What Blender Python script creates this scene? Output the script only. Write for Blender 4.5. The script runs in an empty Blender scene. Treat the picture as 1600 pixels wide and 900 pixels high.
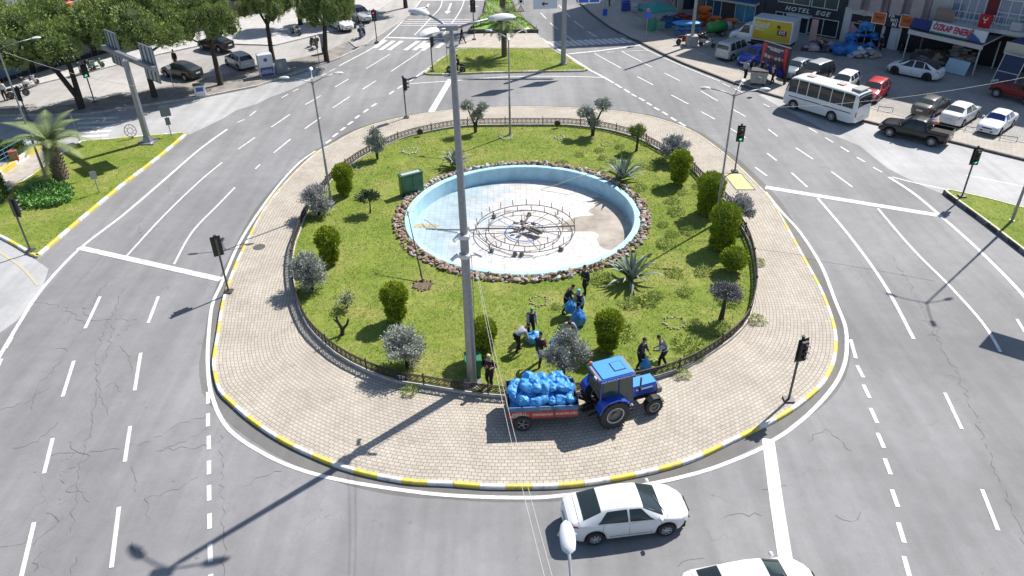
import bpy, bmesh, math, random
import numpy as np
from mathutils import Vector, Matrix, Euler, noise
from mathutils.geometry import tessellate_polygon
R = math.radians
SC = bpy.context.scene
COL = SC.collection
rng = random.Random(7)
# ------------------------------------------------------------------ camera
F_PX, CAM_H = 1200.0, 22.6
_d = Vector((833 - 800, 2303 - 450, F_PX)).normalized()
_y = (Vector((0, 0, 1)) - _d * _d.z).normalized()
_x = _d.cross(_y)
if _x.x < 0: _x = -_x
_z = -_d
cd = bpy.data.cameras.new('camera'); cam = bpy.data.objects.new('camera', cd); COL.objects.link(cam)
cd.sensor_width = 36; cd.lens = F_PX / 1600 * 36; cd.clip_start = 0.3; cd.clip_end = 2000
cam.matrix_world = Matrix(((_x.x, -_x.y, -_x.z, 0), (_y.x, -_y.y, -_y.z, 0), (_z.x, -_z.y, -_z.z, CAM_H), (0, 0, 0, 1)))
SC.camera = cam
# ------------------------------------------------------------------ sky, sun, exposure
SUN_EL, SHADOW_AZ = R(48.5), R(-137.2)
W = bpy.data.worlds.new("World"); SC.world = W; W.use_nodes = True
nt = W.node_tree; bg = nt.nodes['Background']; sk = nt.nodes.new('ShaderNodeTexSky')
sk.sky_type = 'NISHITA'; sk.sun_disc = False; sk.sun_elevation = SUN_EL
sk.sun_rotation = R(90) - (SHADOW_AZ + math.pi); sk.air_density = 1.0; sk.dust_density = 0.6
nt.links.new(sk.outputs[0], bg.inputs[0]); bg.inputs[1].default_value = 0.09
sl = bpy.data.lights.new('sun', 'SUN'); sl.energy = 4.8; sl.angle = R(0.53); sl.color = (1, 0.95, 0.88)
so = bpy.data.objects.new('sun', sl); COL.objects.link(so)
sdir = Vector((math.cos(SHADOW_AZ) * math.cos(SUN_EL), math.sin(SHADOW_AZ) * math.cos(SUN_EL), -math.sin(SUN_EL)))
so.rotation_euler = sdir.to_track_quat('-Z', 'Y').to_euler(); so.location = (40, 40, 60)
SC.view_settings.view_transform = 'Standard'; SC.view_settings.look = 'None'
SC.view_settings.gamma = 1; SC.view_settings.exposure = 0.60

def G(px, py, z=0.0):
    "world point at height z that stands where the survey picture has it"
    r = Vector((px - 800, py - 450, F_PX)); w = Vector((r.dot(_x), r.dot(_y), r.dot(_z)))
    t = (z - CAM_H) / w.z
    return Vector((w.x * t, w.y * t, z))
def Gs(pts, z=0.0, o=(0, 0), s=1.0):
    return [G(o[0] + x / s, o[1] + y / s, z) for x, y in pts]
def proj(p):
    w = _x * p[0] + _y * p[1] + _z * (p[2] - CAM_H)
    return 800 + F_PX * w.x / w.z, 450 + F_PX * w.y / w.z
def zat(b, py):
    lo, hi = 0.0, 40.0
    for _ in range(40):
        m = (lo + hi) / 2
        if proj((b.x, b.y, m))[1] > py: lo = m
        else: hi = m
    return lo
# ------------------------------------------------------------------ materials
def rgb(h):
    h = h.lstrip('#'); c = [int(h[i:i + 2], 16) / 255 for i in (0, 2, 4)]
    return tuple(((x + .055) / 1.055) ** 2.4 if x > .04045 else x / 12.92 for x in c)
MATS = {}
def M(name, col=(.5, .5, .5), rough=.6, metal=0, var=0.0, scale=3.0, col2=None, bump=0.0, bscale=None, emit=None, spec=.5, coat=0, detail=4.0, trans=0, lo=.35, hi=.65):
    if name in MATS: return MATS[name]
    m = bpy.data.materials.new(name); m.use_nodes = True; MATS[name] = m
    t = m.node_tree; b = t.nodes['Principled BSDF']
    b.inputs['Base Color'].default_value = (*col, 1); b.inputs['Roughness'].default_value = rough
    b.inputs['Metallic'].default_value = metal; b.inputs['Specular IOR Level'].default_value = spec
    b.inputs['Coat Weight'].default_value = coat
    if trans: b.inputs['Transmission Weight'].default_value = trans
    if emit:
        b.inputs['Emission Color'].default_value = (*emit[:3], 1); b.inputs['Emission Strength'].default_value = emit[3]
    if var or col2 or bump:
        tc = t.nodes.new('ShaderNodeTexCoord')
        n = t.nodes.new('ShaderNodeTexNoise'); n.inputs['Scale'].default_value = scale; n.inputs['Detail'].default_value = detail
        n.inputs['Roughness'].default_value = .6
        t.links.new(tc.outputs['Object'], n.inputs['Vector'])
        if var or col2:
            cr = t.nodes.new('ShaderNodeValToRGB'); cr.color_ramp.elements[0].position = lo; cr.color_ramp.elements[1].position = hi
            c2 = col2 or tuple(min(1, c * (1 + var)) for c in col)
            c1 = col if col2 else tuple(c * (1 - var) for c in col)
            cr.color_ramp.elements[0].color = (*c1, 1); cr.color_ramp.elements[1].color = (*c2, 1)
            t.links.new(n.outputs[0], cr.inputs[0]); t.links.new(cr.outputs[0], b.inputs['Base Color'])
        if bump:
            n2 = t.nodes.new('ShaderNodeTexNoise'); n2.inputs['Scale'].default_value = bscale or scale * 4; n2.inputs['Detail'].default_value = 4
            t.links.new(tc.outputs['Object'], n2.inputs['Vector'])
            bp = t.nodes.new('ShaderNodeBump'); bp.inputs['Strength'].default_value = bump; bp.inputs['Distance'].default_value = .05
            t.links.new(n2.outputs[0], bp.inputs['Height']); t.links.new(bp.outputs[0], b.inputs['Normal'])
    return m
def nodes_of(m): return m.node_tree, m.node_tree.nodes['Principled BSDF']
def ramp(t, src, stops):
    cr = t.nodes.new('ShaderNodeValToRGB'); e = cr.color_ramp.elements
    while len(e) < len(stops): e.new(.5)
    for k, (p, c) in enumerate(stops): e[k].position = p; e[k].color = (*c, 1) if len(c) == 3 else c
    t.links.new(src, cr.inputs[0]); return cr.outputs[0]
def noise_n(t, vec, scale, detail=5, rough=.6, dist=0):
    n = t.nodes.new('ShaderNodeTexNoise'); n.inputs['Scale'].default_value = scale; n.inputs['Detail'].default_value = detail
    n.inputs['Roughness'].default_value = rough; n.inputs['Distortion'].default_value = dist
    t.links.new(vec, n.inputs['Vector']); return n.outputs[0]
def mixc(t, fac, a, b, mode='MIX'):
    n = t.nodes.new('ShaderNodeMix'); n.data_type = 'RGBA'; n.blend_type = mode
    if isinstance(fac, float): n.inputs[0].default_value = fac
    else: t.links.new(fac, n.inputs[0])
    for s, v in ((6, a), (7, b)):
        if isinstance(v, tuple): n.inputs[s].default_value = (*v, 1)
        else: t.links.new(v, n.inputs[s])
    return n.outputs[2]
def mathn(t, op, a, b):
    n = t.nodes.new('ShaderNodeMath'); n.operation = op
    for s, v in ((0, a), (1, b)):
        if isinstance(v, (int, float)): n.inputs[s].default_value = v
        else: t.links.new(v, n.inputs[s])
    return n.outputs[0]
def bumpn(t, b, h, strength=.3, dist=.02):
    bp = t.nodes.new('ShaderNodeBump'); bp.inputs['Strength'].default_value = strength; bp.inputs['Distance'].default_value = dist
    t.links.new(h, bp.inputs['Height']); t.links.new(bp.outputs[0], b.inputs['Normal'])

def asphalt_mat(name, base, cracks=True, crack_amt=1.0):
    m = M(name, base, .85); t, b = nodes_of(m)
    tc = t.nodes.new('ShaderNodeTexCoord').outputs['Object']
    big = ramp(t, noise_n(t, tc, .12, 3, .5, .4), [(.3, (.80,) * 3), (.7, (1.12,) * 3)])
    mid = ramp(t, noise_n(t, tc, 1.1, 8, .78), [(.3, (.86,) * 3), (.7, (1.08,) * 3)])
    fine = ramp(t, noise_n(t, tc, 28, 2, .6), [(.25, (.82,) * 3), (.75, (1.14,) * 3)])
    mp = t.nodes.new('ShaderNodeMapping'); mp.inputs['Rotation'].default_value[2] = .25; mp.inputs['Scale'].default_value = (1.2, .06, 1)
    t.links.new(tc, mp.inputs[0])
    tracks = ramp(t, noise_n(t, mp.outputs[0], 1.0, 3, .5, .2), [(.35, (.89,) * 3), (.65, (1.06,) * 3)])
    c = mixc(t, 1.0, base, big, 'MULTIPLY'); c = mixc(t, 1.0, c, mid, 'MULTIPLY'); c = mixc(t, 1.0, c, fine, 'MULTIPLY'); c = mixc(t, 1.0, c, tracks, 'MULTIPLY')
    if cracks:
        dn = t.nodes.new('ShaderNodeTexNoise'); dn.inputs['Scale'].default_value = .9; dn.inputs['Detail'].default_value = 7; t.links.new(tc, dn.inputs['Vector'])
        va = t.nodes.new('ShaderNodeVectorMath'); va.operation = 'SCALE'; va.inputs['Scale'].default_value = 2.2; t.links.new(dn.outputs['Color'], va.inputs[0])
        vb = t.nodes.new('ShaderNodeVectorMath'); vb.operation = 'ADD'; t.links.new(tc, vb.inputs[0]); t.links.new(va.outputs[0], vb.inputs[1])
        vo = t.nodes.new('ShaderNodeTexVoronoi'); vo.feature = 'DISTANCE_TO_EDGE'; vo.inputs['Scale'].default_value = .28; t.links.new(vb.outputs[0], vo.inputs['Vector'])
        line = ramp(t, vo.outputs['Distance'], [(0, (1, 1, 1)), (.0035, (0, 0, 0))])
        msk = ramp(t, noise_n(t, tc, .35, 3), [(.5, (0, 0, 0)), (.62, (crack_amt,) * 3)])
        f = mixc(t, 1.0, line, msk, 'MULTIPLY')
        c = mixc(t, f, c, tuple(x * .5 for x in base))
    t.links.new(c, b.inputs['Base Color'])
    bumpn(t, b, noise_n(t, tc, 60, 2), .25, .01)
    return m
asphalt = asphalt_mat('asphalt', (.240, .239, .243))
concrete_road = asphalt_mat('pale_road', (.42, .42, .425), True, .4)
street_mat = asphalt_mat('street', (.40, .385, .37), True, .6)
def grass_mat():
    m = M('lawn_grass', (.12, .17, .03), .9); t, b = nodes_of(m)
    tc = t.nodes.new('ShaderNodeTexCoord').outputs['Object']
    n1 = noise_n(t, tc, .35, 4, .6, .5); n2 = noise_n(t, tc, 2.6, 7, .72, 1.5); n3 = noise_n(t, tc, 16, 3, .7, .8)
    a = ramp(t, n1, [(.35, (.165, .225, .036)), (.5, (.212, .262, .050)), (.66, (.280, .285, .084))])
    c2 = ramp(t, n2, [(.36, (.60, .70, .52)), (.5, (1, 1, 1)), (.66, (1.25, 1.2, 1.3))])
    c3 = ramp(t, n3, [(.3, (.55, .62, .5)), (.55, (1.02, 1.02, 1)), (.75, (1.3, 1.25, 1.4))])
    c = mixc(t, 1.0, a, c2, 'MULTIPLY'); c = mixc(t, 1.0, c, c3, 'MULTIPLY')
    t.links.new(c, b.inputs['Base Color']); b.inputs['Specular IOR Level'].default_value = .15
    bumpn(t, b, n3, .8, .06); return m
lawn_mat = grass_mat()
def paver_mat(name, c1, c2, mortar, bw, bh, uv=False, ms=.012):
    m = M(name, c1, .85); t, b = nodes_of(m)
    tcn = t.nodes.new('ShaderNodeTexCoord'); tc = tcn.outputs['UV' if uv else 'Object']
    br = t.nodes.new('ShaderNodeTexBrick'); br.inputs['Scale'].default_value = 1; br.inputs['Brick Width'].default_value = bw
    br.inputs['Row Height'].default_value = bh; br.inputs['Mortar Size'].default_value = ms; br.inputs['Mortar Smooth'].default_value = .2
    br.inputs['Color1'].default_value = (*c1, 1); br.inputs['Color2'].default_value = (*c2, 1); br.inputs['Mortar'].default_value = (*mortar, 1)
    t.links.new(tc, br.inputs['Vector'])
    ob = tcn.outputs['Object']
    big = ramp(t, noise_n(t, ob, .5, 5, .65), [(.3, (.84, .83, .82)), (.7, (1.08, 1.08, 1.08))])
    sp = ramp(t, noise_n(t, ob, 2.2, 8, .8), [(.3, (.62, .6, .58)), (.42, (1, 1, 1))])
    c = mixc(t, 1.0, br.outputs['Color'], big, 'MULTIPLY'); c = mixc(t, 1.0, c, sp, 'MULTIPLY')
    t.links.new(c, b.inputs['Base Color'])
    bumpn(t, b, br.outputs['Fac'], -.4, .015); return m
paving = paver_mat('island_pavers', (.485, .435, .365), (.41, .37, .31), (.17, .155, .135), .26, .185, True, .013)
cobble = paver_mat('parking_pavers', (.36, .35, .33), (.30, .29, .28), (.14, .13, .12), .3, .2)
sidew = paver_mat('sidewalk_pavers', (.42, .38, .33), (.38, .35, .31), (.2, .18, .16), .4, .4)
dark_under = M('underbody', (.012, .012, .012), .8)
chrome = M('bare_metal', (.55, .55, .56), .3, 1)
tyre_m = M('tyre_rubber', (.03, .03, .032), .85, var=.2, scale=20)
rim_m = M('alloy_rim', (.52, .53, .55), .4, .3)
glass_m = M('tinted_glass', (.022, .033, .037), .07, spec=.55)
plastic_blk = M('black_plastic', (.02, .02, .022), .45)
galv = M('galvanised_steel', (.27, .285, .31), .45, .55, var=.12, scale=6)
lamp_white = M('lamp_housing', (.62, .64, .66), .4)
lamp_glass = M('lamp_glass', (.35, .37, .4), .15)
white_paint = M('road_paint', (.62, .62, .61), .7, var=.2, scale=4, detail=8)
old_paint = M('worn_road_paint', (.60, .60, .595), .75, col2=(.36, .36, .365), scale=3, detail=9, lo=.5, hi=.72)
yellow_worn = M('worn_yellow_paint', (.52, .44, .2), .75, col2=(.42, .41, .38), scale=2)
kerb_white = M('kerb_white', (.66, .66, .64), .7, col2=(.36, .35, .33), scale=4, detail=9, lo=.5, hi=.74)
kerb_yellow = M('kerb_yellow', (.60, .50, .08), .7, col2=(.36, .33, .2), scale=4, detail=9, lo=.5, hi=.74)
kerb_conc = M('kerb_concrete', (.42, .40, .37), .85, var=.2, scale=3, detail=8)
faded_white = M('kerb_faded_white', (.50, .48, .43), .8, var=.2, scale=3, detail=8)
faded_yellow = M('kerb_faded_yellow', (.52, .46, .25), .8, var=.2, scale=3, detail=8)
kerb_dark = M('kerb_dark', (.11, .10, .095), .85, var=.25, scale=3)
# ------------------------------------------------------------------ object helpers
def tag(o, label=None, cat=None, group=None, kind=None):
    for k, v in (('label', label), ('category', cat), ('group', group), ('kind', kind)):
        if v: o[k] = v
    return o
def empty(name, loc=(0, 0, 0), rz=0.0, parent=None):
    o = bpy.data.objects.new(name, None); COL.objects.link(o); o.location = loc; o.rotation_euler = (0, 0, rz)
    o.empty_display_size = .2
    if parent: o.parent = parent
    return o
def thing(name, label, cat, loc=(0, 0, 0), rz=0.0, group=None):
    return tag(empty(name, loc, rz), label, cat, group)
KIDS = {}
def copy_tree(o, loc=None, rz=None, label=None, group=None, parent=None, scale=None, first=True):
    c = o.copy(); COL.objects.link(c); c.parent = parent
    if first:
        if loc is not None: c.location = loc
        if rz is not None: c.rotation_euler = (0, 0, rz)
        if scale is not None: c.scale = scale if hasattr(scale, '__len__') else (scale,) * 3
        if label: c['label'] = label
        if group: c['group'] = group
    for ch in list(o.children): copy_tree(ch, parent=c, first=False)
    return c
class MB:
    def __init__(s): s.v = []; s.f = []; s.m = []; s.T = None; s.uv = None
    def add(s, vs, fs, mi=0):
        o = len(s.v)
        if s.T is not None: vs = [tuple(s.T @ Vector(v)) for v in vs]
        s.v += [tuple(v) for v in vs]; s.f += [tuple(o + i for i in f) for f in fs]; s.m += [mi] * len(fs); return s
    def box(s, c, d, rz=0, mi=0, rot=None, taper=1.0, bevel=0.0):
        x, y, z = d[0] / 2, d[1] / 2, d[2] / 2
        if bevel:
            b = min(bevel, x * .95, y * .95)
            ring = [(x - b, -y), (x, -y + b), (x, y - b), (x - b, y), (-x + b, y), (-x, y - b), (-x, -y + b), (-x + b, -y)]
            zb = min(bevel, z * .9)
            vs = [(px * (1 - zb / x * .7), py * (1 - zb / y * .7), -z) for px, py in ring] + [(px, py, -z + zb) for px, py in ring] + [(px * taper, py * taper, z - zb) for px, py in ring] + [(px * taper * (1 - zb / x * .7), py * taper * (1 - zb / y * .7), z) for px, py in ring]
            fs = [tuple(range(7, -1, -1)), tuple(range(24, 32))]
            for k in range(3):
                for i in range(8): j = (i + 1) % 8; fs.append((k * 8 + i, k * 8 + j, k * 8 + 8 + j, k * 8 + 8 + i))
        else:
            vs = [(-x, -y, -z), (x, -y, -z), (x, y, -z), (-x, y, -z), (-x * taper, -y * taper, z), (x * taper, -y * taper, z), (x * taper, y * taper, z), (-x * taper, y * taper, z)]
            fs = [(3, 2, 1, 0), (4, 5, 6, 7), (0, 1, 5, 4), (1, 2, 6, 5), (2, 3, 7, 6), (3, 0, 4, 7)]
        m = rot.to_matrix() if rot is not None else Matrix.Rotation(rz, 3, 'Z')
        c = Vector(c); return s.add([m @ Vector(v) + c for v in vs], fs, mi)
    def tube(s, pts, r, n=8, mi=0, cap=True, closed=False):
        pts = [Vector(p) for p in pts]; N = len(pts)
        rs = r if hasattr(r, '__len__') else [r] * N
        vs, fs = [], []; up = None
        for i, p in enumerate(pts):
            a = pts[(i - 1) % N] if (i or closed) else p; b = pts[(i + 1) % N] if (i < N - 1 or closed) else p
            d = (b - a).normalized() if (b - a).length > 1e-9 else Vector((0, 0, 1))
            if up is None: up = d.orthogonal().normalized()
            else:
                up = up - d * up.dot(d); up = up.normalized() if up.length > 1e-6 else d.orthogonal().normalized()
            q = d.cross(up)
            vs += [p + (up * math.cos(2 * math.pi * k / n) + q * math.sin(2 * math.pi * k / n)) * rs[i] for k in range(n)]
        for i in range(N if closed else N - 1):
            j = (i + 1) % N
            for k in range(n): l = (k + 1) % n; fs.append((i * n + k, i * n + l, j * n + l, j * n + k))
        if cap and not closed: fs += [tuple(range(n - 1, -1, -1)), tuple(range((N - 1) * n, N * n))]
        return s.add(vs, fs, mi)
    def bar(s, a, b, w, h, mi=0):
        a = Vector(a); b = Vector(b); d = b - a; L = d.length
        q = d.to_track_quat('X', 'Z'); return s.add([q @ Vector(v) + (a + b) / 2 for v in [(sx * L / 2, sy * w / 2, sz * h / 2) for sx, sy, sz in ((-1, -1, -1), (1, -1, -1), (1, 1, -1), (-1, 1, -1), (-1, -1, 1), (1, -1, 1), (1, 1, 1), (-1, 1, 1))]],
            [(3, 2, 1, 0), (4, 5, 6, 7), (0, 1, 5, 4), (1, 2, 6, 5), (2, 3, 7, 6), (3, 0, 4, 7)], mi)
    def lathe(s, prof, n=16, c=(0, 0, 0), axis='Z', mi=0, sx=1, sy=1, cap=True):
        vs, fs = [], []
        for r, z in prof:
            for k in range(n):
                a = 2 * math.pi * k / n; x, y = r * math.cos(a) * sx, r * math.sin(a) * sy
                vs.append({'Z': (x, y, z), 'Y': (x, z, -y), 'X': (z, x, y)}[axis])
        for i in range(len(prof) - 1):
            for k in range(n): l = (k + 1) % n; fs.append((i * n + k, i * n + l, (i + 1) * n + l, (i + 1) * n + k))
        if cap and prof[0][0] > 1e-6: fs.append(tuple(range(n - 1, -1, -1)))
        if cap and prof[-1][0] > 1e-6: fs.append(tuple(range((len(prof) - 1) * n, len(prof) * n)))
        return s.add([Vector(v) + Vector(c) for v in vs], fs, mi)
    def prism(s, poly, z0, z1, mi=0, mi_side=None, holes=()):
        loops = [[Vector((p[0], p[1], 0)) for p in L] for L in (poly, *holes)]
        flat = [p for L in loops for p in L]; tri = tessellate_polygon(loops)
        n = len(flat); vs = [(p.x, p.y, z1) for p in flat]; fs = []
        for t in tri:
            a, b, c = (flat[i] for i in t)
            fs.append(tuple(t) if (b - a).cross(c - a).z > 0 else tuple(reversed(t)))
        s.add(vs, fs, mi)
        if z0 < z1:
            o = 0
            for L in loops:
                k = len(L); area = sum(L[i].x * L[(i + 1) % k].y - L[(i + 1) % k].x * L[i].y for i in range(k))
                vv = [(p.x, p.y, z0) for p in L] + [(p.x, p.y, z1) for p in L]
                ff = [(i, (i + 1) % k, k + (i + 1) % k, k + i) for i in range(k)]
                if area < 0: ff = [tuple(reversed(f)) for f in ff]
                s.add(vv, ff, mi if mi_side is None else mi_side)
        return s
    def blob(s, c, r, sub=2, amp=.15, fr=1.5, mi=0, seed=0):
        bm = bmesh.new(); bmesh.ops.create_icosphere(bm, subdivisions=sub, radius=1)
        rr = r if hasattr(r, '__len__') else (r, r, r); vs = []
        for v in bm.verts:
            k = 1 + amp * noise.noise(v.co * fr + Vector((seed * 3.1, seed, -seed)))
            vs.append(Vector((v.co.x * rr[0], v.co.y * rr[1], v.co.z * rr[2])) * k + Vector(c))
        fs = [tuple(v.index for v in f.verts) for f in bm.faces]; bm.free(); return s.add(vs, fs, mi)
    def build(s, name, mats, parent=None, smooth=False, loc=None, rz=None):
        me = bpy.data.meshes.new(name); me.from_pydata(s.v, [], s.f)
        if not isinstance(mats, (list, tuple)): mats = [mats]
        for m in mats: me.materials.append(m)
        if len(mats) > 1: me.polygons.foreach_set('material_index', s.m)
        if smooth:
            me.shade_smooth()
            if smooth is not True: me.set_sharp_from_angle(angle=R(smooth))
        me.update()
        o = bpy.data.objects.new(name, me); COL.objects.link(o)
        if parent: o.parent = parent
        if loc is not None: o.location = loc
        if rz is not None: o.rotation_euler = (0, 0, rz)
        return o
def nmesh(name, V, Fq, mats, parent=None, mi=None, smooth=False):
    "mesh from numpy arrays, all faces of one size"
    me = bpy.data.meshes.new(name); n, k = Fq.shape
    me.vertices.add(len(V)); me.vertices.foreach_set('co', V.astype(np.float32).ravel())
    me.loops.add(n * k); me.loops.foreach_set('vertex_index', Fq.astype(np.int32).ravel())
    me.polygons.add(n); me.polygons.foreach_set('loop_start', np.arange(0, n * k, k, dtype=np.int32))
    if not isinstance(mats, (list, tuple)): mats = [mats]
    for m in mats: me.materials.append(m)
    if mi is not None: me.polygons.foreach_set('material_index', mi.astype(np.int32))
    me.update(calc_edges=True); me.validate()
    if smooth: me.shade_smooth()
    o = bpy.data.objects.new(name, me); COL.objects.link(o)
    if parent: o.parent = parent
    return o
def text_mesh(name, body, size, mat, parent, loc, rot, depth=.02, align='CENTER', shear=0, sx=1, bold=0.0, space=1.0, fit=None):
    cu = bpy.data.curves.new(name, 'FONT'); cu.body = body; cu.size = size; cu.extrude = depth; cu.align_x = align; cu.align_y = 'CENTER'
    cu.shear = shear; cu.offset = bold; cu.resolution_u = 2; cu.space_character = space; cu.space_line = .8
    o = bpy.data.objects.new(name, cu); COL.objects.link(o)
    me = bpy.data.meshes.new_from_object(o); bpy.data.objects.remove(o); bpy.data.curves.remove(cu)
    me.materials.clear(); me.materials.append(mat)
    if fit and len(me.vertices):
        xs_ = [v.co.x for v in me.vertices]; w0 = max(xs_) - min(xs_)
        if w0 > 0: sx = fit / w0
    o = bpy.data.objects.new(name, me); COL.objects.link(o); o.parent = parent; o.location = loc; o.rotation_euler = rot; o.scale = (sx, 1, 1)
    return o
def smooth_closed(pts, n=4):
    out = []; N = len(pts)
    for i in range(N):
        p0, p1, p2, p3 = (pts[(i + k) % N] for k in (-1, 0, 1, 2))
        for j in range(n):
            t = j / n; out.append(.5 * ((2 * p1) + (p2 - p0) * t + (2 * p0 - 5 * p1 + 4 * p2 - p3) * t * t + (3 * p1 - p0 - 3 * p2 + p3) * t ** 3))
    return out
def resample(pts, step, closed=True):
    P_ = list(pts) + ([pts[0]] if closed else []); L = [0]
    for a, b in zip(P_, P_[1:]): L.append(L[-1] + (b - a).length)
    n = max(3, round(L[-1] / step)); out = []; k = 0
    for i in range(n if closed else n + 1):
        d = L[-1] * i / n
        while k < len(P_) - 2 and L[k + 1] < d: k += 1
        t = (d - L[k]) / max(1e-9, L[k + 1] - L[k]); out.append(P_[k].lerp(P_[k + 1], t))
    return out
def offset_closed(pts, d):
    out = []; N = len(pts)
    for i in range(N):
        t = (pts[(i + 1) % N] - pts[i - 1]); n = Vector((t.y, -t.x, 0)).normalized(); out.append(pts[i] + n * d)
    return out
def ribbon(mb, pts, w, z, mi=0, closed=False):
    pts = [Vector((p[0], p[1], 0)) for p in pts]; N = len(pts); vs = []
    for i, p in enumerate(pts):
        a = pts[(i - 1) % N] if (i or closed) else p; b = pts[(i + 1) % N] if (i < N - 1 or closed) else p
        t = b - a; n = Vector((-t.y, t.x, 0)).normalized() * w / 2
        vs += [(p.x - n.x, p.y - n.y, z), (p.x + n.x, p.y + n.y, z)]
    M_ = N if closed else N - 1
    fs = [(2 * i, 2 * ((i + 1) % N), 2 * ((i + 1) % N) + 1, 2 * i + 1) for i in range(M_)]
    return mb.add(vs, fs, mi)
# ================================================================== GROUND AND ROADS
def ccw(pts):
    a = sum(pts[i].x * pts[(i + 1) % len(pts)].y - pts[(i + 1) % len(pts)].x * pts[i].y for i in range(len(pts)))
    return pts if a > 0 else pts[::-1]
def circle(c, r, n, z=0): return [Vector((c[0] + r * math.cos(2 * math.pi * k / n), c[1] + r * math.sin(2 * math.pi * k / n), z)) for k in range(n)]
POOL = Vector((0.72, 43.15, 0)); PR = 7.28
kerb_px = [(331, 560), (332, 580), (340, 610), (360, 630), (382, 650), (412, 672), (445, 692), (487, 712), (535, 731), (590, 745), (645, 754), (700, 756), (762, 761), (825, 761), (885, 759), (947, 751), (1005, 740), (1057, 727), (1100, 711), (1143, 690), (1183, 671), (1227, 648), (1263, 623), (1290, 597), (1305, 567), (1309, 540), (1307, 513), (1298, 483), (1283, 447), (1257, 400), (1222, 337), (1199, 303), (1151, 255), (1113, 224), (1080, 203), (1040, 188), (1004, 179), (950, 171.5), (880, 167.5), (800, 166), (725, 169.5), (680, 174), (635, 181.5), (590, 192), (551, 206), (515.5, 226), (496, 236), (471, 257), (444, 285), (418, 316), (400, 345), (383, 378), (366, 413), (352, 450), (344, 480), (337, 525)]
fence_px = [(455, 407), (456, 436), (463, 473), (480, 511), (503, 536), (530, 558), (567, 578), (598, 590), (628, 599), (664, 604), (705, 611), (747, 617), (789, 621), (845, 622), (903, 615), (965, 604), (1027, 590), (1077, 573), (1121, 546), (1150, 524), (1170, 500), (1180, 470), (1183, 441), (1180, 409), (1171, 375), (1155, 347), (1135, 314), (1098, 281), (1073, 256), (1035, 236), (1004, 219), (976, 209), (942, 201), (903, 196.5), (880, 195), (800, 195), (725, 196.5), (687, 202), (656, 208.5), (624, 217.5), (597, 229), (570, 242), (547, 257), (515, 283), (477, 335), (468, 358), (459, 382)]
KERB = resample(smooth_closed(ccw(Gs(kerb_px, 0.15)), 4), .5)
FENCE = resample(smooth_closed(ccw(Gs(fence_px, 0.2)), 4), .5)
g = MB(); big = [Vector((-420, -120, 0)), Vector((420, -120, 0)), Vector((420, 620, 0)), Vector((-420, 620, 0))]
g.prism(big, 0, 0, holes=[circle(POOL, PR + .3, 96)])
tag(g.build('ground', asphalt), kind='structure')
def sheet(name, px, z, mat, z0=None, world=None, holes=()):
    mb = MB(); P_ = world or [G(x, y, 0) for x, y in px]
    mb.prism(P_, z if z0 is None else z0, z, holes=holes)
    return tag(mb.build(name, mat), kind='structure')
# pale service roads
sheet('service_road', [(-500, 200), (-100, 186), (132, 180), (225, 166), (325, 151), (400, 136), (470, 116), (500, 106), (483, 127), (450, 142), (422, 152), (400, 163), (370, 172), (345, 187), (297, 210), (215, 217), (127, 224), (90, 245), (0, 300), (-500, 520)], .004, concrete_road)
sheet('side_road', [(-700, 300), (-100, 340), (0, 370), (57, 407), (76, 420), (68, 445), (50, 470), (28, 500), (0, 520), (-300, 700), (-900, 900)], .004, concrete_road)
sheet('bus_road', [(1185, 148), (1215, 165), (1260, 188), (1300, 210), (1343, 228), (1387, 263), (1433, 287), (1470, 302), (1530, 318), (1600, 332), (1900, 410), (2300, 500), (2300, 400), (1900, 320), (1600, 250), (1487, 222), (1340, 187), (1200, 147)], .004, concrete_road)
# right hand pavement with its kerb
rk = [(880, -60), (905, 3), (925, 22), (955, 44), (985, 60), (998, 65), (1039, 86), (1070, 100), (1147, 130), (1200, 147), (1340, 187), (1487, 222), (1600, 250), (1800, 302), (2300, 440)]
RK = [G(x, y) for x, y in rk]; far = [Vector((150, 30, 0)), Vector((150, 220, 0)), Vector((10, 220, 0))]
inn = [G(x, y) for x, y in [(940, -60), (960, 3), (985, 22), (1025, 50), (1064, 70), (1110, 92), (1165, 117), (1240, 138), (1352, 169), (1420, 187), (1545, 214), (1600, 226), (1850, 290), (2300, 405)]]
k = MB(); k.prism(RK + inn[::-1], 0, .14); tag(k.build('sidewalk', sidew), kind='structure')
k = MB(); k.prism(inn + far, 0, .12); tag(k.build('parking_ground', cobble), kind='structure')
def kerb_run(name, pts, w, h, mats, seg, z0=0.0, closed=False, pat=(0, 1)):
    "a kerb of separate painted stones in one sheet of geometry"
    if closed:
        Lk = sum((pts[(i_ + 1) % len(pts)] - pts[i_]).length for i_ in range(len(pts))); nn_ = 4 * round(Lk / seg / 2)
        P_ = resample(pts, Lk / nn_, True)
    else: P_ = resample(pts, seg / 2, closed)
    mb = MB(); N = len(P_); i = 0; c = 0
    while i + 2 <= N + (0 if not closed else 0):
        q = [P_[(i + j) % N] for j in (0, 1, 2)]
        if not closed and i + 2 >= N: break
        vs = []; e = .006
        for j, p in enumerate(q):
            a = q[max(j - 1, 0)]; b = q[min(j + 1, 2)]; t = (b - a).normalized(); n = Vector((-t.y, t.x, 0))
            sh = t * (e if j == 0 else (-e if j == 2 else 0))
            for o, z in ((0, z0), (0, h - .03), (.03, h), (w, h), (w, z0)): v = p + n * o + sh; vs.append((v.x, v.y, z))
        fs = [];
        for j in (0, 1):
            for m_ in range(4): A = j * 5 + m_; fs.append((A, A + 5, A + 6, A + 1))
        fs += [(0, 1, 2, 3, 4), (14, 13, 12, 11, 10)]
        mb.add(vs, [tuple(reversed(f)) for f in fs], pat[c % len(pat)] + (2 if len(mats) > 2 and q[1].y > 42 else 0)); c += 1; i += 2
    return tag(mb.build(name, mats), kind='structure')
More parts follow.
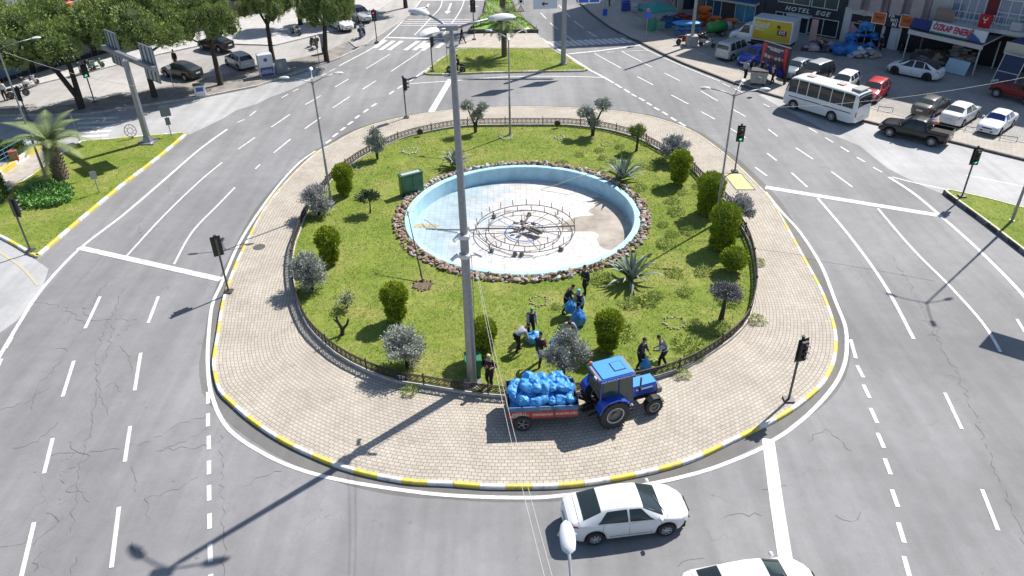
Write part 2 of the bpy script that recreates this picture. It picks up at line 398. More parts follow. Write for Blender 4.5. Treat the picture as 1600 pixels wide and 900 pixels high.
kerb_run('sidewalk_kerb', RK, -.001 + .22, .15, [kerb_dark], 1.2, pat=(0,)) if False else None
k = MB()
for a, b in zip(RK, RK[1:]):
    t = (b - a).normalized(); n = Vector((t.y, -t.x, 0)) * .12
    if n.dot(Vector((-.7, -.7, 0))) < 0: n = -n
    k.bar(a + n + Vector((0, 0, .075)), b + n + Vector((0, 0, .075)), .2, .16)
tag(k.build('sidewalk_kerb', kerb_dark), kind='structure')
k = MB()
for a, b in zip(inn, inn[1:]): k.bar(a + Vector((0, 0, .13)), b + Vector((0, 0, .13)), .16, .08)
tag(k.build('parking_kerb', kerb_conc), kind='structure')
# left street, verge and shop platform
LV = [(-500, 215), (-100, 186), (8, 182), (132, 180), (225, 166), (325, 151), (400, 136), (470, 112), (530, 92), (560, 78), (600, 52), (640, 25), (655, 0), (668, -60)]
LVp = [G(x, y) for x, y in LV]
UV_ = [(-500, 195), (-100, 176), (8, 172), (110, 166), (250, 138), (340, 120), (425, 102), (505, 84), (545, 66)]
k = MB(); k.prism([G(x, y) for x, y in LV[:9]] + [G(x, y) for x, y in UV_][::-1], 0, .14); tag(k.build('verge', M('verge_paving', (.24, .22, .20), .9, var=.25, scale=1.2, bump=.3)), kind='structure')
k = MB(); k.prism([G(x, y) for x, y in UV_] + LVp[9:] + [Vector((-10, 230, 0)), Vector((-160, 230, 0)), Vector((-160, 70, 0))], 0, .08); tag(k.build('street', street_mat), kind='structure')
PL = [(-300, 190), (0, 148), (140, 115), (250, 87), (330, 70), (430, 73), (475, 62), (547, 44), (592, 18), (640, -14)]
PLp = [G(x, y) for x, y in PL]
k = MB(); k.prism(PLp + [Vector((-12, 210, 0)), Vector((-150, 210, 0)), Vector((-150, 80, 0))], 0, .2)
tag(k.build('shop_pavement', M('pale_slabs', (.46, .45, .44), .75, var=.12, scale=2)), kind='structure')
k = MB()
for a, b in zip(LVp[1:], LVp[2:]): k.bar(a + Vector((0, 0, .08)), b + Vector((0, 0, .08)), .2, .17)
tag(k.build('verge_kerb', kerb_conc), kind='structure')
# ------------------------------------------------------------------ roundabout island
iz = .15
def ring_paving():
    "pavers laid in courses that follow the kerb"
    N = len(KERB); inner = offset_closed(KERB, -.16); fin = FENCE
    vs, uv, fs = [], [], []; L = 0; J = 10
    cen = POOL
    ang = lambda p: math.atan2(p.y - cen.y, p.x - cen.x)
    fa = sorted((ang(p), i) for i, p in enumerate(fin))
    def hit(p):   # point of the fence line on the ray to the centre
        a = ang(p); best = None
        for i in range(len(fin)):
            p1, p2 = fin[i], fin[(i + 1) % len(fin)]; d1 = (ang(p1) - a + math.pi) % (2 * math.pi) - math.pi; d2 = (ang(p2) - a + math.pi) % (2 * math.pi) - math.pi
            if d1 <= 0 < d2 and d2 - d1 < 1: return p1.lerp(p2, -d1 / (d2 - d1))
        return min(fin, key=lambda q: (q - p).length)
    for i in range(N + 1):
        p = inner[i % N]; q = hit(p); q = q + (q - p).normalized() * -.02
        if i: L += (inner[i % N] - inner[i - 1]).length
        for j in range(J + 1):
            r = p.lerp(q, j / J); vs.append((r.x, r.y, iz)); uv.append((L, (r - p).length))
    for i in range(N):
        for j in range(J): a = i * (J + 1) + j; fs.append((a, a + J + 1, a + J + 2, a + 1))
    me = bpy.data.meshes.new('island_paving'); me.from_pydata(vs, [], fs); me.materials.append(paving)
    l = me.uv_layers.new(); 
    for lp in me.loops: l.data[lp.index].uv = uv[lp.vertex_index]
    o = bpy.data.objects.new('island_paving', me); COL.objects.link(o); tag(o, kind='structure')
    return o
o = ring_paving()
if o.data.polygons[0].normal.z < 0: o.data.flip_normals()
kerb_run('island_kerb', KERB, .17, .17, [kerb_white, kerb_yellow, faded_white, faded_yellow], 1.02, closed=True)
FIN = offset_closed(FENCE, -.12)
k = MB(); k.prism(FENCE, .1, .27, holes=[FIN]); tag(k.build('lawn_edging', M('edging_stone', (.5, .47, .42), .85, var=.2, scale=3)), kind='structure')
STO = circle(POOL, PR + .12, 96)
k = MB(); k.prism(FIN, .15, .19, holes=[STO]); LAWN = tag(k.build('lawn', lawn_mat), kind='structure')
# yellow inspection slabs with a dark rim, pavement drain lids
cp = MB(); q = [G(x, y) for x, y in [(1131, 275), (1157, 275), (1178, 299), (1150, 299)]]
cp.prism(q, .15, .158, mi=0); c_ = sum(q, Vector()) / 4
qo = [c_ + (p - c_) * 1.12 for p in q]; cp.prism(qo, .15, .154, mi=1)
tag(tag(cp.build('inspection_cover', [M('yellow_slab', (.58, .49, .22), .7, var=.1, scale=3), kerb_dark]), 'flat yellow two part inspection cover set in the paving beside the lamp post', 'cover'))
# ------------------------------------------------------------------ pool
pt = thing('fountain_pool', 'round empty fountain pool with a light blue wall and white tiled floor', 'pool', (POOL.x, POOL.y, 0))
pool_blue = M('pool_blue_paint', (.38, .60, .70), .6, var=.12, scale=1.5, detail=8)
k = MB(); k.lathe([(PR + .1, .0), (PR + .1, .26), (PR + .06, .30), (PR - .26, .30), (PR - .3, .26), (PR - .33, -.75)], 128); k.f = k.f[:-2]; k.m = k.m[:-2]
k.build('pool_wall', pool_blue, pt, smooth=30)
pf = M('pool_floor_tile', (.70, .66, .63), .55); t, b = nodes_of(pf); tc = t.nodes.new('ShaderNodeTexCoord').outputs['Object']
br = t.nodes.new('ShaderNodeTexBrick'); br.offset = 0; br.inputs['Scale'].default_value = 1; br.inputs['Brick Width'].default_value = .38; br.inputs['Row Height'].default_value = .38
br.inputs['Mortar Size'].default_value = .011; br.inputs['Color1'].default_value = (.62, .585, .56, 1); br.inputs['Color2'].default_value = (.56, .53, .505, 1); br.inputs['Mortar'].default_value = (.36, .37, .40, 1)
t.links.new(tc, br.inputs['Vector'])
sx = t.nodes.new('ShaderNodeSeparateXYZ'); t.links.new(tc, sx.inputs[0])
nn = noise_n(t, tc, .55, 5, .6, .6); wv = mathn(t, 'ADD', mathn(t, 'MULTIPLY', sx.outputs[0], .16), mathn(t, 'MULTIPLY', nn, -1.6))
wv2 = mathn(t, 'SUBTRACT', wv, mathn(t, 'MULTIPLY', sx.outputs[1], .05))
blue = ramp(t, mathn(t, 'ADD', wv2, 2.0), [(.5, (.60, .80, .93)), (1.0, (1, 1, 1))])
c = mixc(t, 1.0, br.outputs['Color'], blue, 'MULTIPLY')
dirt = ramp(t, noise_n(t, tc, .9, 9, .75), [(.32, (.78, .75, .72)), (.52, (1, 1, 1)), (.75, (1.08, 1.08, 1.08))]); c = mixc(t, 1.0, c, dirt, 'MULTIPLY')
t.links.new(c, b.inputs['Base Color'])
k = MB(); k.prism(circle((0, 0), PR - .32, 96), -.70, -.70); k.build('pool_floor', pf, pt)
silt = M('damp_silt', (.27, .225, .18), .45, col2=(.46, .41, .35), scale=.9, detail=8, lo=.35, hi=.7)
sp = [(3.6, 1.2), (2.7, .5), (2.4, -.2), (3.2, -.7), (4.6, -.9), (4.6, -2.1), (4.9, -3.0), (6.0, -3.2), (6.6, -1.9), (6.85, .2), (6.6, 1.9), (5.8, 3.4), (4.9, 4.0), (4.9, 2.8), (4.4, 2.0), (4.7, 1.4)]
rr = [Vector((x, y, 0)) for x, y in sp]; rr = smooth_closed(rr, 4); rr = [p * (1 + .03 * noise.noise(p * 3)) for p in rr]
rr = [p if p.length < 6.93 else p.normalized() * 6.93 for p in rr]
k = MB(); k.prism(rr, -.70, -.695); k.build('silt_patch', silt, pt)
k = MB()
for r_, n_ in ((.9, 1), (.5, 2)): k.prism([Vector((-6.4 + x, .2 + y * .5 + .15, 0)) for x, y in [(math.cos(a) * 1.1 * (1 + .3 * noise.noise(Vector((a * 2, n_, 0)))), math.sin(a) * .5) for a in [i * math.pi / 8 for i in range(16)]]], -.70, -.691 + .002 * n_)
k.build('dry_weed_patch', M('dry_weeds', (.38, .33, .2), .9, var=.4, scale=9), pt)
# fountain pipework
ft = thing('fountain_pipework', 'rusty ring pipes with upright nozzles standing on the pool floor', 'fountain', (POOL.x + .20, POOL.y - .62, -.70))
pipe = M('pipe_rust', (.17, .15, .14), .6, .3, var=.3, scale=5)
def ringpipe(r, z, th, name, nz, hz, a0=0, wob=.0):
    mb = MB(); mb.tube([(r * math.cos(a), r * math.sin(a), z + wob * math.sin(2 * a)) for a in [2 * math.pi * i / 72 for i in range(72)]], th, 6, closed=True)
    o_ = mb.build(name, pipe, ft, smooth=60)
    for i in range(nz):
        a = a0 + 2 * math.pi * i / nz; q = MB(); tl = rng.uniform(-.06, .06)
        q.tube([(r * math.cos(a), r * math.sin(a), z), (r * math.cos(a) + tl, r * math.sin(a), z + hz)], .026, 5)
        q.build('nozzle', pipe, o_)
    return o_
ringpipe(3.1, .28, .028, 'outer_ring', 22, .42, .1, .05)
ringpipe(2.35, .26, .028, 'inner_ring', 16, .4, .2, .04)
mb = MB(); mb.tube([(1.25 * math.cos(a), 1.25 * math.sin(a) - .2, .1) for a in [2 * math.pi * i / 36 for i in range(30)]], .03, 6); mb.build('blue_hose', M('blue_hose', (.05, .25, .6), .5), ft)
mb = MB()
for i in range(9):
    a = i * .7 + .2; mb.tube([(.2 * math.cos(a), .2 * math.sin(a), .3), (2.35 * math.cos(a), 2.35 * math.sin(a), .26)], .02, 5)
for a in (0.02, math.pi + .03): mb.tube([(.3 * math.cos(a), .3 * math.sin(a), .22), (3.1 * math.cos(a), 3.1 * math.sin(a), .3)], .05, 6)
for a in (.8, 2.3, 3.9, 5.4): mb.tube([(3.1 * math.cos(a), 3.1 * math.sin(a), .28), (3.1 * math.cos(a), 3.1 * math.sin(a), 0)], .04, 6)
for a in (1.9, 4.0, 5.2, .4): mb.tube([(2.35 * math.cos(a), 2.35 * math.sin(a), .26), (2.35 * math.cos(a), 2.35 * math.sin(a), 0)], .03, 6)
mb.build('spoke_pipes', pipe, ft)
mb = MB()
for i in range(14): mb.blob((rng.gauss(0, .35), rng.gauss(0, .3), .2 + rng.random() * .35), (.18, .12, .1), 1, .5, 2, seed=i)
mb.tube([(-.2, .1, .3), (.3, .9, .75)], .06, 6); mb.tube([(.3, -.2, .35), (1.0, -.75, .3)], .13, 8); mb.tube([(.1, -.3, .35), (.8, -.95, .3)], .08, 6)
mb.build('pump_cluster', pipe, ft)
mb = MB(); mb.tube([(-3.1, 0, .2), (-3.8, .3, .06), (-5.0, .35, .04), (-6.3, .5, .05)], .03, 5); mb.tube([(-3.1, -.1, .2), (-4.2, -.1, .04), (-5.6, .4, .04), (-6.2, .9, .35), (-6.5, 1.4, .2)], .02, 5)
mb.tube([(-3.0, -.3, .3), (-2.2, -2.0, .05), (-1.0, -2.9, .05), (.4, -3.1, .05)], .022, 5); mb.build('loose_cable', pipe, ft)
for i, (x, y) in enumerate([(-2.0, 1.9), (-2.1, -2.5), (-.7, -3.0), (-.3, -3.0), (2.1, -2.5), (.3, 2.1)]):
    q = MB(); q.lathe([(.0, 0), (.13, .01), (.15, .12), (.09, .22), (0, .24)], 10); q.build('spotlight', pipe, ft, loc=(x, y, .02))
q = MB(); q.tube([(2.2 + 0, 5.4, 1.5), (3.5, 5.9, 1.62)], .02, 5)
rope = MB(); A = G(845, 296, -.66); B = G(903, 276, .35); rope.tube([A, A.lerp(B, .5) - Vector((0, 0, .05)), B, G(985, 256, .25)], .022, 5)
tag(rope.build('loose_rope', M('rope_pale', (.5, .47, .4), .8)), 'thin pale rope hanging over the back rim of the pool', 'rope')
# stones round the pool: shared meshes, every stone an object
stone_m = [M('reddish_stone', (.24, .13, .10), .9, col2=(.40, .29, .24), scale=3), M('pinkish_stone', (.36, .29, .25), .9, var=.25, scale=5), M('pale_grey_stone', (.46, .45, .43), .9, var=.2, scale=5), M('brown_stone', (.20, .12, .09), .9, var=.3, scale=5)]
smesh = []
for i in range(12):
    b_ = MB(); b_.blob((0, 0, 0), (1, .78, .62), 1, .85, 1.7, seed=i + 3); o = b_.build('stone', stone_m[[0, 0, 1, 3, 2, 1, 0, 3, 1, 2, 0, 1][i]]); smesh.append(o.data); bpy.data.objects.remove(o)
NS = 290; allst = []
for i in range(NS):
    row = i % 2; a = 2 * math.pi * (i + rng.uniform(-.35, .35)) / NS
    r_ = PR + (.30 if row else .58) + rng.uniform(-.1, .12); s_ = rng.uniform(.13, .23) if row else rng.uniform(.11, .23)
    # greyer stones at the back left, redder at the front left and the right
    az = math.degrees(a) % 360
    pool_ = [4, 9, 4, 5, 2, 9] if 95 < az < 150 else ([0, 0, 1, 10, 2, 6] if 150 <= az < 250 else list(range(12)))
    st = bpy.data.objects.new('stone', smesh[rng.choice(pool_)]); COL.objects.link(st)
    st.location = (POOL.x + r_ * math.cos(a), POOL.y + r_ * math.sin(a), .2 + (.10 if row else .03) + rng.uniform(0, .08)); st.scale = (s_, s_ * rng.uniform(.8, 1.1), s_ * rng.uniform(.8, 1.15))
    st.rotation_euler = (rng.uniform(-.4, .4), rng.uniform(-.4, .4), rng.uniform(0, 6.3))
    tag(st, 'rough fist to head sized stone lying in the ring round the fountain pool', 'stone', 'loose stones ringed round the pool')
st_fill = MB()
for i in range(760):
    a = rng.uniform(0, 2 * math.pi); r_ = PR + rng.uniform(.16, .82); s_ = rng.uniform(.06, .13)
    st_fill.blob((POOL.x + r_ * math.cos(a), POOL.y + r_ * math.sin(a), .2 + rng.uniform(0, .12)), (s_, s_ * .9, s_ * .7), 1, .4, 1.5, mi=rng.randrange(4), seed=i)
tag(st_fill.build('rubble', stone_m), 'small broken rubble filling between the stones', 'rubble', kind='stuff')
# ------------------------------------------------------------------ garden fence
iron = M('fence_iron', (.055, .042, .038), .55, .3)
ff = thing('garden_fence', 'low dark iron fence with ring and diamond pattern round the lawn', 'fence', (POOL.x, POOL.y, .2))
FP_ = resample(offset_closed(FENCE, -.06), 1.0); c0 = Vector((POOL.x, POOL.y, .2)); fzb, fzt = .14, .56
NP = len(FP_); skipn = 1
for i in range(0, NP):
    a = FP_[i]; b = FP_[(i + 1) % NP]
    if i % 3 == 0:
        q = MB(); q.box((0, 0, .33), (.05, .05, .66)); q.box((0, 0, .68), (.07, .07, .04)); q.build('post', iron, ff, loc=(a - c0) + Vector((0, 0, .2 - a.z + 0)))
NPAN = 0
for i in range(0, NP, 3):
    q = MB()
    idx = [i + j for j in range(3) if i + j < NP]
    for j in idx:
        a = FP_[j % NP] - c0; b = FP_[(j + 1) % NP] - c0; a = Vector((a.x, a.y, 0)); b = Vector((b.x, b.y, 0)); d = b - a; L = d.length; d.normalize()
        up = Vector((0, 0, 1))
        q.bar(a + up * fzt, b + up * fzt, .05, .04); q.bar(a + up * fzb, b + up * fzb, .045, .035)
        for h_ in (fzb + .07, fzt - .07): q.bar(a + up * h_, b + up * h_, .02, .02)
        nu = 3
        for u in range(nu):
            o_ = a + d * (L * u / nu); e_ = a + d * (L * (u + 1) / nu); m_ = (o_ + e_) / 2; zm = (fzt + fzb) / 2; hh = (fzt - fzb) / 2 - .07; ww = L / nu / 2
            q.bar(o_ + up * fzb, o_ + up * fzt, .022, .022)
            pts = [m_ + d * (ww * .85 * math.cos(t_)) + up * (zm + hh * .95 * math.sin(t_)) for t_ in [k_ * math.pi / 4 for k_ in range(8)]]
            q.tube(pts, .018, 3, closed=True)
            q.bar(o_ + up * (zm + hh), e_ + up * (zm - hh), .022, .022); q.bar(o_ + up * (zm - hh), e_ + up * (zm + hh), .022, .022)
    q.build('panel', iron, ff); NPAN += 1
for (x, y) in ((656, 206), (871, 193)):   # round dark medallions
    q = MB(); p = G(x, y, .55); q.lathe([(0, -.03), (.24, -.03), (.24, .03), (0, .03)], 16, axis='Y'); q.build('medallion', iron, ff, loc=p - c0)
q = MB(); q.box((0, 0, 0), (.5, .03, .34)); sgn = q.build('name_plate', M('dark_plate', (.03, .035, .06), .5), ff, loc=G(628, 587, .5) - c0 + Vector((0, -.12, 0)), rz=.25 * -1)
text_mesh('lettering', 'TP', .3, M('plate_white', (.6, .6, .6), .6), sgn, (0, -.02, 0), (R(90), 0, 0), .004)
# ------------------------------------------------------------------ median and side islands
median = [G(x, y) for x, y in [(660, 118), (682, 97), (712, 78), (760, 77), (862, 77), (890, 93), (922, 112), (860, 113), (760, 115), (690, 118)]]
def island(name_k, name_g, poly, seg=1.0, pat=(0, 1), mats=None, h=.15):
    P_ = ccw([Vector((p.x, p.y, 0)) for p in poly]); P_ = resample(P_, .5)
    kerb_run(name_k, P_, .2, h, mats or [kerb_white, kerb_yellow], seg, closed=True, pat=pat)
    q = MB(); q.prism(offset_closed(P_, -.19), 0, h - .02); return tag(q.build(name_g, lawn_mat), kind='structure')
island('median_kerb', 'median_lawn', median, 2.0, mats=[faded_white, M('kerb_olive', (.36, .33, .17), .85, var=.25, scale=3)])
LI = [G(x, y) for x, y in [(60, 403), (130, 343), (190, 293), (250, 247), (295, 209), (283, 209), (213, 215), (127, 222), (113, 232), (93, 243), (50, 275), (10, 300), (-60, 345), (-20, 362), (20, 383), (50, 401)]]
island('left_island_kerb', 'left_lawn', LI, 1.1)
RI = [G(x, y) for x, y in [(1471, 300), (1482, 300), (1540, 313), (1600, 329), (1700, 355), (1900, 440), (1900, 640), (1760, 530), (1640, 430), (1600, 399), (1530, 345), (1478, 307)]]
island('right_island_kerb', 'right_lawn', RI, 1.0, mats=[M('kerb_shade_dark', (.05, .05, .055), .85, var=.3, scale=4), M('kerb_shade_grey', (.14, .14, .16), .85, var=.3, scale=4)], h=.26)  # stripes darkened to paint in the shade on the outer kerb face
k = MB(); RIo = offset_closed(resample(ccw([Vector((p.x, p.y, 0)) for p in RI]), .5), -.13); ribbon(k, RIo, .12, .266, closed=True); tag(k.build('kerb_top_line', M('cream_paint', (.62, .58, .38), .8, var=.2, scale=2)), kind='structure')
walk = [G(x, y) for x, y in [(713, 76), (728, 60), (742, 54), (800, 53), (838, 53), (848, 62), (862, 76), (800, 76)]]
k = MB(); k.prism(walk, 0, .1); tag(k.build('median_path', M('median_slabs', (.42, .38, .33), .85, var=.12, scale=1.5)), kind='structure')
# the planted median behind it
med2 = [G(x, y) for x, y in [(733, 52), (744, 40), (757, 24), (762, 0), (770, -60), (790, -60), (797, 0), (806, 22), (822, 38), (840, 52)]]
k = MB(); k.prism(med2, 0, .35); tag(k.build('median_soil', M('rich_grass', (.13, .26, .03), .9, col2=(.24, .40, .06), scale=1.2, bump=.5)), kind='structure')
pw = MB()
for a, b in zip(med2[:4] + [], med2[1:4]): pw.bar(a + Vector((0, 0, .2)), b + Vector((0, 0, .2)), .2, .45)
for a, b in zip(med2[6:], med2[7:]): pw.bar(a + Vector((0, 0, .2)), b + Vector((0, 0, .2)), .2, .45)
pw.bar(med2[-1] + Vector((0, 0, .22)), med2[0] + Vector((0, 0, .22)), .25, .46)
tag(pw.build('planter_wall', M('dark_stone_wall', (.10, .085, .075), .9, var=.3, scale=4)), 'low dark stone wall holding the planted median', 'wall')
# left: painted kerb wall, blue railing path
lw = MB(); A, B = G(0, 275), G(80, 222)
A2 = A + (A - B) * 1.2
n_ = 9
for i in range(n_):
    p, q_ = A2.lerp(B, i / n_), A2.lerp(B, (i + 1) / n_); lw.bar(p + Vector((0, 0, .2)), q_ + Vector((0, 0, .2)), .45, .4, mi=i % 2)
tag(lw.build('painted_kerb_wall', [kerb_white, kerb_yellow]), 'broad yellow and white painted kerb wall beside the blue railing', 'kerb wall')
pth = MB(); pth.prism([G(x, y) for x, y in [(-60, 335), (0, 300), (50, 272), (96, 240), (80, 224), (0, 277), (-60, 312)]], 0, .06); tag(pth.build('footpath', M('path_slab', (.40, .36, .32), .85, var=.15, scale=2)), kind='structure')
# ------------------------------------------------------------------ painted markings
mk = MB(); Z1 = .010
LZ = [0]
def ln(pts, w=.15, o=(0, 0), s=1.0, mi=0, z=Z1): LZ[0] += 1; ribbon(mk, Gs(pts, 0, o, s), w, z + (LZ[0] % 97) * .00012, mi)
def sm(pts, n=5):
    P_ = [Vector((*p, 0)) for p in pts]; out = []
    for i in range(len(P_) - 1):
        p0 = P_[max(i - 1, 0)]; p1, p2 = P_[i], P_[i + 1]; p3 = P_[min(i + 2, len(P_) - 1)]
        for j in range(n):
            t = j / n; q = .5 * ((2 * p1) + (p2 - p0) * t + (2 * p0 - 5 * p1 + 4 * p2 - p3) * t * t + (3 * p1 - p0 - 3 * p2 + p3) * t ** 3); out.append((q.x, q.y))
    return out + [tuple(pts[-1])]
ln(sm([(355, 202), (310, 235), (250, 287), (190, 338), (123, 390), (67, 450), (30, 505), (-20, 590)]), .2)
ln(sm([(347, 254), (310, 285), (254, 339), (198, 400)]), .13)
ln(sm([(367, 293), (343, 318), (300, 363), (272, 413)]), .13)
D2 = (400, 0); 
for seg in [((213, 715), (95, 795)), ((405, 735), (305, 805)), ((215, 870), (178, 900)), ((577, 495), (493, 545)), ((750, 505), (665, 560)), ((405, 598), (308, 655)), ((585, 605), (480, 675)), ((838, 338), (688, 430)), ((1030, 322), (845, 447)), ((495, 430), (460, 447)), ((440, 458), (408, 475)), ((265, 555), (230, 573)), ((200, 590), (160, 612))]:
    ln(seg, .13, D2, 4)
for seg in [((1195, 195), (1117, 250)), ((1200, 70), (1170, 95)), ((1145, 110), (1112, 125))]: ln(seg, .13, (0, 150), 3)
for seg in [((38, 545), (-5, 585)), ((303, 325), (155, 445))]: ln(seg, .13, (400, 160), 5.625)
for seg in [((1060, 10), (1015, 38)), ((985, 60), (945, 90)), ((908, 115), (872, 143)), ((850, 168), (808, 198)), ((785, 220), (745, 248)), ((720, 270), (675, 305)), ((660, 328), (612, 362))]: ln(seg, .22, (400, 160), 5.625)
ln([(1245, 312), (1045, 448), (960, 510)], .16, D2, 4)
for seg in [((915, 535), (885, 555)), ((860, 570), (833, 590))]: ln(seg, .2, D2, 4)
ln(sm([(1032, 0), (985, 60), (900, 150), (810, 235), (720, 305), (590, 375), (520, 412)]), .18, D2, 4)
ln(sm([(1165, 0), (1150, 50), (1100, 105), (1045, 165), (990, 220)]), .14, D2, 4)
ln(sm([(1302, 0), (1285, 50), (1250, 110), (1205, 170), (1165, 225)]), .14, D2, 4)
ln([(1030, 3), (1430, 3)], .3, D2, 4)
ln([(820, 235), (1010, 240), (1205, 244)], .45, D2, 4)
for yy, xa in ((122, 945), (136, 930), (148, 918), (160, 905)): ln([(xa, yy), (1345 - (yy - 122) * .5, yy)], .22, D2, 4)
for a, b in [((812, 250), (740, 302)), ((862, 255), (775, 315)), ((912, 256), (828, 315)), ((1013, 258), (932, 315)), ((1062, 258), (988, 315)), ((1085, 262), (1030, 300)), ((1128, 252), (1038, 318)), ((1180, 262), (1130, 300))]: ln((a, b), .5, D2, 4, mi=1)
def arrow(a, b, w=.25):
    P_, Q = G(*a), G(*b); d = (Q - P_).normalized(); n = Vector((-d.y, d.x, 0)); hl = 1.4
    ribbon(mk, [P_, Q - d * hl], w, Z1); mk.add([tuple(Vector((v.x, v.y, Z1))) for v in (Q - d * hl - n * .45, Q, Q - d * hl + n * .45)], [(0, 1, 2)] if n.cross(d).z < 0 else [(2, 1, 0)])
arrow((705, 5), (698, 22)); arrow((670, 6), (661, 22)); arrow((668, 12), (652, 12), .2); arrow((738, 10), (750, 10), .2)
ln([(1215, 497), (1095, 700)], .55, D2, 4)
ln(sm([(640, 131), (700, 127), (800, 120), (900, 120), (943, 121.5)]), .18)
RR = (800, 0)
ln([(160, 225), (345, 345), (490, 440), (580, 487)], .25, RR, 4)
for seg in [((580, 487), (635, 520)), ((645, 525), (685, 550)), ((700, 558), (735, 580)), ((745, 588), (778, 605)), ((793, 612), (828, 632)), ((843, 642), (873, 660)), ((888, 672), (920, 690)), ((940, 700), (972, 720)), ((992, 735), (1026, 755)), ((1045, 765), (1083, 790))]: ln(seg, .22, RR, 4)
for seg in [((515, 335), (682, 427)), ((685, 322), (810, 388)), ((815, 393), (872, 420)), ((685, 322), (850, 315)), ((590, 328), (640, 325)), ((783, 480), (882, 532)), ((952, 457), (1050, 507)), ((995, 595), (1103, 652)), ((1180, 570), (1285, 632)), ((1180, 698), (1268, 747)), ((1370, 680), (1460, 730)), ((1365, 805), (1460, 862)), ((1570, 650), (1610, 670)), ((1315, 522), (1365, 545)), ((1390, 555), (1445, 582))]: ln(seg, .14, RR, 4)
ln(sm([(730, 250), (900, 340), (1140, 445), (1300, 510)]), .14, RR, 4)
RT = (820, 0)
for seg in [((150, 125), (205, 180)), ((245, 222), (275, 250)), ((282, 255), (322, 282)), ((325, 50), (360, 85)), ((405, 130), (435, 165)), ((475, 205), (560, 268)), ((605, 303), (695, 360)), ((400, 345), (460, 388))]: ln(seg, .15, RT, 6.154)
ln(sm([(500, -10), (545, 50), (680, 170), (830, 270), (975, 362)]), .16, RT, 6.154)
ln([(420, 520), (700, 492), (1000, 452), (1110, 432)], .3, RT, 6.154)
for i in range(13):
    t = i / 12; a = (215 + t * 710, 402 - t * 35); b = (a[0] + 95, a[1] + 52 - 8 * t); ln((a, b), .5, RT, 6.154, mi=1)
R8 = (1200, 150)
for seg in [((-5, 268), (40, 303)), ((0, 155), (45, 190)), ((110, 360), (185, 428)), ((130, 243), (212, 297)), ((190, 150), (232, 173)), ((268, 195), (305, 218)), ((340, 238), (380, 263)), ((415, 287), (455, 310)), ((493, 335), (535, 358)), ((297, 355), (395, 427)), ((-60, 335), (-5, 375))]: ln(seg, .14, R8, 3)
ln([(-12, 428), (400, 495), (800, 560)], .5, R8, 3)
ln(sm([(565, 380), (680, 455), (800, 555), (980, 715), (1165, 900), (1300, 1060)]), .22, R8, 3)
ln(sm([(580, 380), (700, 410), (840, 440), (1010, 480), (1200, 528)]), .14, R8, 3)
ln(sm([(930, 372), (1010, 388), (1200, 425)]), .12, R8, 3)
ln(sm([(232, 478), (400, 680), (555, 900), (683, 1140)]), .18, R8, 3)
ln(sm([(515, 528), (680, 720), (860, 900), (1010, 1070), (1090, 1200)]), .16, R8, 3)
R6 = (1200, 400)
for seg in [((497, 385), (545, 487)), ((602, 657), (647, 772)), ((700, 178), (722, 215))]: ln(seg, .15, R6, 1.8)
for seg in [((232, 235), (247, 288)), ((250, 308), (268, 342)), ((268, 362), (286, 400)), ((288, 428), (307, 470)), ((308, 498), (326, 540)), ((328, 570), (345, 615)), ((348, 657), (365, 706)), ((366, 750), (383, 807)), ((382, 845), (400, 910))]: ln(seg, .17, R6, 1.8)
ln([(1200, 686), (1214, 790), (1232, 905)], .5)
EL = sm([(1196, 300), (1222, 332), (1250, 363), (1283, 415), (1305, 470), (1320, 508), (1323, 537), (1320, 567), (1305, 600), (1272, 639), (1233, 672), (1205, 690), (1189, 701), (1145, 720), (1090, 739), (1006, 758), (892, 773), (820, 778), (700, 774), (600, 762), (512, 746), (450, 727), (400, 702), (362, 675), (342, 647), (329, 610), (325, 575), (325, 540), (331, 480), (345, 446), (356, 420), (372, 384), (398, 341), (435, 290), (467, 255), (493, 236)])
ln(EL, .18)
B0 = (0, 450)
for seg in [((650, 325), (650, 362)), ((650, 392), (650, 433)), ((652, 462), (653, 505)), ((653, 540), (653, 583)), ((653, 617), (654, 665)), ((655, 705), (655, 753)), ((656, 800), (658, 857)), ((658, 895), (660, 950))]: ln(seg, .17, B0, 2)
for seg in [((313, 27), (266, 127)), ((495, 27), (463, 110)), ((231, 228), (196, 340)), ((440, 203), (421, 321)), ((165, 470), (138, 580)), ((407, 432), (390, 544)), ((372, 685), (348, 875)), ((107, 733), (65, 910)), ((105, 38), (85, 68)), ((72, 95), (50, 125)), ((38, 155), (17, 190)), ((5, 222), (-5, 245))]: ln(seg, .16, B0, 2)
ln([(123, 387), (230, 411), (345, 437)], .45, mi=1)
ln(sm([(-10, 388), (33, 417), (60, 447)]), .16, mi=2)
for i in range(5): a = (100 + i * 18, 205 - i * 3); ln([(118 + i * 2, 186 + i * 7), (185 - i * 4, 184 + i * 7)], .5, mi=1)
tag(mk.build('lane_markings', [white_paint, old_paint, yellow_worn]), kind='structure')
gt = MB(); GT = offset_closed(resample(KERB, 1.0), .3)
ribbon(gt, GT, .62, .0035, closed=True); tag(gt.build('gutter', asphalt_mat('gutter_asphalt', (.165, .16, .155), False)), kind='structure')
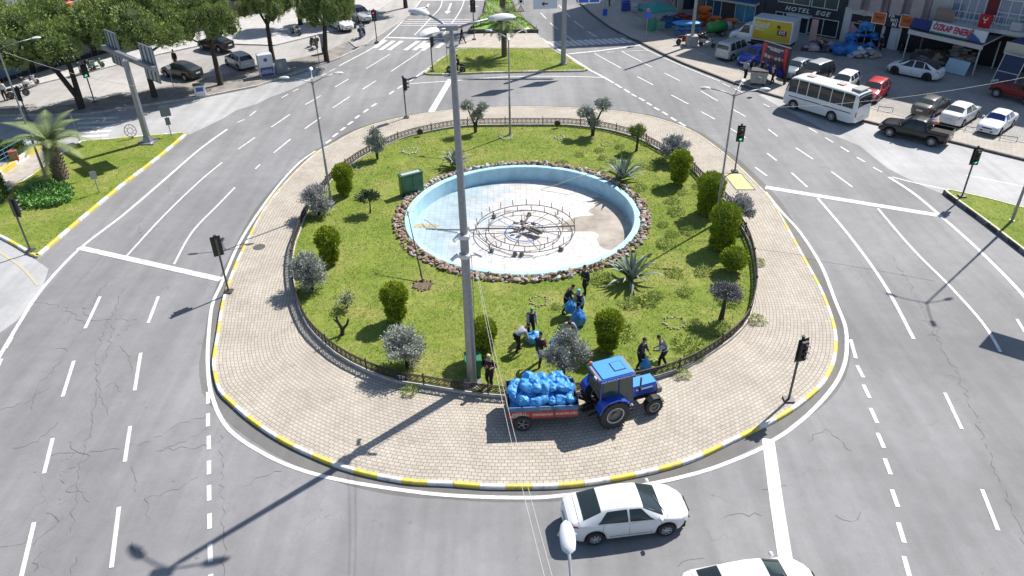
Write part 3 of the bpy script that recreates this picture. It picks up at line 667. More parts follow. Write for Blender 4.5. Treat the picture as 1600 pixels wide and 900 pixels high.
# cracks in the asphalt
crk = MB(); cr_m = M('crack_dark', (.125, .125, .125), .9)
def crack(pts, w=.021, jag=.13, z=.007):
    P_ = [G(x, y) for x, y in pts]; out = [P_[0]]
    for a, b in zip(P_, P_[1:]):
        n = max(2, int((b - a).length / .22)); nv = Vector((-(b - a).y, (b - a).x, 0)).normalized()
        for i in range(1, n + 1):
            out.append(a.lerp(b, i / n) + (nv * rng.uniform(-jag, jag) if i < n else Vector()))
    for j_, (a, b) in enumerate(zip(out, out[1:])): ribbon(crk, [a, b], w * rng.uniform(.3, 1.3) * (1 if rng.random() < .85 else .2), z + (j_ % 9) * .0001)
for c_ in [[(80, 712), (160, 705), (235, 690), (275, 665), (325, 650)], [(170, 650), (155, 620), (150, 560), (160, 520), (180, 480)], [(110, 830), (118, 780), (125, 730), (145, 660), (150, 600), (170, 540), (185, 470), (195, 450)], [(0, 855), (35, 850), (50, 845)], [(232, 820), (232, 795), (225, 780), (250, 775), (280, 765), (310, 745)], [(345, 680), (346, 750), (350, 900)], [(325, 668), (290, 690), (245, 705)], [(380, 760), (410, 745), (440, 737)], [(100, 740), (140, 712), (110, 695)], [(50, 470), (100, 480), (130, 505), (160, 500), (215, 500)], [(100, 560), (60, 600), (50, 640)],
           [(1395, 402), (1430, 460), (1445, 490), (1470, 540), (1500, 590), (1530, 670), (1550, 720), (1580, 790), (1600, 850)], [(1440, 500), (1462, 503), (1466, 520), (1450, 523)], [(1483, 586), (1500, 592), (1497, 602)], [(1262, 690), (1290, 670), (1300, 680), (1330, 705)], [(1305, 805), (1330, 815), (1345, 800)], [(1130, 810), (1150, 803), (1190, 806)], [(1060, 885), (1075, 875), (1100, 872)],
           [(270, 320), (250, 350), (235, 365)], [(300, 240), (270, 275), (262, 300)], [(225, 340), (217, 350), (220, 372)], [(180, 430), (150, 460), (140, 500)], [(0, 640), (40, 630), (80, 600)], [(540, 720), (600, 727)], [(1190, 765), (1240, 760)], [(20, 700), (60, 690), (90, 660)], [(255, 700), (300, 702), (345, 690)]]: crack(c_)
for i in range(13):
    x, y = rng.uniform(60, 215), rng.uniform(470, 880); L = [(x, y)]
    for j in range(rng.randint(2, 4)): x += rng.uniform(-22, 22); y += rng.uniform(-16, 26); L.append((x, y))
    crack(L, .022, .12)
for i in range(34):
    x, y = rng.choice([(rng.uniform(20, 320), rng.uniform(470, 890)), (rng.uniform(1330, 1590), rng.uniform(400, 890)), (rng.uniform(500, 1200), rng.uniform(800, 890)), (rng.uniform(150, 480), rng.uniform(190, 420)), (rng.uniform(880, 1400), rng.uniform(130, 300))])
    p = G(x, y); s_ = rng.uniform(.03, .11); crk.prism([Vector((p.x + s_ * math.cos(a) * (1 + .5 * noise.noise(Vector((a, i, 0)))), p.y + s_ * .7 * math.sin(a), 0)) for a in [j * .628 for j in range(10)]], .0082, .0082, mi=1)
tag(crk.build('road_cracks', [cr_m, M('oil_stain', (.19, .19, .19), .8)]), kind='structure')
mh = MB(); mh.prism(circle(G(735, 830), .38, 20), .009, .009)
for i, (x, y) in enumerate(((405, 386), (1000, 790), (285, 560), (1420, 700))):
    q = MB(); q.prism(circle((0, 0), .36, 20), 0, .012, mi=0); q.prism(circle((0, 0), .29, 20), .012, .018, mi=1)
    tag(q.build('manhole_cover', [kerb_dark, M('cast_iron', (.12, .115, .11), .6, .3, var=.2, scale=20)], loc=G(x, y, .15 if i == 0 else 0)), 'round iron manhole cover ' + ['in the paving left of the lawn', 'in the lane behind the white sedan', 'in the left lanes', 'in the lower right lanes'][i], 'manhole cover') if i == 0 else None
# ================================================================== VEGETATION
nr = np.random.default_rng(11)
def leaf_cloud(name, cen, nrm, size, mats, parent=None, aspect=.45, jitter=.6, mi=None, tri=False):
    "many separate little leaves; cen (n,3), nrm (n,3) leaf axis"
    n = len(cen); ax = nrm + nr.normal(0, jitter, (n, 3)); ax /= np.linalg.norm(ax, axis=1)[:, None]
    sd = np.cross(ax, nr.normal(0, 1, (n, 3))); sd /= np.linalg.norm(sd, axis=1)[:, None]
    L = (size * nr.uniform(.6, 1.25, n))[:, None]; w = L * aspect
    if tri:
        V = np.stack([cen - sd * w / 2, cen + sd * w / 2, cen + ax * L], 1).reshape(-1, 3); Fq = np.arange(n * 3).reshape(n, 3)
    else:
        V = np.stack([cen, cen + ax * L * .5 - sd * w / 2, cen + ax * L, cen + ax * L * .5 + sd * w / 2], 1).reshape(-1, 3); Fq = np.arange(n * 4).reshape(n, 4)
    return nmesh(name, V, Fq, mats, parent, mi)
def dirs(n, zmin=-1.0):
    v = nr.normal(0, 1, (int(n * 2.5 / (1 - zmin) * 2) + 10, 3)); v /= np.linalg.norm(v, axis=1)[:, None]; v = v[v[:, 2] > zmin]; return v[:n]
def leafmat(name, c1, c2, scale=2.0, rough=.7):
    m = M(name, c1, rough, col2=c2, scale=scale, spec=.25, lo=.3, hi=.7)
    t, b = nodes_of(m); b.inputs['Subsurface Weight'].default_value = 0
    return m
topi_m = leafmat('conifer_green', (.17, .25, .016), (.42, .48, .045), 1.6)
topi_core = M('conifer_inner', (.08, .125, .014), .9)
olive_m = leafmat('olive_leaf', (.26, .28, .235), (.50, .52, .47), 4)
olive2_m = leafmat('grey_leaf', (.27, .275, .265), (.50, .505, .49), 4)
bark_m = M('bark', (.05, .040, .032), .95, var=.35, scale=8, bump=.6)
pine_m = leafmat('pine_needles', (.12, .19, .05), (.37, .44, .14), 1.1)
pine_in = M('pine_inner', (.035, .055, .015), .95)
palm_m = leafmat('palm_leaf', (.12, .17, .06), (.26, .31, .14), 1.5)
palm_dry = leafmat('dry_palm_leaf', (.28, .22, .10), (.40, .33, .16), 1.5)
agave_m = leafmat('agave_leaf', (.19, .24, .20), (.34, .39, .33), 1.5, .5)
weed_m = leafmat('weed_leaf', (.22, .30, .06), (.40, .46, .14), 5)
def topiary_mesh(kind, seed):
    "clipped conifer: lobes (z, rx, rz)"
    lobes = {'two': [(1.55, .62, .64), (.62, .46, .50)], 'tall': [(2.02, .80, .74), (1.12, .70, .42), (.45, .66, .48)], 'one': [(.95, .78, .72)], 'round': [(1.6, .85, .8), (.85, .7, .55), (.38, .58, .4)]}[kind]
    C, N_ = [], []
    for z, rx, rz in lobes:
        d = dirs(2600 if rx > .6 else 1700); rad = 1 + .09 * np.sin(d[:, 0] * 7 + seed) * np.cos(d[:, 1] * 6 + d[:, 2] * 5 + seed) + nr.uniform(-.12, .05, len(d))
        C.append(np.stack([d[:, 0] * rx * rad, d[:, 1] * rx * rad, z + d[:, 2] * rz * rad], 1)); N_.append(d + np.array([0, 0, .9]))
    return np.concatenate(C), np.concatenate(N_), lobes
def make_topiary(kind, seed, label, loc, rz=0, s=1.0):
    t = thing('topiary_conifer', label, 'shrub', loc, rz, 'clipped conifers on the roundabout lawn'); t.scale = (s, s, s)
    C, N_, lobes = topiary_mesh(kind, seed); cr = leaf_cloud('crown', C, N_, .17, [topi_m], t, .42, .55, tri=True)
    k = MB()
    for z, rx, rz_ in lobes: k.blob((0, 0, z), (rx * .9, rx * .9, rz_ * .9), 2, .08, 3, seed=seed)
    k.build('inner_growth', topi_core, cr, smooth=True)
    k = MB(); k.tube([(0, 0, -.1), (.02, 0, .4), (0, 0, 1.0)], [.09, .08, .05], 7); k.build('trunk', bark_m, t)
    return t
ts = [('two', (540, 305), 1.0, 'two tiered clipped conifer behind the green cabinet side of the lawn, left back corner'),
      ('two', (517, 412), 1.03, 'two tiered clipped conifer just above the silvery olive bush at the left fence'),
      ('two', (620, 502), 1.0, 'clipped conifer with a yellow green top behind the wide olive bush near the front fence'),
      ('two', (755, 560), 1.0, 'clipped conifer right beside the tall steel lamp column and the green bin'),
      ('two', (949, 548), 1.0, 'clipped conifer standing alone just behind the blue tractor cab'),
      ('two', (1060, 288), 1.08, 'two tiered clipped conifer in front of the grey feathery bush at the back right fence'),
      ('tall', (1106, 334), .98, 'broad clipped conifer behind the thin lamp post at the right fence'),
      ('tall', (1127, 388), 1.0, 'three tiered clipped conifer between the broad one and the small round one at the right'),
      ('one', (1144, 424), .86, 'small single ball conifer above the dark grey topiary tree at the right')]
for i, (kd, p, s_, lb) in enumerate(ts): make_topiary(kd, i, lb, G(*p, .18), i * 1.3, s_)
# --- olive and grey bushes
def branchy(name_t, label, group, loc, h, rad, zc, nl, leaf, mat, trunks=3, seed=0, spiky=.6, flat=.75, lobes=None, cat='bush', size_t=.05):
    rg = random.Random(seed); t = thing(name_t, label, cat, loc, 0, group); k = MB(); tips = []
    lobes = lobes or ([(0, 0, zc, rad), (.05, 0, zc * .55, rad * .62)] if name_t == 'olive_bush' else [(0, 0, zc, rad)])
    if name_t == 'olive_bush' and len(lobes) == 2: lobes = [(-.1, 0, zc, rad * 1.08), (.03, .03, zc * .46, rad * .88)]
    for (lx, ly, lz, lr) in lobes:
        for j in range(max(8, int(lr * 60))):
            a = rg.uniform(0, 6.283); e = rg.uniform(-.3, 1.45); d = Vector((math.cos(a) * math.cos(e), math.sin(a) * math.cos(e), math.sin(e) * flat + .1)); rr_ = lr * rg.uniform(.7, 1.15)
            b0 = Vector((lx * .4, ly * .4, lz * .35)); tips.append((Vector((lx, ly, lz)) + d * rr_, Vector((lx, ly, lz)), d))
    for i in range(trunks):
        a = i * 2.1 + seed; lx, ly, lz, lr = lobes[i % len(lobes)]
        k.tube([(0, 0, -.1), (math.cos(a) * .08, math.sin(a) * .08, lz * .35), (lx * .9 + math.cos(a) * .12, ly * .9 + math.sin(a) * .12, lz)], [size_t * 1.5, size_t, size_t * .6], 6)
    for tip, c_, d in tips[:26]: k.tube([c_ - Vector((0, 0, .15)), c_.lerp(tip, .5), tip], [.02, .014, .006], 4, cap=False)
    k.build('trunk', bark_m, t)
    C, N_ = [], []; per = max(20, int(nl * 1.9) // len(tips)); leaf *= 1.15
    for tip, c_, d in tips:
        u = nr.uniform(.12, 1.06, per) ** .6; base = np.array(c_)[None] * (1 - u)[:, None] + np.array(tip)[None] * u[:, None]
        C.append(base + nr.normal(0, .075 + .06 * (1 - spiky), (per, 3))); N_.append(np.repeat(np.array([[d.x, d.y, d.z + .35]]), per, 0))
    leaf_cloud('crown', np.concatenate(C), np.concatenate(N_), leaf, [mat], t, .34, .75 - spiky * .3)
    return t
og = 'silvery bushes along the fence'
branchy('olive_bush', 'silvery olive bush by the tri headed lamp post at the left fence', og, G(499, 336, .18), 1.8, .85, 1.1, 6000, .12, olive2_m, 3, 1, .6)
branchy('olive_bush', 'silvery olive bush leaning over the fence at the far left, below the dark conifer', og, G(488, 452, .18), 1.9, .85, 1.25, 6500, .11, olive_m, 3, 2, .55)
branchy('olive_bush', 'widest silvery olive bush, beside the front fence left of the steel column', og, G(637, 574, .18), 1.9, .85, 1.2, 7000, .11, olive_m, 3, 3, .6)
branchy('olive_bush', 'three headed silvery olive tree behind the trailer of blue bags', og, G(880, 588, .18), 2, .7, 1.3, 7500, .10, olive_m, 4, 4, .6, lobes=[(-.35, 0, 1.15, .66), (.15, .5, 1.6, .52), (.75, .25, 1.15, .42), (0, -.1, .7, .5)])
branchy('grey_topiary', 'dark grey flat topped topiary tree on a bare trunk at the right front fence', 'silvery bushes along the fence', G(1126, 500, .18), 2, .68, 1.6, 5200, .085, M('dusky_leaf', (.12, .12, .125), .8, col2=(.24, .24, .25), scale=4), 2, 5, .3, .35, cat='tree', size_t=.1)
branchy('grey_bush', 'feathery grey bush behind the two tiered conifer at the back right fence', og, G(1052, 252, .18), 1.6, 1.0, .85, 3400, .16, olive2_m, 3, 6, .95)
branchy('grey_bush', 'feathery grey bush leaning on the right fence below the yellow cover', og, G(1152, 352, .18), 1.6, .95, .95, 3400, .15, olive2_m, 3, 7, .95)
branchy('olive_tree', 'small dark pruned olive tree at the back left fence', og, G(590, 249, .18), 2, .45, 1.2, 3000, .13, olive_m, 3, 8, .6, lobes=[(-.25, 0, 1.3, .45), (.3, .1, 1.25, .42), (.05, 0, 1.9, .38), (.1, 0, .65, .4)], cat='tree')
branchy('olive_tree', 'pruned olive tree with three small heads in front of the back fence', og, G(743, 207, .18), 2, .4, 1.2, 2600, .13, olive_m, 3, 9, .4, lobes=[(-.55, 0, 2.1, .42), (.62, .1, 1.9, .36), (.15, 0, 1.35, .38)], cat='tree', size_t=.08)
branchy('olive_tree', 'tall forked olive tree in front of the back fence, right of the pool', og, G(926, 212, .18), 2, .5, 1.2, 3600, .15, olive_m, 3, 10, .8, lobes=[(-.55, 0, 1.7, .6), (.65, .1, 2.2, .6), (0, 0, .9, .45)], cat='tree', size_t=.09)
branchy('small_tree', 'small light green round headed tree on a crooked trunk at the back right', 'small trees on the lawn', G(994, 236, .18), 1.7, .55, 1.35, 2600, .13, leafmat('lime_leaf', (.16, .22, .05), (.30, .33, .11), 3), 2, 11, .4, cat='tree', size_t=.07)
branchy('small_tree', 'small drooping dark green tree left of the pool below the green cabinet', 'small trees on the lawn', G(578, 333, .18), 1.5, .62, 1.05, 900, .2, leafmat('dull_leaf', (.08, .13, .05), (.16, .20, .10), 3), 1, 12, .9, .25, cat='tree', size_t=.05)
branchy('small_tree', 'sparse pale leafed young tree leaning near the front left fence', 'small trees on the lawn', G(541, 482, .18), .8, .45, .4, 350, .12, leafmat('pale_leaf', (.25, .28, .16), (.4, .42, .28), 3), 1, 13, .6, cat='tree', size_t=.03)
st_ = thing('pruned_stump', 'bare brown forked stump with cut branches near the front left fence', 'stump', G(535, 523, .18))
k = MB(); k.tube([(0, 0, -.05), (.04, 0, .35), (-.12, .02, .75), (-.16, 0, 1.15)], [.12, .1, .07, .05], 8); k.tube([(.03, 0, .3), (.3, .05, .6), (.42, 0, .95)], [.08, .06, .05], 7); k.tube([(-.1, 0, .7), (-.3, 0, .95)], [.05, .03], 6)
k.build('trunk', bark_m, st_, smooth=60)
# leaning stake beside the pool with stones round it
lt = thing('young_tree', 'thin bare leaning sapling with stones round its foot, in front of the pool', 'tree', G(661, 442, .18))
top_ = G(637, 336, 2.9) - G(661, 442, .18)
k = MB(); k.tube([(0, 0, 0), (top_.x * .5, top_.y * .5, 1.5), (top_.x, top_.y, 3.0)], [.05, .035, .02], 6)
for a in range(6): k.tube([(top_.x * .98, top_.y * .98, 2.9 - a * .05), (top_.x + math.cos(a) * .4, top_.y + math.sin(a) * .4, 2.95 + .1 * (a % 2))], [.015, .008], 4)
k.build('trunk', bark_m, lt)
ring_m = M('dry_clippings', (.34, .31, .2), .9, var=.35, scale=10)
def stone_ring(px, r, label, n=16, sr=.11, m=None):
    t = thing('stone_ring', label, 'stone ring', G(*px, .19), 0, 'small planting rings in the lawn')
    k = MB(); 
    for i in range(n): a = 2 * math.pi * i / n; rq = r * (.88 + .24 * ((i * 7) % 5) / 4); k.blob((rq * math.cos(a), rq * math.sin(a), .03), (sr * (.6 + .12 * ((i * 3) % 4)), sr * .75, sr * .6), 1, .7, 1.5, seed=i)
    k.build('stones', m or stone_m[2], t); q = MB(); q.prism(circle((0, 0), r * .9, 14), 0, .02); q.build('soil', lawn_mat if m is not stone_m[3] else M('bare_soil', (.14, .11, .07), .95, var=.3, scale=6), t)
stone_ring((661, 446), .5, 'stone ring round the foot of the leaning sapling', m=stone_m[3])
stone_ring((641, 236), .55, 'stone ring in the grass left of the left agave, near the back fence')
stone_ring((791, 214), .5, 'stone ring at the foot of the lamp post behind the pool')
stone_ring((549, 263), .45, 'broken stone ring in the grass beside the back left olive tree', 10)
stone_ring((874, 215), .4, 'small stone ring in the grass right of the lamp post behind the pool', 10)
stone_ring((1054, 505), .5, 'ring of dry clippings in the grass left of the dark grey topiary', 18, .1, ring_m)
stone_ring((842, 471), .45, 'ring of dry clippings in the grass left of the three workers', 16, .09, ring_m)
stone_ring((947, 226), .4, 'faint stone ring in the grass in front of the tall forked olive', 10, .08, ring_m)
# --- agaves
def agave(label, px, n, L, w, seed):
    rg = random.Random(seed); t = thing('agave_plant', label, 'agave', G(*px, .18), rg.random() * 6, 'agaves on the lawn')
    for i in range(n):
        a = i * 2.39996; f = i / n; el0 = R(86 - 62 * f + rg.uniform(-8, 8)); bend = R(rg.uniform(10, 45) + 40 * f); Ls = L * rg.uniform(.8, 1.1); k = MB(); vs = []; S = 9; p = Vector((.06, 0, .15)); el = el0
        for j in range(S + 1):
            u = j / S; ww = w * (.55 + 1.5 * u * (1 - u) - .55 * u ** 3) * (1 - u ** 5) + .002; nz = Vector((-math.sin(el), 0, math.cos(el)))
            for yy, dz in ((-1, .35), (-.5, .08), (0, -.05), (.5, .08), (1, .35)): vs.append(p + Vector((0, yy * ww, 0)) + nz * dz * ww)
            p = p + Vector((math.cos(el), 0, math.sin(el))) * Ls / S; el -= bend / S * (1.6 if u > .5 else .5)
        fs = [(j * 5 + q, j * 5 + q + 1, j * 5 + q + 6, j * 5 + q + 5) for j in range(S) for q in range(4)]
        n0 = len(vs); vs += [v - Vector((0, 0, .03)) for v in vs[:n0]]; fs += [tuple(n0 + x for x in reversed(f_)) for f_ in fs[:S * 4]]
        k.T = Matrix.Rotation(a, 4, 'Z'); k.add(vs, fs); k.build('leaf', agave_m, t, smooth=True)
agave('largest agave with broad grey green blades, right of the workers', (986, 440), 34, 1.75, .13, 1)
agave('upright agave with tall blades behind the right rim of the pool', (972, 282), 30, 1.75, .14, 2)
agave('agave half hidden behind the tall steel column, left of the pool back rim', (712, 261), 26, 1.35, .12, 3)
# --- heaps of cut weeds
def weed_mesh(seed, dense=1):
    n = 420; a = nr.uniform(0, 6.28, n); r_ = np.sqrt(nr.uniform(0, 1, n)) * .5; z = np.clip(.42 * (1 - r_ * 1.7), .02, 1) * nr.uniform(.4, 1.1, n)
    C = np.stack([r_ * np.cos(a) * (1 + .3 * np.sin(a * 3 + seed)), r_ * np.sin(a), z], 1); return C
wd = []
for i in range(4):
    C = weed_mesh(i); N_ = np.concatenate([C[:, :2] * 1.5, np.full((len(C), 1), .6)], 1); o = leaf_cloud('weed_clump', C, N_, .15, [weed_m], None, .22, .9); wd.append(o.data); bpy.data.objects.remove(o)
wp = [(1015, 470, 1.1), (940, 437, 1.0), (966, 520, 1.3), (1076, 540, 1.2), (1125, 517, 1.1), (1140, 470, 1.1), (1100, 425, .9), (1055, 428, .8), (1026, 463, .7), (985, 475, .9), (1056, 332, .9), (1050, 315, .8), (1001, 295, .8), (1025, 294, .6), (1075, 362, .8), (1049, 367, .7), (957, 255, .7), (975, 243, .7), (940, 268, .6), (936, 236, .6), (906, 243, .6), (881, 256, .6), (941, 248, .6), (1031, 252, .7), (1009, 226, .6), (968, 231, .6), (1066, 302, .6), (1079, 269, .7), (1090, 292, .7), (1003, 262, .6), (1017, 263, .6), (1039, 383, .9), (1035, 352, .6), (870, 480, .5), (1085, 510, .8), (1070, 458, .7), (905, 505, .5), (640, 613, .7), (1065, 586, .7), (1184, 412, .7), (1182, 502, .8), (1087, 558, .7)]
LM = [(988, 440, 'the largest agave'), (972, 282, 'the upright agave'), (949, 548, 'the lone conifer behind the tractor'), (1126, 500, 'the dark grey topiary'), (1144, 424, 'the small ball conifer'), (1127, 388, 'the three tiered conifer'), (1106, 334, 'the broad conifer'), (1060, 288, 'the back right two tiered conifer'), (994, 236, 'the lime green round tree'), (926, 212, 'the tall forked olive'), (1054, 505, 'the dry clippings ring'), (913, 459, 'the three workers')]
used_w = set()
def wlabel(x, y):
    for lx, ly, nm in sorted(LM, key=lambda q: (q[0] - x) ** 2 + (2 * (q[1] - y)) ** 2):
        dx, dy = x - lx, (y - ly) * 1.6; dirn = ('right of' if dx > 0 else 'left of') if abs(dx) > abs(dy) else ('in front of' if dy > 0 else 'behind')
        for far_ in (('just ', 'a few steps ') if math.hypot(dx, dy) < 60 else ('well ',)):
            s_ = 'heap of cut weeds ' + far_ + dirn + ' ' + nm
            if s_ not in used_w: used_w.add(s_); return s_
    return 'heap of cut weeds on the right half of the lawn'
wl = [None]
for i, (x, y, s_) in enumerate(wp):
    onp = y > 600 or (x, y) in ((1065, 586), (1184, 412), (1182, 502))
    o = bpy.data.objects.new('weed_clump', wd[i % 4]); COL.objects.link(o); o.location = G(x, y, .16 if onp else .2); o.scale = (s_ * 1.15,) * 3; o.rotation_euler = (0, 0, i * 1.7)
    tag(o, {(640, 613): 'tuft of grass growing from the paving below the name plate', (1065, 586): 'green tuft on the paving outside the fence right of the tractor', (1184, 412): 'green tuft on the paving outside the fence by the small ball conifer', (1182, 502): 'round green tuft on the paving outside the fence right of the dark topiary'}.get((x, y)) or wlabel(x, y), 'weeds', 'heaps of cut weeds')
# --- grass blades over the lawns (uncountable)
def inside(poly, X_, Y_):
    ins = np.zeros(len(X_), bool); n = len(poly)
    for i in range(n):
        x1, y1, x2, y2 = poly[i].x, poly[i].y, poly[(i + 1) % n].x, poly[(i + 1) % n].y
        c_ = ((y1 > Y_) != (y2 > Y_)) & (X_ < (x2 - x1) * (Y_ - y1) / (y2 - y1 + 1e-12) + x1); ins ^= c_
    return ins
def blades(name, poly, n, size, z, label, excl=None, mat=None):
    xs = [p.x for p in poly]; ys = [p.y for p in poly]
    X_ = nr.uniform(min(xs), max(xs), n); Y_ = nr.uniform(min(ys), max(ys), n); m = inside(poly, X_, Y_)
    if excl: m &= np.hypot(X_ - excl[0], Y_ - excl[1]) > excl[2]
    X_, Y_ = X_[m], Y_[m]; C = np.stack([X_, Y_, np.full(len(X_), z)], 1)
    den = np.array([noise.noise(Vector((x * .55, y * .55, 1))) for x, y in zip(X_, Y_)]); C = C[den > -.35]
    mi = (nr.uniform(0, 1, len(C)) < .3).astype(int) + (nr.uniform(0, 1, len(C)) < .1).astype(int)
    o = leaf_cloud(name, C, np.tile([[0, 0, .55]], (len(C), 1)), size, [mat or leafmat('grass_blade', (.18, .225, .055), (.26, .29, .09), .6), leafmat('grass_blade_pale', (.32, .34, .12), (.42, .43, .18), .6), leafmat('grass_blade_dry', (.42, .39, .22), (.5, .46, .27), .6)], None, .16, .9, mi=mi, tri=True)
    return tag(o, label, 'grass', kind='stuff')
blades('grass', FIN, 95000, .14, .19, 'mown grass blades over the roundabout lawn', (POOL.x, POOL.y, PR + .75))
blades('grass', LI, 12000, .13, .13, 'short grass over the left traffic island')
blades('grass', RI, 7000, .12, .24, 'short grass over the right traffic island')
blades('grass', median, 12000, .14, .13, 'short grass over the median island')
blades('grass', med2, 9000, .6, .33, 'long rich green grass on the planted median behind the crossing', mat=leafmat('rich_blade', (.12, .24, .03), (.2, .36, .06), .8))
# ground cover bed on the left island
bed = [G(x, y) for x, y in [(30, 310), (50, 296), (80, 290), (108, 295), (117, 305), (112, 318), (90, 326), (55, 330), (34, 326)]]
xs = nr.uniform(min(p.x for p in bed), max(p.x for p in bed), 4200); ys = nr.uniform(min(p.y for p in bed), max(p.y for p in bed), 4200); m_ = inside(bed, xs, ys); C = np.stack([xs[m_], ys[m_], .15 + nr.uniform(0, .32, m_.sum())], 1)
tag(leaf_cloud('ground_cover', C, np.tile([[0, 0, .6]], (len(C), 1)), .26, [leafmat('bed_leaf', (.12, .26, .06), (.22, .40, .11), 2)], None, .5, 1.0), 'dense bright green ground cover bed on the left island', 'ground cover', kind='stuff')
# --- pines
def pine_variant(seed, nlobe=46, R0=4.6, zc=6.2, hz=3.0):
    rg = random.Random(seed); lob = []
    for i in range(nlobe):
        a = rg.uniform(0, 6.283); u = math.sqrt(rg.random()); e = rg.random()
        x, y = R0 * .86 * u * math.cos(a), R0 * .86 * u * math.sin(a); zt = hz * math.sqrt(max(0, 1 - u * u * .92)); z = zc - 1.2 + (zt + .6) * (e ** .55) * 1.0
        lob.append((x, y, z, rg.uniform(.85, 1.5)))
    C, N_ = [], []
    for x, y, z, r_ in lob:
        d = dirs(1000, -.7); rad = r_ * nr.uniform(.88, 1.06, len(d)) * (1 + .15 * np.sin(d[:, 0] * 5 + x) * np.cos(d[:, 1] * 5 + y))
        C.append(np.stack([x + d[:, 0] * rad, y + d[:, 1] * rad, z + d[:, 2] * rad * .75], 1)); N_.append(d * np.array([1, 1, .8]) + np.array([0, 0, .5]))
    return np.concatenate(C), np.concatenate(N_), lob
pv = []
for sd in (3, 5, 8):
    C, N_, lob = pine_variant(sd); cr = leaf_cloud('crown', C, N_, .25, [pine_m], None, .3, .5, tri=True)
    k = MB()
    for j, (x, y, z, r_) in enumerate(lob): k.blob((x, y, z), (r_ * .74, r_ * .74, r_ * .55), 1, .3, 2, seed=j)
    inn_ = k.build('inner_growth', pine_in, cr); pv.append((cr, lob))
def pine(label, px, var, s=1.0, rz=0.0, lean=(0, 0), forked=False, sz=1.0, lift=0.0):
    base = G(*px, .1); t = thing('pine_tree', label, 'pine tree', base, rz, 'umbrella pines along the left verge')
    cr, lob = pv[var]; k = MB(); top = Vector((lean[0], lean[1], 5.4 * sz + lift))
    for f in ((-.1, .16) if forked else (0,)):
        off = Vector((f * 7, f * 4, 0)); k.tube([(0, 0, -.15), Vector((f * .6, f * .3, 1.1)), Vector((0, 0, 3.2)) + off * .5 + Vector((lean[0] * .4, lean[1] * .4, 0)), top + off], [.30, .24, .2, .14], 9)
        for j in range(7):
            x, y, z, r_ = lob[j * 5]; k.tube([Vector((0, 0, 3.6)) + off * .6 + Vector((lean[0] * .5, lean[1] * .5, 0)), Vector((x * s * .5 + lean[0], y * s * .5 + lean[1], z * sz * .8 + lift)), Vector((x * s + lean[0], y * s + lean[1], z * sz + lift))], [.11, .08, .04], 6, cap=False)
    k.build('trunk', bark_m, t, smooth=60)
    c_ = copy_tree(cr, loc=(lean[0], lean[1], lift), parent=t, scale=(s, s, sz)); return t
pine('forked umbrella pine behind the small palm, leftmost of the row', (128, 170), 0, .97, 0, (-1.9, .8), True, 1.02, -.6)
pine('umbrella pine behind the steel sign gantry', (242, 152), 1, .93, 1.2, (.1, .2), False, 1.08, -.1)
pine('umbrella pine between the dark sedan and the silver hatchback', (345, 133), 2, .64, 2.1, (.3, 0), False, .95, -.1)
pine('umbrella pine beside the white poster cabinet', (427, 97), 0, .55, 3.0, (-.3, .3), False, .86, 0)
pine('umbrella pine beside the parked motorcycle and the yield sign', (511, 96), 1, .58, 4.0, (-.5, .3), False, .86, -.2)
pine('umbrella pine over the parked white car, farther back in the row', (528, 36), 2, .58, 5.0, (-.6, .2), False, .8, 0)
pine('tall pine at the corner by the left kerb of the far crossing', (634, 12), 0, .62, .5, (0, 0), False, .95, 1.2)
pine('umbrella pine at the far left, cut by the edge of the photo', (-60, 150), 1, 1.1, .7, (.5, 0), False, 1.0, .4)
pine('umbrella pine in the second row over the parked motorbikes', (470, 40), 2, .5, 1.7, (.3, 0), False, .9, .5)
for cr, _l in pv:
    for ch in list(cr.children): bpy.data.objects.remove(ch)
    bpy.data.objects.remove(cr)
# --- palms
def palm(label, px, ht, nf, L, seed, tr=.42, z0=.1, dead=0):
    rg = random.Random(seed); t = thing('palm_tree', label, 'palm tree', G(*px, z0), 0, 'palms'); k = MB()
    k.tube([(0, 0, -.1), (0, 0, ht * .5), (0, 0, ht)], [tr, tr * .95, tr * 1.05], 12)
    for i in range(int(ht * 46)):
        a = i * 2.4; z = i / (ht * 46) * ht; k.bar((tr * .8 * math.cos(a), tr * .8 * math.sin(a), z), (tr * 1.22 * math.cos(a), tr * 1.22 * math.sin(a), z + .13), .13, .05)
    k.build('trunk', M('palm_bark', (.17, .135, .10), .95, var=.45, scale=7), t)
    for i in range(nf):
        a = i * 2.39996 + seed; f = i / nf; el = R(78 - 75 * f + rg.uniform(-8, 8)); dry = i >= nf - dead
        if dry: el = R(-30 + rg.uniform(-15, 10))
        Lf = L * rg.uniform(.85, 1.1); p = Vector((0, 0, ht)); S = 14; pts = [p.copy()]; ee = el
        for j in range(S): p = p + Vector((math.cos(ee), 0, math.sin(ee))) * Lf / S; ee -= R(rg.uniform(4, 7)) * (1 if ee > R(-60) else 0); pts.append(p.copy())
        k = MB(); k.T = Matrix.Rotation(a, 4, 'Z'); k.tube(pts, [.035 * (1 - j / S * .8) for j in range(S + 1)], 4, cap=False)
        vs, fs = [], []
        for j in range(1, S * 4):
            u = j / (S * 4); q = u * S; i0 = min(int(q), S - 1); c_ = pts[i0].lerp(pts[i0 + 1], q - i0); d = (pts[i0 + 1] - pts[i0]).normalized(); ll = .62 * math.sin(math.pi * min(1, u * .8 + .18)) * L / 2.4
            for s_ in (-1, 1):
                tip = c_ + d * ll * .55 + Vector((0, s_ * ll * .85, -.15 * ll + .12 * ll)); n0 = len(vs); w_ = d * .022
                vs += [c_ - w_, c_ + w_, tip]; fs.append((n0, n0 + 1, n0 + 2) if s_ > 0 else (n0 + 1, n0, n0 + 2))
        k.add(vs, fs); k.build('frond', palm_dry if dry else palm_m, t)
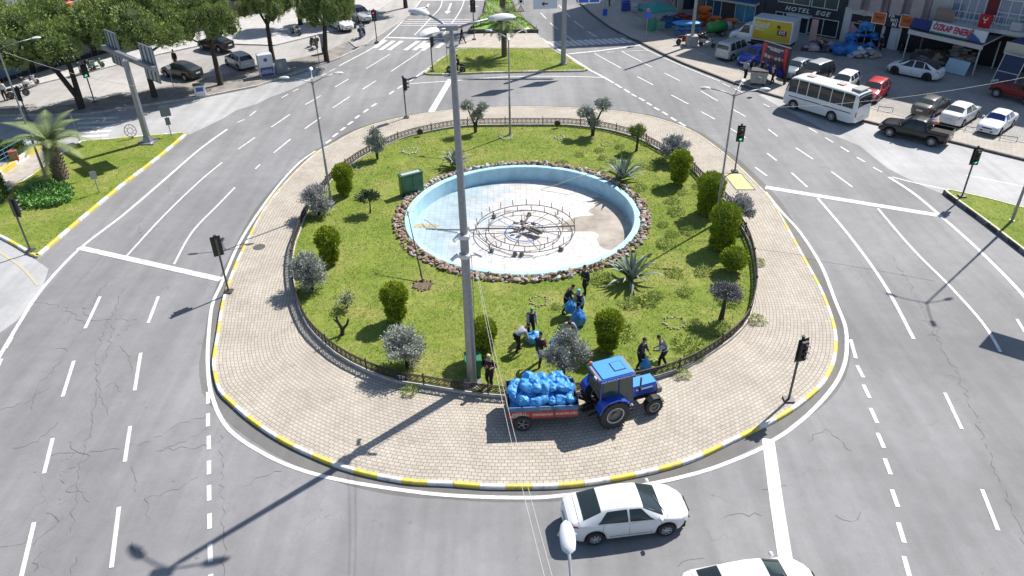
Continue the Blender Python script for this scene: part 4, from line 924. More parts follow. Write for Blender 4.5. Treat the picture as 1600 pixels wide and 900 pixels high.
palm('stout young palm with drooping fronds on the left island', (97, 279), 2.55, 26, 3.0, 1, .46, .13, 2)
palm('palm on the lawn of the median island behind the pool', (788, 88), 3.2, 30, 2.9, 4, .24, .13)
palm('palm on the planted median farther back, only its trunk in view', (786, 32), 9.5, 24, 2.6, 6, .3, .3)
# --- hedges at the left edge, low planting by the street
def hedge(label, c_, d, rz, z=0.0):
    t = thing('hedge', label, 'hedge', (c_.x, c_.y, z), rz); n = int(1300 * (d[0] * d[1] + d[0] * d[2] * 2 + d[1] * d[2] * 2)) // 3
    P_ = nr.uniform(-.5, .5, (n, 3)); f = nr.integers(0, 5, n)
    for ax, sg, kk in ((0, -1, 0), (0, 1, 1), (1, -1, 2), (1, 1, 3), (2, 1, 4)): P_[f == kk, ax] = sg * .5
    N_ = P_.copy(); P_ = P_ * np.array(d) + np.array([0, 0, d[2] / 2]) + nr.normal(0, .03, P_.shape); leaf_cloud('foliage', P_, N_ + [0, 0, .2], .13, [leafmat('hedge_leaf', (.05, .10, .02), (.11, .18, .04), 3)], t, .5, .6)
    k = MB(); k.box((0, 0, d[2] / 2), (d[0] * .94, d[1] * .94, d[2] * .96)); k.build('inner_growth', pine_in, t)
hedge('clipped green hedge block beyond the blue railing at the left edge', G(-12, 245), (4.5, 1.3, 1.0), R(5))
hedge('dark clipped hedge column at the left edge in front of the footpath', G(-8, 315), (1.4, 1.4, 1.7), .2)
# ================================================================== POLES, LAMPS, SIGNALS
def arm_dir(base_xy, px, z):
    p = G(px[0], px[1], z); return Vector((p.x - base_xy.x, p.y - base_xy.y, 0))
def lamp_head(parent, p, d, L, name='lamp_head'):
    "cobra head: p = where the arm ends, d = unit heading"
    k = MB(); S = 8; vs = []; fs = []; n = 8
    side = Vector((-d.y, d.x, 0)); up = Vector((0, 0, 1))
    for j in range(S + 1):
        u = j / S; r = (.22 + .78 * math.sin(math.pi * min(1, .12 + u * .86)) ** .6) if 0 < j < S else .12; c_ = p + d * (u * L) + up * (.05 * L * math.sin(u * 3))
        for q in range(n):
            a = 2 * math.pi * q / n; vs.append(c_ + side * math.cos(a) * .19 * L * r + up * (math.sin(a) * (.13 if math.sin(a) > 0 else .07) * L * r))
    for j in range(S):
        for q in range(n): l = (q + 1) % n; fs.append((j * n + q, j * n + l, (j + 1) * n + l, (j + 1) * n + q))
    fs += [tuple(range(n - 1, -1, -1)), tuple(range(S * n, S * n + n))]
    k.add(vs, fs); o = k.build(name, lamp_white, parent, smooth=50)
    g_ = MB(); g_.blob(p + d * L * .62 + up * (-.04 * L), (.27 * L, .13 * L, .06 * L), 1, 0); g_.build('glass', lamp_glass, o, smooth=True); return o
def lamp_post(label, base, H, heads, r0=.09, r1=.05, headL=.62, group=None, mat=None, poly=10, cat='lamp post'):
    """heads: (dx, dy, dz) of the far end of each arm relative to the pole top"""
    t = thing('street_lamp', label, cat, base, 0, group); k = MB()
    k.tube([(0, 0, -.1), (0, 0, .05)], [r0 * 1.8, r0 * 1.8], 8); k.tube([(0, 0, 0), (0, 0, H * .42), (0, 0, H * .42 + .01), (0, 0, H)], [r0, r0 * .8, r0 * .68, r1], poly); k.tube([(0, 0, H - .1), (0, 0, H + .12)], [r1 * 1.5, r1 * 1.4], 8)
    k.build('pole', mat or galv, t, smooth=40)
    for h in heads:
        v = Vector(h); hor = Vector((v.x, v.y, 0)); L = hor.length; d = hor.normalized(); hl = min(headL, L * .6)
        a1 = d * (L - hl * .95) + Vector((0, 0, v.z)); q = MB(); q.tube([(0, 0, H), Vector((0, 0, H)) + a1 * .5 + Vector((0, 0, .06)), Vector((0, 0, H)) + a1], r1 * .62, 6); q.build('arm', mat or galv, t, smooth=True)
        lamp_head(t, Vector((0, 0, H)) + a1, d, hl)
    return t
# the tall steel column in the lawn
BP = G(738, 599, .18)
bigp = thing('floodlight_column', 'very tall grey steel column on the lawn with three lamp heads and cameras', 'lamp column', BP)
k = MB(); H = 15.1; k.tube([(0, 0, -.05), (0, 0, .02)], [.46, .46], 8)
k.tube([(0, 0, 0), (0, 0, 7.6), (0, 0, 7.61), (-.05, 0, H)], [.23, .175, .16, .11], 12); k.build('pole', galv, bigp, smooth=20)
k = MB(); k.tube([(-.05, 0, H), (-.05, 0, H + .55)], [.08, .06], 8); k.box((-.15, -.1, H + .62), (.7, .3, .16)); k.build('bracket', galv, bigp)
for dx, dy, z in ((-1.30, 1.03, 15.95), (1.78, .46, 15.85), (-.78, -1.05, 15.75)):
    d = Vector((dx, dy, 0)).normalized(); L = Vector((dx, dy, 0)).length; hl = 1.0; e_ = Vector((-.05, 0, H + .5)); a1 = Vector((dx, dy, z)) - d * hl * .6
    q = MB(); q.tube([e_, e_.lerp(a1, .5) + Vector((0, 0, .04)), a1], .045, 6); q.build('arm', galv, bigp, smooth=True); lamp_head(bigp, a1, d, hl)
camw = M('camera_white', (.66, .66, .66), .4)
def cams(zc, n, R_=.34, a0=0):
    q = MB(); q.tube([(0, 0, zc - .09), (0, 0, zc + .09)], .25, 12); q.box((0, -.2, zc), (.42, .1, .14)); q.build('camera_collar', camw, bigp)
    for i in range(n):
        a = a0 + i * 2 * math.pi / n; c_ = Vector((math.cos(a) * R_ * 1.4, math.sin(a) * R_ * 1.4, zc + .06)); q = MB(); q.tube([(math.cos(a) * .2, math.sin(a) * .2, zc), c_], .03, 5); q.tube([c_ + Vector((-math.cos(a) * .12, -math.sin(a) * .12, .1)), c_ + Vector((math.cos(a) * .22, math.sin(a) * .22, -.02))], .075, 8); q.build('camera', camw, bigp)
zc = zat(BP, 404); cams(zc, 3, .36, -.3); cams(zat(BP, 374), 2, .3, -2.2)
q = MB(); q.tube([(.22, -.1, 0), (.26, -.12, zc)], .015, 4); q.build('cable', plastic_blk, bigp)
# cables strung from the column to the near lamp post
near = Vector((1.55, 8.6, 0)); A = BP + Vector((.25, -.1, zat(BP, 372))); wire_m = M('cable_pale', (.45, .43, .42), .6)
for lab, a, b, sag in (('pale overhead cable from the column cameras to the near lamp post', A, Vector((.68, 9.2, 9.2)), .9), ('dark overhead cable beside the pale one, from the column to the near lamp post', A + Vector((.05, 0, -.3)), Vector((.88, 9.2, 9.0)), .75)):
    pts = [a.lerp(b, i / 24) - Vector((0, 0, sag * 4 * (i / 24) * (1 - i / 24))) for i in range(25)]
    q = MB(); q.tube(pts, .007, 4); tag(q.build('overhead_cable', wire_m if 'pale o' in lab else plastic_blk), lab, 'cable', 'overhead cables')
g3 = 'three headed street lamps round the roundabout'
def mk3(label, base_px, top_px_y, heads_px, dz=.35, z0=.18, **kw):
    b = G(*base_px, z0); Ht = zat(b, top_px_y) - z0; hs = []
    for h in heads_px: p = G(h[0], h[1], z0 + Ht + dz); hs.append((p.x - b.x, p.y - b.y, dz))
    return lamp_post(label, b, Ht, hs, group=g3, **kw)
def lim(hs, m): return hs
H8 = [(-1.95 * math.cos(R(a)), -1.95 * math.sin(R(a)), .35) for a in (0,)]
def tri(label, base_px, top_y, angs, L=1.9, z0=.18, **kw):
    b = G(*base_px, z0); Ht = zat(b, top_y) - z0
    return lamp_post(label, b, Ht, [(L * math.cos(R(a)), L * math.sin(R(a)), .38) for a in angs], group=g3, **kw)
tri('thin three headed street lamp rising behind the silvery bush at the left fence', (519, 324), 130, (185, 20, 103), 1.85)
tri('thin three headed street lamp behind the broad conifer at the right fence', (1118, 350), 150, (172, -4, 60), 1.9)
tri('thin street lamp in the lawn behind the pool with a stone ring at its foot', (797, 211), 60, (152, 35, 270), 1.9)
tri('grey street lamp on the right traffic island, its head outside the photo', (1581, 345), -20, (140, 20, 260), 1.9, .25)
tri('street lamp at the left edge of the left island with one long arm', (71, 275), 77, (28,), 2.6, .13)
lp = lamp_post('near street lamp at the bottom edge, its white head seen from above', (1.07, 7.9, 0), 9.55, [(-.05, 2.75, .38)], headL=.85, r0=.1, r1=.06, group=g3)
# concrete utility pole by the parking
up_ = thing('utility_pole', 'square concrete utility pole in a concrete block by the parked motorbikes', 'pole', G(1080, 72, .12)); k = MB(); k.tube([(0, 0, 0), (0, 0, 12)], [.2, .13], 4); conc = M('old_concrete', (.36, .34, .31), .9, var=.2, scale=2); k.build('pole', conc, up_)
k = MB(); k.box((0, 0, .55), (1.1, 1.0, 1.1), bevel=.03); k.build('base_block', conc, up_)
# median gantry pole with hanging signs
mp_ = G(880, 100, .14); gp = thing('sign_gantry', 'thick steel pole on the median island carrying the overhead direction signs', 'sign gantry', mp_)
k = MB(); k.tube([(0, 0, 0), (0, 0, .1)], [.42, .42], 8); k.tube([(0, 0, 0), (0, 0, 8.6)], [.26, .2], 12); k.build('pole', galv, gp, smooth=40)
k = MB(); k.bar((-4.2, 1.3, 8.3), (4.2, -1.3 + 2.2, 8.3), .22, .3); k.build('beam', galv, gp)
sb = M('sign_blue', (.02, .10, .55), .5); sw = M('sign_white', (.55, .62, .68), .5); sgr = M('sign_grey_back', (.33, .35, .37), .45, .4); blk = M('sign_black', (.02, .02, .025), .5); wht = M('sign_lettering_white', (.75, .75, .75), .5); red = M('sign_red', (.5, .02, .02), .5)
def facing(v):   # rotation so that local -Y looks along v
    return math.atan2(v.y, v.x) + math.pi / 2
rzc = R(6)
z_ = 6.0; p = G(852, 16, z_) - mp_; sg = empty('direction_sign', (p.x, p.y, 0), rzc, gp); 
q = MB(); q.box((0, 0, z_ + 1.35), (2.1, .06, 2.7)); q.box((0, .04, z_ + 1.35), (2.16, .04, 2.76)); w_ = q.build('panel', sw, sg); text_mesh('lettering', 'MERKEZ', .5, blk, w_, (0, -.035, z_ + 1.12), (R(90), 0, 0), .004); 
q = MB(); q.bar((.22, -.04, z_ + .42), (-.1, -.04, z_ + .42), .01, .12); q.add([(-.1, -.045, z_ + .62), (-.36, -.045, z_ + .42), (-.1, -.045, z_ + .22)], [(0, 1, 2)]); q.build('arrow', blk, w_)
p = G(920, 6, z_) - mp_; sg = empty('direction_sign', (p.x, p.y, 0), rzc, gp); q = MB(); q.box((0, 0, z_ + 1.2), (2.1, .06, 2.6)); w_ = q.build('panel', sb, sg); q = MB(); q.box((0, -.04, z_ + 1.2), (1.9, .02, 2.4)); q.box((0, -.035, z_ + 1.2), (2.1, .02, 2.6), mi=1); q.build('border', [sb, wht], w_); q = MB(); q.box((0, -.06, z_ + .3), (.12, .02, .5)); q.build('arrow', wht, w_)
# left gantry with sign backs (bare metal rear sides)
gb = G(232, 222, .12); gl = thing('sign_gantry', 'grey steel T shaped gantry with two direction signs seen from behind on the left island', 'sign gantry', gb); Hg = zat(gb, 95) - .1
k = MB(); k.box((0, 0, .04), (1.3, 1.3, .12)); k.tube([(0, 0, .1), (0, 0, .5)], [.42, .3], 8); k.tube([(0, 0, 0), (0, 0, Hg)], [.26, .22], 8); k.build('pole', galv, gl)
pa = G(162, 76, Hg) - gb; pb = G(243, 111, Hg) - gb; pa.z = pb.z = Hg; dv = (pb - pa); dvn = dv.normalized()
k = MB(); k.bar(pa, pb, .3, .34); k.build('beam', galv, gl)
nrm = Vector((dvn.y, -dvn.x, 0));  nrm = nrm if nrm.y < 0 else -nrm
for tt, w_ in ((.16, 1.9), (.84, 2.1)):
    c_ = pa.lerp(pb, tt) - nrm * .28; q = MB(); rz_ = math.atan2(dvn.y, dvn.x); q.box((0, 0, 0), (w_, .05, 2.5))
    o = q.build('sign_panel', M('sign_back', (.40, .43, .46), .5, .2), gl, loc=c_ + Vector((0, 0, .1)), rz=rz_)
    q = MB()
    for x in (-.62, 0, .62): q.box((x * w_ / 2, -.06, 0), (.09, .08, 2.4))
    for x in (-1, 1): q.box((x * w_ / 2, 0, 0), (.06, .1, 2.5))
    for z in (-1, 1): q.box((0, 0, z * 1.25), (w_, .1, .06))
    q.build('stiffener', M('sign_rib', (.16, .18, .2), .5, .3), o)
# --- traffic lights
tl_m = M('signal_housing', (.018, .018, .02), .5); tl_pole = M('signal_pole', (.10, .10, .10), .5, .4)
lens = {c_: M('lens_' + c_, tuple(x * .12 for x in v), .3) for c_, v in (('red', (.6, .05, .03)), ('amber', (.6, .35, .03)), ('green', (.03, .5, .3)))}
litm = {'green': M('lens_green_lit', (.05, .6, .35), .4, emit=(.05, 1, .5, .7)), 'red': M('lens_red_lit', (.7, .05, .03), .4, emit=(1, .06, .03, .7))}
def signal(label, px, look, lit=None, z0=.15, H=2.35, size=1.0, tp=None):
    """look = compass the lenses face, degrees"""
    b = G(*px, z0); t = thing('traffic_light', label, 'traffic light', b, 0, 'traffic lights on black poles')
    k = MB(); k.box((0, 0, .03), (.42, .42, .1)); k.tube([(0, 0, 0), (0, 0, H + .9 * size)], .055, 8); k.build('pole', tl_pole, t)
    hd = empty('signal_head', (0, 0, H), R(look - 270), t); o_ = MB()
    o_.box((0, -.16, .45 * size), (.34 * size, .2, .95 * size), bevel=.03); o_.box((0, -.075, .45 * size), (.52 * size, .02, 1.15 * size)); o_.tube([(0, 0, .9 * size), (0, 0, 1.12 * size)], [.05, .08], 8)
    hb = o_.build('housing', tl_m, hd)
    for i, c_ in enumerate(('green', 'amber', 'red')):
        z = (.15 + .3 * i) * size; q = MB(); q.lathe([(0, 0), (.095 * size, 0), (.095 * size, .012), (0, .03)], 12, axis='Y', c=(0, -.262, z)); q.v = [(v[0], -.524 - v[1], v[2]) for v in q.v]; q.build('lens', litm[c_] if lit == c_ else lens[c_], hb)
        q = MB(); pts = [(.115 * size * math.cos(a), 0, z + .115 * size * math.sin(a)) for a in [math.pi * j / 6 for j in range(7)]]
        vs = [(x, -.26, zz) for x, _, zz in pts] + [(x * .95, -.44, zz - .01) for x, _, zz in pts]; q.add(vs, [(j, j + 1, j + 8, j + 7) for j in range(6)]); q.build('visor', tl_m, hb)
    return t
signal('black traffic light on the left paving edge facing the left lanes away from the pool', (357.5, 456), 120)
signal('black traffic light nearest the camera at the lower right edge of the paving', (1232, 625), 290)
signal('black traffic light with a green signal at the back right of the paving', (1148, 268), 262, 'green')
signal('black traffic light with a green signal on the tip of the right traffic island', (1503, 307), 262, 'green', .25)
signal('black traffic light seen from the side at the back left edge of the paving', (635, 184), 20)
signal('black traffic light seen from behind at the lower tip of the left island', (48, 392), 75, None, .13)
signal('black traffic light on the tip of the median island behind the pool', (676, 111), 20, None, .14)
signal('tall double sided black traffic light at the planter of the far crossing', (741, 62), 260, None, .1, 3.0, 1.1)
signal('red traffic light on the left pavement by the far crossing', (589, 66), 265, 'red', .1)
signal('traffic light in the shade behind the forked pine', (148, 160), 300, 'green', .1)
signal('short traffic light behind the street lamp at the left edge', (46, 190), 250, None, .1, 1.9)
# --- small signs
def post_sign(name, label, px, parts, H, z0=.1, rz=0.0, r=.035, cat='sign', group=None):
    t = thing(name, label, cat, G(*px, z0), rz, group); k = MB(); k.tube([(0, 0, 0), (0, 0, H)], r, 6); k.build('post', galv, t)
    for nm, shape, w_, z, m_ in parts:
        q = MB()
        if shape == 'rect': q.box((0, -.05, z), (w_[0], .03, w_[1]))
        elif shape == 'tri': q.add([(-w_ / 2, -.05, z - w_ * .4), (w_ / 2, -.05, z - w_ * .4), (0, -.05, z + w_ * .45), (-w_ / 2, -.02, z - w_ * .4), (w_ / 2, -.02, z - w_ * .4), (0, -.02, z + w_ * .45)], [(0, 1, 2), (5, 4, 3), (0, 3, 4, 1), (1, 4, 5, 2), (2, 5, 3, 0)])
        elif shape == 'triinner': q.add([(-w_ / 2, -.056, z - w_ * .4), (w_ / 2, -.056, z - w_ * .4), (0, -.056, z + w_ * .45)], [(0, 1, 2)])
        elif shape == 'inv': q.add([(-w_ / 2, -.05, z + w_ * .4), (w_ / 2, -.05, z + w_ * .4), (0, -.05, z - w_ * .45), (-w_ / 2, -.02, z + w_ * .4), (w_ / 2, -.02, z + w_ * .4), (0, -.02, z - w_ * .45)], [(2, 1, 0), (3, 4, 5), (1, 4, 3, 0), (2, 5, 4, 1), (0, 3, 5, 2)])
        elif shape == 'disc': q.lathe([(0, -.02), (w_, -.02), (w_, .02), (0, .02)], 16, axis='Y', c=(0, -.04, z))
        q.build(nm, m_, t)
    return t
post_sign('road_sign', 'post with two red bordered warning triangles and a square plate on the planted median', (814, 42), [('triangle_plate', 'tri', .85, 3.5, red), ('triangle_face', 'triinner', .6, 3.5, wht), ('square_plate', 'rect', (.66, .66), 2.75, wht), ('picture', 'rect', (.3, .3), 2.75, blk), ('triangle_plate', 'tri', .85, 2.0, red), ('triangle_face', 'triinner', .6, 2.0, wht)], 3.9, .3)
post_sign('crossing_sign', 'blue pedestrian crossing sign on a post with an orange beacon on top', (1009, 64), [('plate', 'rect', (.62, .62), 2.7, sb), ('white_triangle', 'triinner', .42, 2.68, wht), ('beacon', 'disc', .17, 3.15, M('beacon_orange', (.6, .16, .05), .5))], 3.2, .13)
post_sign('yield_sign', 'triangular yield sign seen from behind beside the grey litter bin', (508, 93), [('plate', 'inv', .85, 2.2, sgr)], 2.4)
post_sign('yield_sign', 'triangular yield sign seen from behind on the median island', (699, 98), [('plate', 'inv', .85, 2.3, sgr)], 2.5, .14)
post_sign('small_sign', 'plain blue and white sign on a low post in the shaded far pavement', (945, 26), [('plate', 'rect', (.55, .75), .5, sb), ('top_plate', 'rect', (.7, .3), 2.2, wht)], 2.3, .13)
post_sign('small_sign', 'small round sign on a thin post in the pine shade', (275, 150), [('plate', 'disc', .2, 2.6, wht)], 2.7)
post_sign('sign_post', 'thin bare sign post in front of the umbrella pine beside the poster cabinet', (499, 99), [('plate', 'rect', (.1, .4), 2.6, sgr)], 2.8)
post_sign('back_to_back_sign', 'grey two plate sign seen from behind near the end of the left island', (268, 212), [('plate', 'rect', (.75, .8), 2.0, M('sign_rib', (.16, .18, .2))), ('lower_plate', 'rect', (.35, .6), 1.2, M('sign_rib', (.16, .18, .2)))], 2.4, .13, .5)
post_sign('small_sign', 'small grey sign on a thin post beside the left island kerb', (155, 301), [('plate', 'rect', (.4, .55), 1.3, sgr)], 1.6, .13, .4)
post_sign('sign_post', 'thin leaning post beyond the palm at the edge of the side road', (125, 222), [('plate', 'rect', (.1, .3), 2.0, sgr)], 2.3, .05)
wheel = thing('ring_emblem', 'black open wheel shaped emblem standing in the left island grass', 'emblem', G(207, 216, .13), R(20)); k = MB(); k.tube([(.42 * math.cos(a), 0, .62 + .5 * math.sin(a)) for a in [i * math.pi / 12 for i in range(24)]], .025, 5, closed=True)
k.tube([(.2 * math.cos(a), 0, .62 + .24 * math.sin(a)) for a in [i * math.pi / 8 for i in range(16)]], .02, 4, closed=True)
for i in range(8): a = i * math.pi / 4; k.tube([(.2 * math.cos(a), 0, .62 + .24 * math.sin(a)), (.42 * math.cos(a), 0, .62 + .5 * math.sin(a))], .015, 4)
k.tube([(0, 0, 0), (0, 0, .14)], .05, 6); k.build('ring', plastic_blk, wheel)
# --- boxes, bins and cabinets
gm = M('cabinet_green', (.015, .10, .04), .35, var=.3, scale=2)
cb = thing('utility_cabinet', 'dark green metal utility cabinet with a pale lid at the left rim of the pool', 'cabinet', G(644, 302, .18), R(30)); k = MB(); k.box((0, 0, .72), (1.55, .5, 1.4), bevel=.02); k.build('body', gm, cb)
k = MB(); k.box((0, 0, 1.45), (1.62, .58, .06)); k.build('lid', gm, cb); k = MB(); k.box((0, 0, 1.49), (1.3, .34, .02)); k.build('lid_top', M('lid_grey', (.4, .42, .42), .5), cb)
for x in (-.38, .38): k = MB(); k.box((x, -.265, .74), (.7, .03, 1.25)); k.build('door', gm, cb)
bn = thing('waste_bin', 'dark green plastic bin standing right behind the tall steel column', 'bin', G(740, 585, .18), .1); k = MB(); k.box((0, 0, .5), (.62, .62, .95), taper=1.12); k.build('body', M('bin_green', (.02, .16, .08), .5), bn); k = MB(); k.box((0, 0, 1.02), (.78, .76, .09), bevel=.03); k.build('lid', M('bin_green', (0, 0, 0)), bn)
pc = thing('poster_cabinet', 'tall white poster cabinet with dark blue lettering under the pine', 'cabinet', G(418, 118, .12), R(25)); k = MB(); k.box((0, 0, 1.05), (1.35, .9, 2.05), bevel=.03); k.build('body', M('poster_white', (.52, .55, .58), .5), pc)
k = MB(); k.box((0, -.46, .5), (1.2, .02, .85)); k.build('blue_panel', M('poster_navy', (.05, .07, .25), .5), pc); text_mesh('lettering', 'NAZİLLİ\nBELEDİYESİ', .22, wht, pc, (0, -.475, .5), (R(90), 0, 0), .003); k = MB(); k.lathe([(0, 0), (.18, 0), (.18, .02), (0, .02)], 14, axis='Y', c=(0, -.46, 1.6)); k.build('emblem', M('poster_navy', (0, 0, 0)), pc)
gc = thing('grey_cabinet', 'low grey electrical cabinet beside the white poster cabinet', 'cabinet', G(441, 114, .12), R(25)); k = MB(); k.box((0, 0, .65), (1.1, .5, 1.25), bevel=.03); k.build('body', M('cabinet_grey', (.2, .23, .25), .5), gc); k = MB(); k.box((-.1, -.26, .75), (.3, .02, .5)); k.build('label_plate', sgr, gc)
lb = thing('litter_bin', 'narrow grey litter bin beside the yield sign on the left verge', 'bin', G(508, 83, .12), 0); k = MB(); k.box((0, 0, .85), (.55, .5, 1.5), bevel=.05); k.build('body', M('bin_grey', (.25, .25, .24), .6, var=.3, scale=3), lb); k = MB(); k.box((0, -.26, .5), (.4, .02, .4)); k.build('opening', plastic_blk, lb)
ab = thing('sandwich_board', 'small dark sandwich board in a tuft of weeds beside the parked cars on the left', 'board', G(552, 44, .1), .2); k = MB(); k.box((0, -.15, .5), (.75, .05, 1.0), rot=Euler((R(-10), 0, 0))); k.box((0, .15, .5), (.75, .05, 1.0), rot=Euler((R(10), 0, 0))); k.build('panel', M('board_dark', (.05, .09, .08), .6), ab); k = MB(); k.box((0, -.2, .62), (.5, .02, .25), rot=Euler((R(-10), 0, 0))); k.build('note', wht, ab)
tc_ = thing('waste_container', 'grey galvanised four wheeled waste container on the right pavement behind the lamp head', 'container', G(1184, 132, .14), R(-20)); k = MB(); k.box((0, 0, .75), (1.35, 1.0, 1.0), taper=1.1); k.build('body', M('zinc', (.33, .33, .31), .6, .3, var=.2, scale=3), tc_); k = MB(); k.box((0, 0, 1.3), (1.5, 1.15, .14), bevel=.05); k.build('lid', M('rubber_lid', (.06, .06, .06), .7), tc_)
for x in (-.5, .5):
    for y in (-.4, .4): k = MB(); k.lathe([(0, -.03), (.1, -.03), (.1, .03), (0, .03)], 10, axis='Y', c=(x, y, .12)); k.build('wheel', tyre_m, tc_)
rb = thing('red_brown_box', 'small red brown box fixed at the end of the blue railing', 'box', G(24, 250, .35), R(25)); k = MB(); k.box((0, 0, .35), (.55, .45, .75), bevel=.02); k.build('body', M('terracotta', (.33, .09, .05), .7), rb)
rl = thing('blue_railing', 'blue metal railing along the painted kerb wall on the left', 'railing', G(28, 262, 0)); A_, B_ = G(-40, 292) - G(28, 262), G(62, 232) - G(28, 262); k = MB(); off = Vector((-.3, .5, 0))
for h_ in (.55, .85, 1.15): k.tube([A_ + off + Vector((0, 0, h_)), B_ + off + Vector((0, 0, h_))], .022, 5)
k.build('rail', M('rail_blue', (.12, .25, .38), .5), rl)
for i in range(7): k = MB(); p = A_.lerp(B_, i / 6) + off; k.tube([p + Vector((0, 0, .1)), p + Vector((0, 0, 1.18))], .03, 6); k.build('post', M('rail_blue', (0, 0, 0)), rl)
for i, (x, y) in enumerate(((1383, 174), (1520, 206), (1575, 220))):
    hp = thing('bike_hoop', ['low dark metal hoop in the parking edge behind the minibus', 'low dark metal hoop behind the white sedan', 'low dark metal hoop at the nose of the boxy white car'][i], 'hoop', G(x, y, .13), R(-25)); k = MB(); k.tube([(-.55, 0, 0), (-.55, 0, .35), (.55, 0, .35), (.55, 0, 0)], .03, 5); k.build('bar', plastic_blk, hp)
# overhead cable at the right
q = MB(); a = G(1195, 168, 6.8); b = G(1640, 113, 9.5); q.tube([a.lerp(b, i / 16) - Vector((0, 0, .4 * 4 * (i / 16) * (1 - i / 16))) for i in range(17)], .013, 4); tag(q.build('overhead_cable', wire_m), 'pale overhead cable above the parked cars at the right', 'cable', 'overhead cables')
q = MB(); a = G(4, 80, 8.5); b = G(215, 135, 6.0); q.tube([a.lerp(b, i / 16) - Vector((0, 0, .3 * 4 * (i / 16) * (1 - i / 16))) for i in range(17)], .013, 4); tag(q.build('overhead_cable', wire_m), 'pale overhead cable from the left edge lamp towards the gantry', 'cable', 'overhead cables')
# road direction sign beyond the right edge of the view: it throws the dark four sided shadow on the right lanes
rs_a = math.atan2(-.594, .805); rs = thing('roadside_sign', 'large road sign on a tall pole just beyond the right edge, throwing a four sided shadow on the lanes', 'road sign', (26.73 + .805 * 3.6, 33.21 - .594 * 3.6, 0), rs_a)
rs['label'] = 'large road sign on a pole beyond the right edge, its shadow on the lanes'
k = MB(); k.tube([(0, .25, 0), (0, .25, 7.3)], .16, 10); k.build('pole', galv, rs); k = MB(); k.box((-1.7, 0, 6.0), (3.8, .08, 1.95)); k.build('panel', sb, rs); k = MB(); k.bar((-3.4, .1, 6.4), (0, .1, 6.4), .08, .1); k.bar((-3.4, .1, 5.5), (0, .1, 5.5), .08, .1); k.build('beam', galv, rs)
wb1 = thing('kiosk_box', 'small white and blue box on the shaded left verge between two pines', 'box', G(314, 149, .14), R(20)); k = MB(); k.box((0, 0, .5), (.95, .6, .95), bevel=.04); k.build('body', M('poster_white', (.5, .5, .5)), wb1); k = MB(); k.box((0, -.31, .62), (.6, .02, .35)); k.build('blue_panel', M('poster_navy', (0, 0, 0)), wb1); k = MB(); k.box((0, 0, 1.0), (1.02, .66, .06)); k.build('lid', M('board_dark2', (.06, .07, .08), .6), wb1)
# ================================================================== VEHICLES
def interp(tab, x):
    if x <= tab[0][0]: return tab[0][1]
    for (x0, y0), (x1, y1) in zip(tab, tab[1:]):
        if x <= x1: return y0 + (y1 - y0) * (x - x0) / (x1 - x0) if x1 > x0 else y1
    return tab[-1][1]
def sinterp(tab, x):
    "smoothed table"
    h = .05; return (interp(tab, x - h) + 2 * interp(tab, x) + interp(tab, x + h)) / 4
def wheel_obj(parent, x, y, r, w, side, rim=None, spokes=6, hub=.6):
    e_ = empty('wheel', (x, y, r), 0, parent); k = MB()
    k.lathe([(r * .62, -w / 2), (r * .93, -w / 2), (r, -w * .3), (r, w * .3), (r * .93, w / 2), (r * .62, w / 2)], 22, axis='Y', cap=False); k.build('tyre', tyre_m, e_, smooth=50)
    k = MB(); s_ = 1 if side > 0 else -1; k.lathe([(0, 0), (r * .64, 0)], 18, axis='Y', cap=False); k.v = [(v[0], s_ * w * .12, v[2]) for v in k.v]; k.mi = 0
    n0 = len(k.f)
    k.lathe([(r * .57, -w * .46), (r * .65, -w * .46), (r * .65, w * .46), (r * .57, w * .46)], 20, axis='Y', mi=1, cap=False)
    for i in range(spokes):
        a = 2 * math.pi * i / spokes; k.bar((r * .08 * math.cos(a), s_ * w * .33, r * .08 * math.sin(a)), (r * .6 * math.cos(a), s_ * w * .4, r * .6 * math.sin(a)), r * .17, r * .13, mi=1)
    k.lathe([(0, -.01), (r * .17, -.01), (r * .17, .01), (0, .01)], 10, axis='Y', c=(0, s_ * w * .36, 0), mi=1); k.build('rim', [plastic_blk, rim or rim_m], e_); return e_
